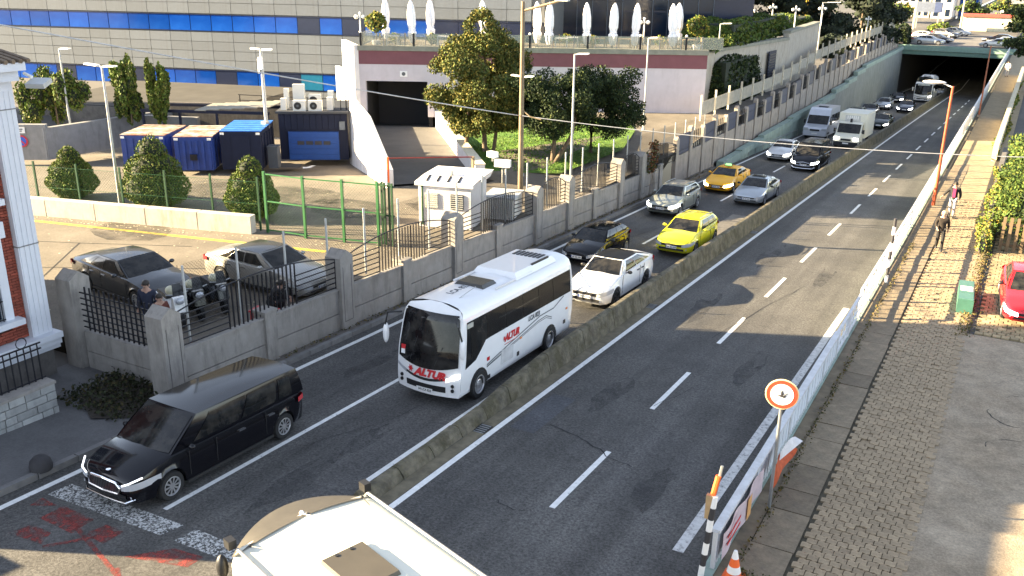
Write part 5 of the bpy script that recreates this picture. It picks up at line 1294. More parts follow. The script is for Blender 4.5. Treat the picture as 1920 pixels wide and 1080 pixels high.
cb = thing("cctv_camera", "white camera housing near the tree trunks on the ramp wall", "camera", (-23.2, 39.6, 1.1), -.3); MB().box((0, 0, .35), (.55, .3, .28)).build("housing", WHITE, cb); MB().tube([(0, 0, 0), (0, 0, .3)], .05, 6).build("mount", STEEL, cb)
cc = thing("signboard_frame", "white sign and box cluster at the end of the right ramp parapet", "box", (-22.5, 39.4, zlot(-22.5, 39)), .2); MB().box((0, 0, 1.0), (.8, .3, .35)).build("box_body", WHITE, cc); MB().tube([(0, 0, 0), (0, 0, .9)], .05, 6).build("post", STEEL, cc)
bp = thing("barrier_gate", "red boom barrier across the foot of the ramp", "boom barrier", (-26.45, 35.2, ZL))
MB().tube([(0, 0, 0), (0, 0, 1.5)], .06, 8).build("post", ORANGE, bp); MB().tube([(0, 0, 1.45), (3.1, 2.75, 1.38)], .03, 6).build("boom", mat("boom_dark_red", (.25, .03, .02), .6), bp); MB().box((3.1, 2.75, .7), (.12, .12, 1.4)).build("rest_post", BROWNP, bp)
# structures in the shade below the facade
pl2 = thing("planter", "grey concrete planter walls with no parking sign at the back left", "planter", (0, 0, 0))
for a, c, zt in (((-49.5, 30.0), (-47.0, 31.5), 1.95), ((-47.0, 31.5), (-46.6, 40.0), 1.75), ((-46.6, 37.5), (-43.2, 38.8), 1.7)):
    w_, az_ = yawbox(*a, *c); MB().box(((a[0] + c[0]) / 2, (a[1] + c[1]) / 2, zt / 2), (w_ + .3, .35, zt), 0, az_).build("wall_panel", mat("planter_grey", (.23, .23, .23), .85, var=.12, stain=.3), pl2)
sgn = thing("no_parking_sign", "round blue and red no parking sign on the grey planter wall", "sign", (-47.9, 30.72, 1.05), math.radians(30))
MB().lathe([(.001, 0), (.33, 0), (.33, .03), (.001, .03)], (0, -.03, 0), 22, axis='Y').build("disc", mat("sign_red", (.5, .03, .05), .5), sgn); MB().lathe([(.001, 0), (.24, 0), (.24, .01), (.001, .01)], (0, -.045, 0), 22, axis='Y').build("disc_centre", mat("sign_blue", (.03, .1, .5), .5), sgn)
MB().box((0, -.055, 0), (.07, .01, .5), pitch=0).build("bar", mat("sign_red", (.5, .03, .05), .5), sgn).rotation_euler = (0, -.8, 0)
MB().box((-.05, -.03, .6), (.62, .03, .32)).build("notice", PLATE, sgn)
for k in range(2): MB().box((-.05, -.05, .66 - .1 * k), (.4 - .1 * k, .005, .05)).build("notice_lettering", INK, sgn)
pg = thing("pergola", "dark steel canopy frame in the shade left of the containers", "canopy", (-44.6, 36.2, 0), math.radians(24))
for u in (0, 1.2, 2.2, 4.4, 7.4): MB().box((u, 0, 1.25), (.12, .12, 2.1)).build("post", NAVY, pg)
for v in (0, 2.4): MB().box((3.7, v, 2.32), (7.6, .14, .16)).build("beam", NAVY, pg)
for k in range(6): MB().box((3.5 + k * .7, 1.2 + .15 * k, 2.42 + .03 * k), (.62, 2.8, .05)).build("roof_panel", mat("canopy_panel", (.25, .24, .2), .6, var=.2), pg)
MB().box((3.6, 4.2, 1.2), (8, .2, 2)).build("back_wall", CONCD, pg)
MB().box((2.4, .3, .15), (3.4, .5, .3)).build("bench_block", CONC, pg)
hr = thing("handrail", "dark double handrail on the raised walk below the blue windows", "handrail", (-43.8, 44.5, 1.2), FA)
for z in (.35, .75, 1.1): MB().box((2.2, 0, z), (7.0, .05, .05)).build("rail", IRON, hr)
for k in range(5): MB().box((-1.2 + k * 1.6, 0, .55), (.06, .06, 1.15)).build("post", IRON, hr)
lg = thing("raised_walk", "raised concrete walk along the foot of the hotel", "platform", (-44.5, 45.2, 0), FA); MB().box((-10.5, 6.5, .0), (15, 13, 2.0)).build("slab", mat("walk_shade_dark", (.035, .033, .03), .9, var=.3, scale=.6), lg)  # slab colour darkened to stand for the shade below the hotel
MB().box((-10.5, -.06, .0), (15.2, .12, 1.9)).build("retaining_face", CONCD, lg)

# ================================================================== LAMP POSTS AND POLES
LG = "slender grey lamp posts of the forecourt"
def lamp(label, x, y, z0, z1, arms, r=.055, m=STEELP, name="street_lamp", group=LG):
    t = thing(name, label, "street lamp", (x, y, z0), 0, group)
    MB().tube([(0, 0, 0), (0, 0, z1 - z0)], r * 1.25, 8, 0, r * .8).build("pole", m, t, 50); MB().lathe([(r * 2.4, 0), (r * 2.2, .12), (r * 1.3, .16)], n=10).build("base", m, t)
    for dx, dy in arms:
        a = MB().bar((0, 0, z1 - z0), (dx, dy, z1 - z0 + .06), .05, .05).build("arm", m, t)
        MB().bar((dx * .25, dy * .25, z1 - z0 + .04), (dx * 1.02, dy * 1.02, z1 - z0 + .07), .2, .06).build("lamp_head", WHITE, t)
lamp("two armed lamp post between the first and second conical bushes", -34.27, 26.03, .2, 6.25, [(-1.0, 0), (.85, 0)])
lamp("one armed lamp post beside the grey planter wall", -47.87, 33.76, .2, 5.75, [(.9, 0)])
lamp("two armed lamp post half hidden by the big pine", -22.25, 40.94, .2, 5.2, [(-.63, 0), (.58, 0)])
lamp("one armed lamp post in front of the dark round tree", -20.18, 42.47, 0, 6.3, [(.75, 0)])
lamp("one armed lamp post at the right end of the lawn", -22.26, 57.86, .1, 6.08, [(.6, 0)])
lamp("one armed lamp post before the clipped hedge block", -21.9, 72.01, -.1, 6.32, [(.85, 0)])
lamp("one armed lamp post beside the louvre door", -22.6, 90.5, 1.0, 6.3, [(.93, 0)])
lamp("tall one armed lamp post against the dark conifers", -22.84, 114.04, 1.0, 6.7, [(1.87, .3)], .07)
ap = thing("antenna_mast", "grey antenna mast with cross bar behind the navy container", "mast", (-35.96, 37.12, ZL))
MB().tube([(0, 0, 0), (0, 0, 5.9)], .11, 8, 0, .08).build("pole", STEELP, ap, 50); MB().bar((-.72, 0, 5.92), (-.08, 0, 5.92), .08, .08).build("cross_bar", WHITE, ap); MB().bar((.08, 0, 5.9), (.8, 0, 5.95), .08, .08).build("cross_bar", WHITE, ap)
MB().box((.02, -.12, 5.2), (.22, .14, .62)).build("antenna_panel", WHITE, ap); MB().box((-.12, -.1, 5.05), (.12, .1, .75)).build("antenna_panel", STEELP, ap); MB().box((.05, -.15, 1.9), (.3, .3, .5)).build("junction_box", STEELP, ap)
up = thing("utility_pole", "tall brown utility pole between the tree and the wall", "utility pole", (-20.0, 36.7, zlot(-20, 36)))
MB().tube([(0, 0, 0), (0, 0, 9.0)], .13, 10, 0, .085).build("pole", BROWNP, up, 50); MB().tube([(0, 0, 8.6), (1.9, 0, 9.1)], .06, 6).build("arm", BROWNP, up); MB().tube([(0, 0, 4.35), (.45, 0, 4.05), (.95, .1, 3.95)], .03, 5).build("bracket", BROWNP, up); MB().box((1.9, 0, 9.12), (.6, .25, .12)).build("lamp_head", STEELP, up)
def cable(label, a, b_, sag, r, n=24, m=None):
    a = Vector(a); b_ = Vector(b_); pts = [a.lerp(b_, i / n) - Vector((0, 0, sag * 4 * (i / n) * (1 - i / n))) for i in range(n + 1)]
    o = MB().tube(pts, r, 5).build("cable", m or mat("pale_cable", (.45, .45, .45), .6)); tag(o, label, "cable", "overhead cables")
cable("thick pale cable sagging from upper left to the brown pole", (-25.3, 11.4, 9.85), (-20.1, 36.6, 4.05), .12, .022)
cable("pale cable running right from the brown pole over the road", (-19.9, 36.6, 4.05), (2.5, 46, 2.9), .35, .02)
cable("thin dark cable at the very top left across the hotel", (-40, 30, 10.8), (-25, 60, 8.2), .3, .015, 24, IRON)

# right side poles
rl = thing("street_lamp", "rust red lamp post with white head on the right footway", "street lamp", (-3.42, 49.83, zs(50)))
MB().tube([(0, 0, 0), (0, 0, 5.9)], .085, 10, 0, .06).build("pole", mat("rust_red_pole", (.36, .07, .025), .6, var=.2, scale=3), rl, 50); MB().tube([(0, 0, 5.85), (-.45, 0, 6.0)], .03, 6).build("arm", WHITE, rl); MB().ball((-.85, 0, 6.05), (.55, .2, .09), 12, 6).build("lamp_head", WHITE, rl, 60); MB().box((0, 0, .5), (.2, .2, .02)).build("band", IRON, rl)
rl2 = thing("street_lamp", "thin brown pole on the far footway by the bridge", "street lamp", (-3.5, 83.4, zs(80))); MB().tube([(0, 0, 0), (0, 0, 5.6)], .07, 8, 0, .045).build("pole", mat("rust_brown_pole", (.25, .08, .035), .6), rl2, 50); MB().box((0, 0, .1), (.22, .22, .2)).build("base", CONC, rl2)
sp = thing("road_sign", "round no entry for pushcarts sign with red rim on a grey post", "traffic sign", (-3.45, 17.8, zs(17.8)))
MB().tube([(0, 0, 0), (0, 0, 2.5)], .035, 8).build("post", STEEL, sp, 50)
dsc = MB().lathe([(.001, 0), (.335, 0), (.34, .012), (.335, .025), (.001, .025)], (0, 0, 0), 32, axis='Y').build("sign_plate", mat("sign_cream", (.75, .66, .35), .5), sp); dsc.location = (0, -.06, 2.75); dsc.rotation_euler = (.0, 0, math.radians(10))
MB().lathe([(.001, 0), (.315, 0), (.315, .006), (.001, .006)], (0, -.008, 0), 32, axis='Y').build("red_rim", mat("sign_rim_red", (.62, .05, .02), .5), dsc)
MB().lathe([(.001, 0), (.235, 0), (.235, .006), (.001, .006)], (0, -.014, 0), 32, axis='Y').build("white_field", WHITE, dsc)
b = MB(); b.ball((.0, -.02, .03), (.035, .006, .035), 8, 5); b.extr([(-.1, -.017, -.03), (.05, -.017, -.07), (.09, -.017, -.02), (.04, -.017, .0), (-.02, -.017, .0)], (0, -.004, 0)); b.tube([(.03, -.018, -.02), (.1, -.018, .05)], .012, 5); b.tube([(-.02, -.018, .06), (.0, -.018, .1)], .014, 5); b.build("pictogram", INK, dsc)
def striped(label, x, y, h, lean=(0, 0), n=7, top=None):
    t = thing("striped_post", label, "post", (x, y, zs(y)), 0, "black and white striped posts")
    for k in range(n):
        z0, z1 = h * k / n, h * (k + 1) / n
        MB().tube([(lean[0] * z0, lean[1] * z0, z0), (lean[0] * z1, lean[1] * z1, z1)], .06, 10).build("stripe_band", [WHITE, INK][k % 2], t)
    return t
s1 = striped("leaning striped post bound with orange tape at the fence end", -3.98, 14.75, 1.75, (.06, .06), 7)
MB().tube([(.02, .1, 1.1), (.16, .2, 2.35)], .03, 6).build("inner_pipe", STEEL, s1); MB().tube([(.06, .12, 1.75), (.12, .16, 2.15)], .055, 8).build("orange_tape", ORANGE, s1); MB().box((.03, .1, 1.5), (.16, .1, .5)).build("wood_splint", WOODL, s1)
striped("straight striped post beside the fence in the sunlight", -3.62, 35.6, 2.5, (0, 0), 8)
cn = thing("traffic_cone", "orange and white traffic cone at the bottom beside the fence", "traffic cone", (-3.42, 15.0, zs(15)))
for k, (a, c) in enumerate(((.0, .16), (.16, .3), (.3, .46), (.46, .62))): MB().lathe([(.17 - a * .22, a), (.17 - c * .22, c)], n=18).build("cone_band", [ORANGE, WHITE][k % 2], cn, 60)
MB().box((0, 0, .02), (.4, .4, .04)).build("base", ORANGE, cn)
on = thing("orange_net", "torn orange safety net hanging under a white rag on the fence", "net", (-3.62, 18.9, zs(19)))
b = MB(); b.patch(lambda u, v: (.03 + .25 * u * (1 - v) + .03 * math.sin(9 * u), lerp(-.5, .75, u), lerp(.05 + .55 * u, .66, v)), 10, 5); b.build("net_cloth", mat("net_orange", (.42, .07, .015), .7, var=.3, scale=8), on)
b = MB(); b.patch(lambda u, v: (.06 + .3 * u * (1 - v * .6), lerp(.0, .9, u), lerp(.6 + .15 * u, .8 + .12 * math.sin(3 * u), v)), 8, 3); b.build("rag", mat("rag_white", (.6, .58, .58), .8, var=.15, scale=6), on)
bn = thing("banner", "pinkish white banner with red print tied along the near fence", "banner", (-3.76, 16.6, zs(16.6)))
b = MB(); b.patch(lambda u, v: (.03 * math.sin(14 * u) + .02, lerp(-1.35, 1.5, u), lerp(.15, .74, v) + .02 * math.sin(8 * u)), 24, 4); b.build("cloth", mat("banner_pink", (.5, .4, .42), .7, var=.15, scale=3), bn)
for k in range(2): MB().box((.07, -.75, .58 - .16 * k), (.006, .9, .05)).build("print", REDINK, bn)
MB().box((.075, .35, .42), (.006, .3, .5)).build("print", mat("banner_orange", (.55, .28, .1), .7), bn)
gbx = thing("cable_cabinet", "green metal cabinet lying low on the footway by the red car", "cabinet", (-.85, 34.6, zs(34.6)), .06)
MB().box((0, 0, .25), (.5, 2.3, .5)).build("body", mat("cabinet_green", (.04, .12, .09), .5, var=.15, scale=3), gbx)
for k in range(3): MB().box((0, -.75 + k * .75, .51), (.46, .7, .03)).build("panel", mat("cabinet_lid", (.06, .15, .12), .45, var=.12), gbx)
MB().box((.0, .1, .532), (.4, .5, .012)).build("sticker", WHITE, gbx)
# dark fence with creepers on the right
dfn = thing("wooden_fence", "dark picket fence behind the red car, under the creepers", "fence")
for k in range(24): MB().box((-.1 + k * .26, 42.6, zs(42) + .75), (.12, .05, 1.5)).build("picket", mat("fence_wood", (.13, .09, .05), .85, var=.25, objvar=.3), dfn)
for z in (.3, 1.2): MB().box((2.9, 42.66, zs(42) + z), (6.2, .06, .1)).build("rail", mat("fence_wood", (.13, .09, .05), .85), dfn)
lwl = thing("side_wall", "low wall along the inner edge of the right footway under the creepers", "wall")
for y in range(42, 64, 6): MB().box((-.75 - (.008 * (y - 42)), y + 3, zs(y) + .25), (.25, 5.96, .7)).build("wall_panel", CONCD, lwl)
yr2 = thing("yellow_wall", "sunlit pale wall at the far right end of the footway", "wall"); MB().box((-1.42, 92, zs(80) + .5), (.3, 56, 1.0)).build("wall_panel", mat("cream_wall", (.5, .44, .3), .8), yr2)

# ================================================================== TERRACE FURNITURE
def tpt(u, v, z=4.62): q = GP + GD * u + inn * v; return (q.x, q.y, z)
PU = [(-24.2, 4.5, "leftmost closed white parasol behind the topiary tree"), (-21.6, 1.0, "front closed parasol over the garage mouth"), (-20.6, 4.0, "closed parasol just right of the garage mouth one"), (-16.4, 3.0, "closed parasol peeping over the pine top"), (-12.4, 2.0, "closed parasol hidden behind the brown pole"), (-11.5, .95, "closed parasol right of the brown pole"), (-8.75, .9, "closed parasol left of the glass doors, before the dark glass"), (-6.85, .95, "closed parasol third from the right end"), (-5.25, .95, "closed parasol with dark stand in front of the wide dark window"), (-2.45, .95, "nearer of the twin parasols at the right end"), (-2.0, 2.2, "rear one of the twin parasols at the right end")]
p0_ = None
for u, v, lab in PU:
    t = thing("parasol", lab, "parasol", tpt(u, v), random.uniform(0, 3), "closed white parasols on the terrace"); t.rotation_euler.x = random.uniform(-.05, .05); t.rotation_euler.y = random.uniform(-.05, .05)
    b = MB(); n = 14; w_ = random.uniform(.66, .8); prof = [(r_ * w_, z) for r_, z in ((.2, .3), (.34, .6), (.42, 1.05), (.26, 1.22), (.4, 1.6), (.4, 2.3), (.3, 2.85), (.24, 3.0), (.2, 3.1), (.06, 3.3))]
    V = []
    for r_, z in prof:
        for j in range(n): a = 2 * math.pi * j / n; k_ = r_ * (1 + (.16 if j % 2 else -.12)); V.append((k_ * math.cos(a), k_ * math.sin(a), z))
    b.add(V, [(i * n + j, i * n + (j + 1) % n, (i + 1) * n + (j + 1) % n, (i + 1) * n + j) for i in range(len(prof) - 1) for j in range(n)])
    b.build("canopy", CANVAS, t); MB().tube([(0, 0, 0), (0, 0, 3.3)], .04, 6).build("pole", mat("dark_pole", (.05, .05, .05), .5), t); MB().box((0, 0, .05), (.6, .6, .1)).build("base", CONCD, t); MB().tube([(.26 * math.cos(q), .26 * math.sin(q), 1.25) for q in [k * .7 for k in range(10)]], .03, 4).build("tie", CANVAS, t)
bl = thing("glass_balustrade", "glass balustrade with dark posts along the terrace edge", "balustrade", GP, GA)
for k in range(17):
    u = WU + .3 + k * 1.55
    MB().box((u + .77, .2, 5.2), (1.48, .03, .86)).build("glass_panel", BALG, bl); MB().box((u, .2, 5.2), (.05, .06, .95)).build("post", STEEL, bl)
for k in range(4): MB().box((WU + .1, .7 + k * 1.3, 5.2), (.03, 1.2, .86)).build("glass_panel", BALG, bl)
for u in (-25.3, -21.4, -15.9, -12.9, -8.7, -4.9, -1.6):
    t = thing("bollard_light", "dark bollard light on the terrace edge, %s" % {-25.3: "at the left corner", -21.4: "over the garage mouth", -15.9: "behind the pine", -12.9: "beside the brown pole", -8.7: "under the parasol left of the glass doors", -4.9: "under the parasol with the dark stand", -1.6: "at the right end"}[u], "bollard light", tpt(u, .0, 4.72), GA, "bollard lights along the terrace")
    MB().box((0, 0, .45), (.14, .14, .95)).build("post", IRON, t); MB().ball((0, 0, 1.0), .1, 10, 6).build("globe", WHITE, t, 60)
def globe(label, u, v, hgt, z=4.62, pos=None):
    t = thing("globe_lamp", label, "lamp", pos or tpt(u, v, z), GA, "white globe lamps")
    MB().tube([(0, 0, 0), (0, 0, hgt)], .06, 6).build("pole", WHITE, t)
    for dx in (-.28, .28): MB().ball((dx, 0, hgt - .25), .16, 10, 6).build("globe", WHITE, t, 60)
    MB().ball((0, 0, hgt + .02), .1, 8, 6).build("globe", WHITE, t, 60); MB().box((0, 0, hgt - .27), (.5, .05, .05)).build("arm", WHITE, t)
globe("twin globe lamp at the left corner of the terrace", -25.6, 1.6, 2.3); globe("twin globe lamp in front of the dark glass wing", -4.2, 5, 2.0)
for k, (x, y, z, lab) in enumerate(((-25.0, 93, 4.6, "globe lamp left above the upper hedge"), (-25.0, 100, 4.9, "globe lamp above the middle of the upper hedge"), (-21.5, 95, 4.95, "globe lamp at the right shoulder of the upper hedge"), (-19.9, 99.5, 4.95, "globe lamp on the wall corner right of the upper hedge"), (-20.6, 133, 3.0, "low globe lamp before the dark conifers"), (-19.6, 141, 3.2, "rightmost globe lamp behind the high precast wall"))): globe(lab, 0, 0, 1.9 if k < 4 else 1.4, 0, (x, y, z))
for k, (u, v) in enumerate(((-23.2, 1.6), (-19.4, 1.8), (-10.6, 1.6), (-9.8, 2.4), (-7.8, 1.9), (-5.9, 1.8), (-3.6, 1.9), (-1.2, 1.7))):
    labs = ["white cafe table near the topiary tree", "white cafe table right of the garage parasols", "white cafe table right of the brown pole", "white cafe table behind the one by the pole", "cafe table with food in the middle of the terrace", "cafe table left of the dark parasol stand", "cafe table right of the dark parasol stand", "cafe table at the right end of the terrace"]
    t = thing("cafe_table", labs[k], "table", tpt(u, v), GA, "tables on the terrace")
    MB().box((0, 0, .72), (.95, .8, .05)).build("table_top", WHITE if k < 4 else WOODL, t)
    for sx_ in (-.42, .42):
        for sy_ in (-.34, .34): MB().box((sx_, sy_, .35), (.06, .06, .7)).build("leg", WHITE if k < 4 else WOODL, t)
    for q in (-.75, .75):
        c = thing("cafe_chair", labs[k].replace("cafe table", "chair at the cafe table").replace("white chair", "%s chair" % ("left hand" if q < 0 else "right hand")) if k < 4 else ("left" if q < 0 else "right") + " wooden chair at the " + labs[k], "chair", tpt(u + q, v), GA + (math.pi / 2 if q < 0 else -math.pi / 2), "chairs on the terrace")
        MB().box((0, 0, .44), (.42, .42, .05)).build("seat", WOODL, c); MB().box((0, .2, .7), (.42, .04, .45)).build("backrest", WOODL, c)
        for sx_ in (-.18, .18):
            for sy_ in (-.18, .18): MB().box((sx_, sy_, .21), (.04, .04, .42)).build("leg", WOODL, c)
# ================================================================== PLANTS
def leafmat(nm, c, hue, share, var=.25):
    m = mat(nm, c, .75, var=.15, scale=1.2, island=.45, hueshift=(hue, share), spec=.25)
    return m
LF_PINE = leafmat("pine_tufts", (.065, .085, .018), (.15, .13, .025), .4)
LF_DARK = leafmat("dark_evergreen_leaves", (.018, .032, .01), (.05, .065, .012), .18)
LF_HEDGE = leafmat("hedge_leaves", (.05, .085, .016), (.1, .12, .02), .25)
LF_CONE = leafmat("conifer_bush_leaves", (.08, .12, .018), (.14, .14, .03), .25)
LF_YEL = leafmat("yellow_autumn_leaves", (.34, .22, .03), (.1, .1, .02), .35)
LF_OLIVE = leafmat("creeper_leaves", (.08, .12, .02), (.28, .22, .04), .3)
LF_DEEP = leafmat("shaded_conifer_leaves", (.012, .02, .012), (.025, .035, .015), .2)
def leafcloud(bm, pts, size, up=.0, asp=.55):
    for p in pts:
        d = Vector((random.gauss(0, 1), random.gauss(0, 1), random.gauss(0, 1) + up * 2)).normalized()
        s = Vector((random.gauss(0, 1), random.gauss(0, 1), random.gauss(0, 1))).cross(d).normalized()
        l = size * random.uniform(.6, 1.35); w = l * asp * .5; q = Vector(p); n_ = d.cross(s) * (l * .18)
        bm.add([q - d * l * .5, q + s * w - n_, q + d * l * .5, q - s * w + n_], [(0, 1, 2, 3)])
def tree(name, label, cat, base, trunks, lobes, n, size, lm, up=.2, shell=.55, group=None, core=None, asp=.55):
    t = thing(name, label, cat, base, 0, group)
    for pts, r0, r1 in trunks: MB().tube(pts, r0, 8, 0, r1).build("trunk", BARK, t, 60)
    tot = sum(a * b_ * c for _, (a, b_, c) in lobes); b = MB()
    for (cx, cy, cz), (rx, ry, rz_) in lobes:
        k = int(n * (rx * ry * rz_) / tot); P = []
        for _ in range(k):
            v = Vector((random.gauss(0, 1), random.gauss(0, 1), random.gauss(0, 1))).normalized() * (random.uniform(shell, 1.0) ** .6 if random.random() < .8 else random.random())
            f = 1 + .12 * math.sin(5 * v.x + cx * 3) * math.sin(4 * v.z + cy * 2 + 3 * v.y)
            P.append((cx + v.x * rx * f, cy + v.y * ry * f, cz + v.z * rz_ * f))
        leafcloud(b, P, size, up, asp)
    b.build("crown", lm, t)
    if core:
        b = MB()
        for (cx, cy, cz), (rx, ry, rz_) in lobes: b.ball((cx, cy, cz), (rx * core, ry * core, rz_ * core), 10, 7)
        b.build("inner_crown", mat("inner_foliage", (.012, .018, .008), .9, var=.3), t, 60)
    return t
R = random.Random(5)
lob = []
for k in range(150):
    z = 1.5 + 6.3 * R.random() ** 1.25; rmax = interp(z, [(1.5, 2.1), (2.6, 3.4), (4.2, 3.6), (5.4, 3.0), (6.4, 1.7), (7.2, .9), (7.8, .35)])
    a = R.uniform(0, 6.28); rr = rmax * math.sqrt(R.uniform(.2, 1)) * .85; s = R.uniform(.45, .85) * (1 if z < 6.3 else .65)
    lob.append(((rr * math.cos(a), rr * math.sin(a), z), (s, s, s * .75)))
tree("pine_tree", "tall broad pine with yellow green tufts left of the brown pole", "tree", (-27.3, 45.4, ZL), [([(.2, 0, -.2), (.1, 0, 2.0), (.2, 0, 6)], .17, .06), ([(-.9, -.4, -.2), (-.8, -.2, 2.2), (-.6, 0, 4.5)], .13, .05), ([(.6, .2, -.2), (.9, .3, 2.2), (1.2, .2, 4)], .12, .05)], lob, 75000, .145, LF_PINE, .5, .35, asp=.5)
lob = []
for k in range(80):
    a = R.uniform(0, 6.28); rr = 2.3 * math.sqrt(R.random()); z = R.uniform(1.8, 4.6); s = R.uniform(.4, .75)
    lob.append(((rr * math.cos(a) - .2, rr * .8 * math.sin(a), z), (s, s, s * .8)))
tree("round_tree", "dark evergreen with two leaning trunks right of the brown pole", "tree", (-22.8, 45.5, .05), [([(0, 0, -.2), (.1, 0, 1.2), (.3, 0, 3)], .16, .07), ([(.1, 0, -.1), (.7, .1, .9), (1.1, .2, 1.7), (1.3, .2, 3)], .15, .06)], lob, 34000, .12, LF_DARK, .1, .4)
lob = []
for k in range(80):
    a = R.uniform(0, 6.28); rr = 2.5 * math.sqrt(R.random()); z = R.uniform(1.6, 4.7); s = R.uniform(.4, .75)
    lob.append(((rr * math.cos(a) + .5, rr * .8 * math.sin(a), z), (s, s, s * .8)))
tree("round_tree", "dark evergreen with one straight trunk at the right of the lawn", "tree", (-22.05, 49.0, .05), [([(0, 0, -.2), (0, 0, 1.5), (.3, 0, 3.4)], .17, .07)], lob, 34000, .12, LF_DARK, .1, .4)
for lab, x, y, h, r in (("first conical bush behind the low block wall, beside the house", -37.6, 26.2, 2.3, 1.1), ("biggest conical bush, in front of the first container", -32.9, 26.9, 3.1, 1.45), ("conical bush at the left end of the green gate", -28.1, 27.8, 2.6, 1.15)):
    lob = [((0, 0, h * .3), (r, r, h * .32)), ((0, 0, h * .52), (r * .82, r * .82, h * .3)), ((0, 0, h * .78), (r * .45, r * .45, h * .24))]
    tree("conical_bush", lab, "bush", (x, y, ZL), [([(0, 0, 0), (0, 0, h * .6)], .08, .03)], lob, 16000, .085, LF_CONE, .6, .8, "conical bushes behind the low block wall", .82)
for lab, x, y, z, sx_, sy_, h in (("tall shaggy hedge behind the house roof, in the planter", -49.3, 34.0, 1.7, 2.3, 1.6, 2.9), ("narrow leaning hedge clump right of the one armed lamp", -45.6, 36.2, 1.9, 1.3, 1.0, 3.2), ("thin dark hedge clump behind the two armed lamp", -43.4, 36.5, 2.2, .7, .6, 2.8)):
    lob = [((R.uniform(-1, 1) * sx_ * .75, R.uniform(-1, 1) * sy_ * .6, h * R.uniform(.05, .8)), (sx_ * .22, sy_ * .3, h * R.uniform(.2, .34))) for _ in range(24)]
    tree("planter_hedge", lab, "hedge", (x, y, z), [([(0, 0, -.4), (0, 0, h * .5)], .06, .03)], lob, 9500, .17, LF_CONE, .9, .4, "hedges in the grey planter", .7)
for lab, u, v in (("round topiary tree in a pot at the terrace's left corner", -24.4, 1.4), ("round topiary tree at the terrace's right corner", -.6, 1.6)):
    q = tpt(u, v); tt = tree("topiary_tree", lab, "tree", q, [([(0, 0, .3), (.05, 0, 1.2)], .06, .04)], [((0, 0, 1.7), (.85, .85, .7)), ((.1, 0, 2.0), (.6, .6, .5))], 1500, .17, LF_OLIVE, .2, .7, "topiary trees on the terrace", .7)
    MB().lathe([(.25, 0), (.36, .4), (.32, .42)], n=12).build("pot", WHITE, tt)
for k, (u, v) in enumerate(((-23.2, 2.6), (-20.3, 2.4), (-18.2, 1.4), (-10.2, 4.2), (-8.2, 3.2), (-3.1, 3.0))):
    tree("potted_shrub", "low green shrub " + ["behind the left cafe table", "over the garage mouth", "left of the pine top", "beyond the white tables", "between the two middle parasols", "near the twin parasols"][k] + " on the terrace", "shrub", tpt(u, v), [([(0, 0, 0), (0, 0, .4)], .04, .03)], [((0, 0, .5), (.55, .4, .4))], 260, .16, LF_OLIVE, .3, .5, "shrubs on the terrace")
def boxhedge(name, label, x0, x1, y0, y1, z0, z1, n, size, lm, bev=.35):
    t = thing(name, label, "hedge", ((x0 + x1) / 2, (y0 + y1) / 2, z0)); b = MB(); P = []
    sx_, sy_, h = (x1 - x0) / 2, (y1 - y0) / 2, z1 - z0
    for _ in range(n):
        f = random.random(); u, v, w = random.uniform(-1, 1), random.uniform(-1, 1), random.random()
        if f < .3: w = 1
        elif f < .65: v = -1
        else: u = random.choice((-1, 1))
        k_ = 1 - .12 * (abs(u) ** 4 + abs(v) ** 4) * w
        P.append((u * sx_ * k_, v * sy_ * k_, h * w * k_ + .15 * math.sin(u * 5 + v * 3)))
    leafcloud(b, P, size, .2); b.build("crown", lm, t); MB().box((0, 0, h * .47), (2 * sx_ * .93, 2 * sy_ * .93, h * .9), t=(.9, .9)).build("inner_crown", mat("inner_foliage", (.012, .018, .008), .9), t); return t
boxhedge("clipped_hedge", "dark clipped hedge block standing against the terrace end wall", -24.6, -20.4, 69.5, 82, -.4, 3.9, 5200, .3, LF_DARK)
boxhedge("clipped_hedge", "rounded green hedge on top of the beige planter wall", -26, -20.9, 72, 93, 4.6, 6.3, 6500, .3, LF_HEDGE)
boxhedge("clipped_hedge", "small low bush left of the rounded hedge on the planter wall", -23, -21.3, 68.4, 71.5, 4.5, 5.3, 700, .24, LF_HEDGE)
boxhedge("clipped_hedge", "darker hedge strip behind the twin globe lamps", -28, -22, 96, 108, 4.3, 5.6, 2600, .32, LF_HEDGE)
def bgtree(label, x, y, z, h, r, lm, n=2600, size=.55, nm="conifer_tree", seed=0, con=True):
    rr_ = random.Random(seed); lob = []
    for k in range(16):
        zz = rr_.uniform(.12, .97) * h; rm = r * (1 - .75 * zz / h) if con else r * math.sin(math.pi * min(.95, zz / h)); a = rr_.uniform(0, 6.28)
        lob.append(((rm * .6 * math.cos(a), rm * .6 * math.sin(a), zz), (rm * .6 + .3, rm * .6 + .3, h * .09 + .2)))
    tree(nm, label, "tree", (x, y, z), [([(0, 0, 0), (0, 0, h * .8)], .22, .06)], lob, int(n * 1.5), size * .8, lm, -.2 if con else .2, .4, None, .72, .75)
bgtree("dark conifer just right of the tall lamp post", -25.0, 130, 0, 12, 4.0, LF_DEEP, 3600, .55, seed=1)
bgtree("widest dark conifer above the mesh fence", -22.0, 137, 0, 13, 4.2, LF_DEEP, 3600, .55, seed=2)
bgtree("dark conifer nearest the bridge", -20.3, 146, 0, 11, 3.4, LF_DEEP, 3000, .5, seed=3)
bgtree("dark round tree left of the tall lamp post", -31.5, 126, 0, 11, 4.0, LF_DEEP, 3400, .5, "broad_tree", 4, False)
bgtree("large dark tree beside the glass wing", -36.5, 122, 0, 12, 4.4, LF_DEEP, 3400, .5, "broad_tree", 5, False)
bgtree("yellow autumn tree between the two dark trees", -30.0, 138, 0, 13, 2.6, LF_YEL, 2600, .5, "autumn_tree", 6, False)
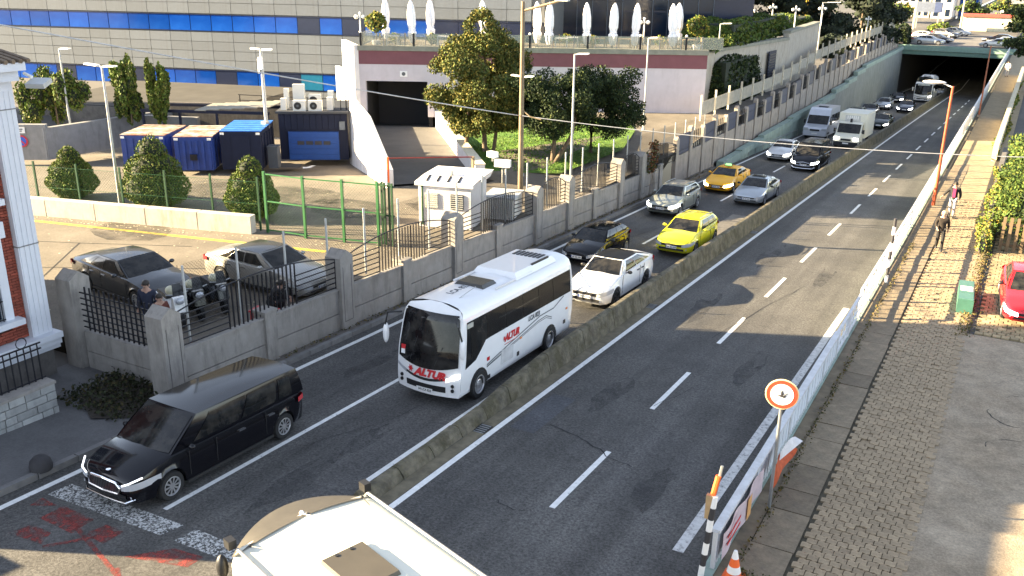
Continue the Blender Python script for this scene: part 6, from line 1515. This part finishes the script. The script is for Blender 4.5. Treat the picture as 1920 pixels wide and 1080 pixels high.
bgtree("small yellow tree near the glass wing", -37.2, 112, 0, 8.5, 1.8, LF_YEL, 1600, .4, "autumn_tree", 7, False)
bgtree("olive tree behind the conifers at the bridge", -23.5, 172, 0, 9, 3.4, LF_OLIVE, 2200, .5, "broad_tree", 8, False)
bgtree("half bare tree at the far left of the glass wing's end", -42, 118, 0, 10, 3.0, LF_HEDGE, 2000, .45, "broad_tree", 9, False)
bgtree("unseen big tree added left of the planter to shade the back yard", -70, 26.5, -.4, 11, 4.6, LF_DARK, 5000, .35, "broad_tree", 31, False)  # three unseen trees added to throw shade over the back yard
bgtree("second unseen tree added farther back at the left to shade the yard", -77, 31, -.4, 12, 4.8, LF_DARK, 5000, .35, "broad_tree", 32, False)
bgtree("third unseen tree added at the far left to shade the yard", -71, 33.5, -.4, 9.5, 4.2, LF_DARK, 4000, .35, "broad_tree", 33, False)
boxhedge("clipped_hedge", "dark shaded hedge behind the top of the high precast wall", -24.5, -20.0, 118, 149, -.3, 2.6, 6500, .36, LF_DEEP)
boxhedge("clipped_hedge", "dark ivy block at the left end of the bridge", -19.9, -17.4, 150.5, 155, -1.0, 2.6, 1500, .3, LF_DARK)
# right side
def creeper(label, x0, x1, y0, y1, z0, z1, n, lm, size=.22, nm="creeper_bush"):
    t = thing(nm, label, "bush", ((x0 + x1) / 2, (y0 + y1) / 2, z0)); b = MB(); P = []
    for _ in range(n):
        u, v, w = random.random(), random.random(), random.random() ** .7
        P.append((lerp(x0, x1, u) - (x0 + x1) / 2 - .25 * math.sin(v * 17) * w, lerp(y0, y1, v) - (y0 + y1) / 2, (z1 - z0) * w * (.75 + .25 * math.sin(v * 11 + u * 3))))
    leafcloud(b, P, size, .1); b.build("crown", lm, t)
    for k in range(5): MB().tube([(random.uniform(-.3, .3), lerp(y0, y1, (k + .5) / 5) - (y0 + y1) / 2, 0), (random.uniform(-.3, .3), lerp(y0, y1, (k + .5) / 5) - (y0 + y1) / 2, (z1 - z0) * .7)], .03, 5).build("stem", BARK, t)
creeper("yellowing creeper spilling over the low wall onto the footway", -1.0, -.35, 41.5, 60, -.75, .5, 6000, LF_OLIVE, .11)
creeper("deep green bush overhanging the right edge of the footway", -.5, 2.6, 44, 61, -.5, 2.3, 19000, LF_HEDGE, .15)
creeper("shaded green bush leaning over the dark picket fence", .4, 3.5, 43.2, 47, -.6, 1.6, 2600, LF_DARK, .24)
creeper("low green growth along the foot of the cream wall", -1.5, -1.15, 64, 110, -.75, -.1, 1500, LF_OLIVE, .2)
lob = [((R.uniform(-1.5, 1.5), R.uniform(-3, 3), R.uniform(3.2, 9.5)), (1.3, 1.5, .5)) for _ in range(22)]
tree("cedar_tree", "dark cedar with drooping layered branches in the top right corner", "tree", (-1.1, 104, -.75), [([(.6, 0, 0), (.5, 0, 9)], .2, .08)], lob, 5200, .32, LF_DARK, -.2, .3)
vine = thing("climbing_vine", "reddish creeper climbing the wall post beside the grey crossover", "vine", (XW + .1, 48.9, zr(49)))
P = [(random.uniform(0, .2), random.gauss(0, .35), random.uniform(1.5, 3.3)) for _ in range(420)]; b = MB(); leafcloud(b, P, .16); b.build("leaves", leafmat("vine_leaves", (.12, .05, .02), (.06, .07, .02), .4), vine)
for k in range(6): MB().tube([(.1, -.5 + .2 * k, 0), (.12, -.3 + .12 * k, 1.0), (.1, random.uniform(-.3, .3), 2.4)], .014, 4).build("stem", BARK, vine)
# soil bed plants and verge weeds
b = MB(); P = [(random.uniform(-21.1, -18.5), random.uniform(13.1, 15.3), zr(14) + .18 + random.random() ** 2 * .22) for _ in range(1500)]
leafcloud(b, P, .1); o = b.build("ground_cover", leafmat("ground_cover_leaves", (.025, .03, .012), (.06, .05, .02), .2)); o["kind"] = "stuff"; o["label"] = "low dark ground cover in the soil bed by the corner wall"; o["category"] = "ground cover"
b = MB(); P = []
for _ in range(1400):
    y = random.uniform(15.5, 60); P.append((-18.05 - random.random() ** 2 * .2, y, zr(y) + .14 + random.random() * .08)) 
for _ in range(900):
    y = random.uniform(14.2, 42); P.append((-3.42 + random.gauss(0, .05), y, zs(y) + .02 + random.random() * .03))
for _ in range(500):
    y = random.uniform(14.0, 15.3); P.append((random.uniform(-3.5, -2.6), y, zs(y) + .02 + random.random() * .1))
for _ in range(1500):
    y = random.uniform(31, 45); P.append((-.62 + random.gauss(0, .14), y, zs(y) + random.random() * .12))
leafcloud(b, P, .07); o = b.build("weeds", leafmat("weed_leaves", (.06, .06, .02), (.14, .1, .03), .4)); o["kind"] = "stuff"; o["label"] = "weeds and fallen leaves along kerbs and wall feet"; o["category"] = "weeds"
b = MB()
lp = [(-24.72, 40.61), (-21.2, 43.3), (-20.9, 51.0), (-22.5, 57.0), (-24.5, 60.9), (-37.0, 56.8), (-28.9, 46.5), (-24.6, 41.0)]
def inpoly(x, y, P):
    c = False
    for (x0, y0), (x1, y1) in zip(P, P[1:] + P[:1]):
        if (y0 > y) != (y1 > y) and x < (x1 - x0) * (y - y0) / (y1 - y0) + x0: c = not c
    return c
k = 0
while k < 14000:
    x, y = random.uniform(-37, -21), random.uniform(40.5, 61)
    if inpoly(x, y, lp):
        z = lerp(.25, .06, min(1, max(0, (x + 24.5) / 3.3))); h_ = random.uniform(.03, .08); a = random.uniform(0, 3.14); dx, dy = .035 * math.cos(a), .035 * math.sin(a)
        b.add([(x - dx, y - dy, z), (x + dx, y + dy, z), (x + random.uniform(-.04, .04), y + random.uniform(-.04, .04), z + h_)], [(0, 1, 2)]); k += 1
o = b.build("grass", leafmat("grass_blades", (.07, .16, .014), (.12, .18, .025), .3)); o["kind"] = "stuff"; o["label"] = "bright green lawn grass beneath the trees"; o["category"] = "grass"

# ================================================================== PEOPLE AND SCOOTERS
def skin_obj(name, pts, edges, rad, m, parent, root=0, sub=1):
    me = bpy.data.meshes.new(name); me.from_pydata([tuple(p) for p in pts], edges, []); me.materials.append(m)
    o = bpy.data.objects.new(name, me); COL.objects.link(o); o.parent = parent
    sk = o.modifiers.new("skin", 'SKIN'); sk.use_smooth_shade = True
    for i, r_ in enumerate(rad):
        rr = r_ if isinstance(r_, tuple) else (r_, r_); me.skin_vertices[0].data[i].radius = rr; me.skin_vertices[0].data[i].use_root = (i == root)
    ss = o.modifiers.new("subdiv", 'SUBSURF'); ss.levels = sub; ss.render_levels = sub
    return o
def ensure_skin(name, pts, edges, rad, m, parent, root=0):
    me = bpy.data.meshes.new(name); me.from_pydata([tuple(p) for p in pts], edges, [])
    return me
def person(label, loc, rz, pose, top, bottom, hair=HAIR, shoes=INK, hgt=1.75, shirt=None, group=None):
    t = thing("person", label, "person", loc, rz, group); s = hgt / 1.75
    J = dict(pel=(0, 0, .95), sp=(0, 0, 1.15), ch=(0, 0, 1.38), nk=(0, -.01, 1.52), hd=(0, -.03, 1.63), cr=(0, -.02, 1.72),
             sl=(.19, 0, 1.43), el=(.25, .02, 1.15), wl=(.26, -.08, .92), sr=(-.19, 0, 1.43), er=(-.25, .02, 1.15), wr=(-.26, -.08, .92),
             hl=(.09, 0, .92), kl=(.1, -.02, .5), al=(.1, .02, .09), hr=(-.09, 0, .92), kr=(-.1, -.02, .5), ar=(-.1, .02, .09))
    J.update(pose); J = {k: Vector(v) * s for k, v in J.items()}
    def sk(nm, chain_, rads, m, sub=1):
        ids = {}; P = []; Rr = []; E = []
        for ch in chain_:
            for a, b_ in zip(ch, ch[1:]): 
                for q in (a, b_):
                    if q not in ids: ids[q] = len(P); P.append(J[q]); Rr.append(rads[q] if not isinstance(rads[q], tuple) else rads[q])
                E.append((ids[a], ids[b_]))
        me = bpy.data.meshes.new(nm); me.from_pydata([tuple(p) for p in P], E, []); me.materials.append(m)
        o = bpy.data.objects.new(nm, me); COL.objects.link(o); o.parent = t
        md_ = o.modifiers.new("skin", 'SKIN'); md_.use_smooth_shade = True
        if not me.skin_vertices: 
            me.attributes if False else None
        for i, r_ in enumerate(Rr): me.skin_vertices[0].data[i].radius = (r_ * s, r_ * s) if not isinstance(r_, tuple) else (r_[0] * s, r_[1] * s)
        me.skin_vertices[0].data[0].use_root = True
        q = o.modifiers.new("subdiv", 'SUBSURF'); q.levels = sub; q.render_levels = sub
        return o
    body = [("pel", "sp", "ch", "nk", "hd", "cr"), ("ch", "sl", "el", "wl"), ("ch", "sr", "er", "wr"), ("pel", "hl", "kl", "al"), ("pel", "hr", "kr", "ar")]
    rb = dict(pel=.13, sp=.12, ch=.14, nk=.055, hd=.095, cr=.06, sl=.06, el=.042, wl=.03, sr=.06, er=.042, wr=.03, hl=.085, kl=.055, al=.04, hr=.085, kr=.055, ar=.04)
    sk("body", body, rb, SKIN)
    rt = dict(rb); rt.update(pel=.165, sp=.155, ch=.175, sl=.09, el=.065, wl=.05, sr=.09, er=.065, wr=.05)
    J["wl2"] = J["el"].lerp(J["wl"], .85); J["wr2"] = J["er"].lerp(J["wr"], .85); J["hem"] = J["pel"] + Vector((0, 0, -.08 * s)); rt.update(wl2=.048, wr2=.048, hem=.17)
    sk("jacket", [("hem", "pel", "sp", "ch"), ("ch", "sl", "el", "wl2"), ("ch", "sr", "er", "wr2")], rt, top)
    rl_ = dict(rb); rl_.update(pel=.14, hl=.105, kl=.075, al=.06, hr=.105, kr=.075, ar=.06)
    sk("trousers", [("pel", "hl", "kl", "al"), ("pel", "hr", "kr", "ar")], rl_, bottom)
    for q in ("al", "ar"): MB().ball((J[q].x, J[q].y - .06 * s, J[q].z - .04 * s), (.05, .14, .05), 8, 5).build("shoe", shoes, t, 60)
    h = J["hd"]
    MB().ball((h.x, h.y + .03, h.z + .045), (.102 * s, .112 * s, .1 * s), 10, 7).build("hair", hair, t, 60)
    f = MB(); f.ball((h.x, h.y - .1 * s, h.z - .01), (.015, .025, .025), 6, 4)
    for q in (-1, 1): f.ball((h.x + q * .1 * s, h.y, h.z - .01), (.014, .025, .035), 6, 4)
    f.build("face_features", SKIN, t, 60)
    e = MB()
    for q in (-1, 1): e.ball((h.x + q * .035, h.y - .088 * s, h.z + .015), (.013, .01, .009), 6, 4)
    e.box((h.x, h.y - .09 * s, h.z - .05), (.045, .012, .01)); e.build("eyes_and_mouth", INK, t)
    for w_, e_, q in ((J["wl"], J["el"], 1), (J["wr"], J["er"], -1)):
        d = (w_ - e_).normalized(); sd = d.cross(Vector((1, 0, 0))).normalized(); hb_ = MB()
        hb_.bar(w_, w_ + d * .09, .035, .075)
        for k in range(4): a = w_ + d * .085 + sd * (-.027 + .018 * k); hb_.tube([a, a + d * .04 + Vector((-.012 * q, 0, 0)), a + d * (.072 - .006 * abs(k - 1.4)) + Vector((-.03 * q, 0, 0))], .0085, 5)
        a = w_ + d * .03 - sd * .035; hb_.tube([a, a - sd * .03 + d * .03, a - sd * .03 + d * .06], .01, 5); hb_.build("hand", SKIN, t)
    if shirt: MB().box((J["ch"].x, J["ch"].y - .165 * s, J["sp"].z + .1), (.13, .05, .42)).build("shirt_front", shirt, t)
    return t
C_BLK = mat("black_cloth", (.014, .013, .014), .9, var=.2); C_BRN = mat("brown_patterned_cloth", (.02, .014, .01), .9, var=.5, scale=14); C_JEAN = mat("pale_jeans", (.34, .34, .36), .9, var=.15); C_MAG = mat("magenta_shirt", (.28, .02, .09), .85); C_NAVY = mat("navy_cloth", (.02, .024, .045), .9, var=.2); C_RUST = mat("rust_cloth", (.12, .035, .025), .9, var=.2); C_WHT = mat("white_cloth", (.6, .6, .6), .9)
W1 = dict(kl=(.1, -.14, .52), al=(.1, -.16, .1), kr=(-.1, .02, .5), ar=(-.1, .22, .14), el=(.25, .1, 1.17), wl=(.26, .12, .93), er=(-.26, -.06, 1.17), wr=(-.2, -.24, 1.05))
person("woman in dark patterned jacket and black trousers walking nearest on the footway", (-2.36, 41.33, zs(41)), .1, W1, C_BRN, C_BLK, hair=mat("light_hair", (.5, .4, .25), .7), hgt=1.72)
person("man in dark jacket over magenta shirt and pale jeans walking behind the woman", (-2.43, 47.6, zs(47)), -.05, dict(kl=(.1, -.1, .5), al=(.1, -.04, .1), kr=(-.09, -.02, .5), ar=(-.08, .16, .14), er=(-.36, -.02, 1.2), wr=(-.5, -.12, 1.0), el=(.27, .04, 1.15), wl=(.26, -.03, .92)), C_BLK, C_JEAN, shirt=C_MAG, hgt=1.74)
person("far person in white top seen near the bridge end of the footway", (-2.9, 118, zs(118)), 3.0, dict(), C_WHT, C_JEAN, hgt=1.7)
person("dark haired man in navy clothes standing behind the corner railing", (-20.9, 16.35, ZL), .5, dict(), C_NAVY, C_NAVY, hgt=1.78)
person("person in rust coloured top beside the man behind the corner railing", (-20.1, 16.1, ZL), 1.2, dict(), C_RUST, C_BLK, hgt=1.6)
person("person in black crouching beside the silver saloon's wheel", (-19.35, 19.75, ZL - .12), 2.4, dict(pel=(0, .15, .48), sp=(0, .05, .68), ch=(0, -.1, .86), nk=(0, -.2, .96), hd=(0, -.26, 1.04), cr=(0, -.28, 1.12), sl=(.19, -.1, .88), el=(.24, -.3, .7), wl=(.15, -.45, .55), sr=(-.19, -.1, .88), er=(-.24, -.3, .7), wr=(-.15, -.45, .55), hl=(.1, .12, .46), kl=(.16, -.28, .6), al=(.12, -.05, .2), hr=(-.1, .12, .46), kr=(-.16, -.3, .55), ar=(-.12, -.05, .2)), C_BLK, C_BLK, hgt=1.75)
HELM = mat("cream_helmet", (.6, .57, .4), .35)
def scooter(label, x, y, rz, bodym, helmet=True):
    t = thing("scooter", label, "scooter", (x, y, ZL), rz, "scooters parked behind the wall")
    for q in (.28, 1.5): MB().lathe([(.14, -.05), (.24, -.05), (.25, 0), (.24, .05), (.14, .05)], (0, q, .25), 16, axis='X').build("wheel", TYRE, t, 40)
    b = MB(); b.extr([(-.17, .2, .5), (-.17, .35, .35), (-.17, .7, .25), (-.17, 1.1, .3), (-.17, 1.75, .55), (-.17, 1.8, .75), (-.17, 1.0, .72), (-.17, .85, .38), (-.17, .6, .38), (-.17, .42, .95), (-.17, .3, .95)], (.34, 0, 0)); b.build("body", bodym, t)
    MB().box((0, 1.35, .8), (.3, .8, .12), t=(.85, .95)).build("seat", BLACKP, t); MB().tube([(-.33, .42, 1.05), (0, .36, 1.0), (.33, .42, 1.05)], .02, 6).build("handlebar", STEEL, t)
    MB().ball((0, .2, .85), (.13, .06, .1), 10, 6).build("headlight", LAMPG, t, 60); MB().extr([(-.16, .3, 1.0), (.16, .3, 1.0), (.12, .42, 1.35), (-.12, .42, 1.35)], (0, .015, 0)).build("windshield", GLASS, t)
    if helmet:
        hm = MB().ball((0, .95, .98), (.15, .17, .15), 14, 9); o = hm.build("helmet", HELM, None, 60); o.location = (x, y, ZL); o.rotation_euler = (0, 0, rz); tag(o, "cream helmet on the seat of the " + label, "helmet", "cream helmets on the scooters")
scooter("white fronted scooter nearest the corner post", -20.6, 17.3, 1.2, P_WHITE); scooter("glossy black scooter in the middle of the three", -20.55, 18.0, 1.2, P_BLACK); scooter("dark grey scooter farthest along the wall", -20.4, 18.8, 1.2, P_DGREY)
rb_ = thing("delivery_box", "red delivery box on the ground by the scooters", "box", (-18.95, 18.9, ZL), .2); MB().box((0, 0, .22), (.8, .45, .4), t=(.95, .95)).build("box_body", mat("red_box", (.4, .015, .02), .5), rb_); MB().box((0, 0, .43), (.84, .49, .05)).build("lid", mat("red_box", (.4, .015, .02), .5), rb_)

# ================================================================== BEYOND THE BRIDGE
def parked(label, kind, pm, x, y, rz, **k):
    car("parked_car", label, "car", kind, pm, x, y, math.radians(rz), -.11, "cars on and beyond the bridge", detail=False, **k)
parked("silver hatchback crossing the bridge at its left end", 'hatch', P_SILV, -12.6, 153.4, 90, L=4.6)
parked("dark blue saloon behind the silver hatchback on the bridge", 'sedan', P_NAVY, -11.9, 157.4, 75)
parked("white saloon leading at the right end of the bridge", 'sedan', P_LSILV, -8.0, 152.8, -92)
parked("second pale saloon at the right end of the bridge", 'sedan', P_SILV, -7.4, 157.2, -95)
parked("black saloon behind the pale ones on the right", 'sedan', P_BLACK, -8.2, 163.5, -95)
parked("dark estate parked beyond the bridge in the middle", 'suv', P_DGREY, -12.2, 168, 55)
parked("white car parked beyond the dark estate", 'hatch', P_WHITE, -14.2, 163, 80)
parked("pale green car at the right of the dark estate", 'sedan', P_LSILV, -11.0, 176, 60)
def tower(name, label, x, y, w, d, h, m, pane, nu, nv, z0=0.0, rz=0.0):
    t = thing(name, label, "building", (x, y, -.3), rz); MB().box((0, d / 2, h / 2), (w, d, h)).build("wall", m, t)
    me = MB().box((0, 0, 0), (w / nu * .55, .12, h / nv * .5)).mesh("window", pane); fe = MB().box((0, 0, 0), (w / nu * .7, .2, h / nv * .06)).mesh("window_sill", m)
    for i in range(nu):
        for j in range(nv):
            q = link("window", me, t, (-w / 2 + w * (i + .5) / nu, -.02, h * (j + .55) / nv)); link("window_sill", fe, q, (0, -.02, -h / nv * .3))
    MB().box((0, d / 2, h + .15), (w + .4, d + .4, .35)).build("roof_edge", m, t)
tower("apartment_block", "cream apartment block with dark windows beyond the bridge", -27.0, 232, 7.5, 10, 24, mat("cream_facade", (.55, .5, .42), .8, var=.06), GLASSK, 5, 8)
tower("apartment_block", "white apartment block front with balconies beyond the bridge", -20.7, 231, 4.2, 10, 24, mat("white_facade", (.62, .6, .58), .8, var=.06), GLASSK, 2, 8)
tower("glass_tower", "blue glass tower right of the white apartment block", -16.0, 240, 4.0, 10, 26, mat("tower_frame", (.1, .13, .2), .5), GLASSB, 4, 10)
bb = thing("billboard", "grey blue billboard on two posts above the parked cars", "billboard", (-19.2, 190, -.3)); MB().box((0, 0, 4.2), (4.6, .3, 1.8)).build("panel", mat("billboard_grey", (.1, .12, .17), .6), bb); MB().box((1.6, -.17, 4.2), (1.2, .04, 1.75)).build("side_panel", mat("billboard_navy", (.04, .06, .14), .6), bb)
for q in (-1.8, 1.8): MB().box((q, 0, 1.7), (.25, .25, 3.4)).build("post", CONC, bb)
pf = thing("portal_frame", "cream steel portal frame behind the bridge", "frame", (-18.6, 186, -.3)); 
for q in (-2.4, 2.4): MB().box((q, 0, 3.2), (.3, .3, 6.4)).build("post", mat("cream_steel", (.6, .52, .35), .6), pf)
MB().box((0, 0, 6.5), (5.4, .3, .35)).build("beam", mat("cream_steel", (.6, .52, .35), .6), pf)
kk = thing("kiosk", "low cream building with red roof edge at the right beyond the bridge", "building", (-9.2, 196, -.3)); MB().box((0, 2, 1.3), (9, 4, 2.6)).build("wall", mat("kiosk_cream", (.6, .55, .38), .8), kk); MB().box((0, 1.9, 2.75), (9.4, 4.6, .4)).build("roof_edge", mat("kiosk_red", (.4, .06, .04), .7), kk)
fp_ = thing("street_lamp", "tall thin cream mast between the tower and the kiosk", "mast", (-13.2, 186, -.3)); MB().tube([(0, 0, 0), (0, 0, 13)], .16, 8, 0, .1).build("pole", mat("cream_steel", (.6, .52, .35), .6), fp_)
for lab, x, y, h, r, lm, sd in (("green bushy tree beside the glass tower", -13.5, 215, 5, 3.2, LF_HEDGE, 21), ("olive tree behind the kiosk", -8, 222, 5, 4, LF_OLIVE, 22), ("low green hedge tree under the billboard", -15.8, 182, 1.8, 2.2, LF_CONE, 23), ("small tree at the far right behind the kiosk", -2.5, 205, 5.5, 3.5, LF_OLIVE, 24), ("dark tree left of the apartment block", -32.5, 205, 9, 4, LF_DARK, 25)):
    bgtree(lab, x, y, -.3, h, r, lm, 1500, .5, "broad_tree", sd, False)
vh = thing("far_house", "pale house with grey gable roof at the far right", "house", (-5.5, 228, -.3)); MB().box((0, 3, 2), (7, 6, 4)).build("wall", mat("white_facade", (.62, .6, .58), .8), vh); b = MB(); b.extr([(-3.8, -.3, 4), (3.8, -.3, 4), (0, -.3, 6)], (0, 6.6, 0)); b.build("roof", mat("grey_roof", (.2, .2, .21), .8), vh)
for k in range(3): MB().box((-2.2 + 2.2 * k, -.02, 2), (1, .08, 1.3)).build("window", GLASSK, vh)
# ================================================================== lettering becomes mesh
bpy.context.view_layer.update()
_dg = bpy.context.evaluated_depsgraph_get()
for o in [q for q in SC.objects if q.type == 'FONT']:
    me = bpy.data.meshes.new_from_object(o.evaluated_get(_dg)); nm = o.name
    if not me.materials: me.materials.append(o.data.materials[0])
    p_, mm = o.parent, o.matrix_local.copy()
    bpy.data.objects.remove(o, do_unlink=True)
    n_ = link(nm.split('.')[0], me, p_); n_.matrix_local = mm
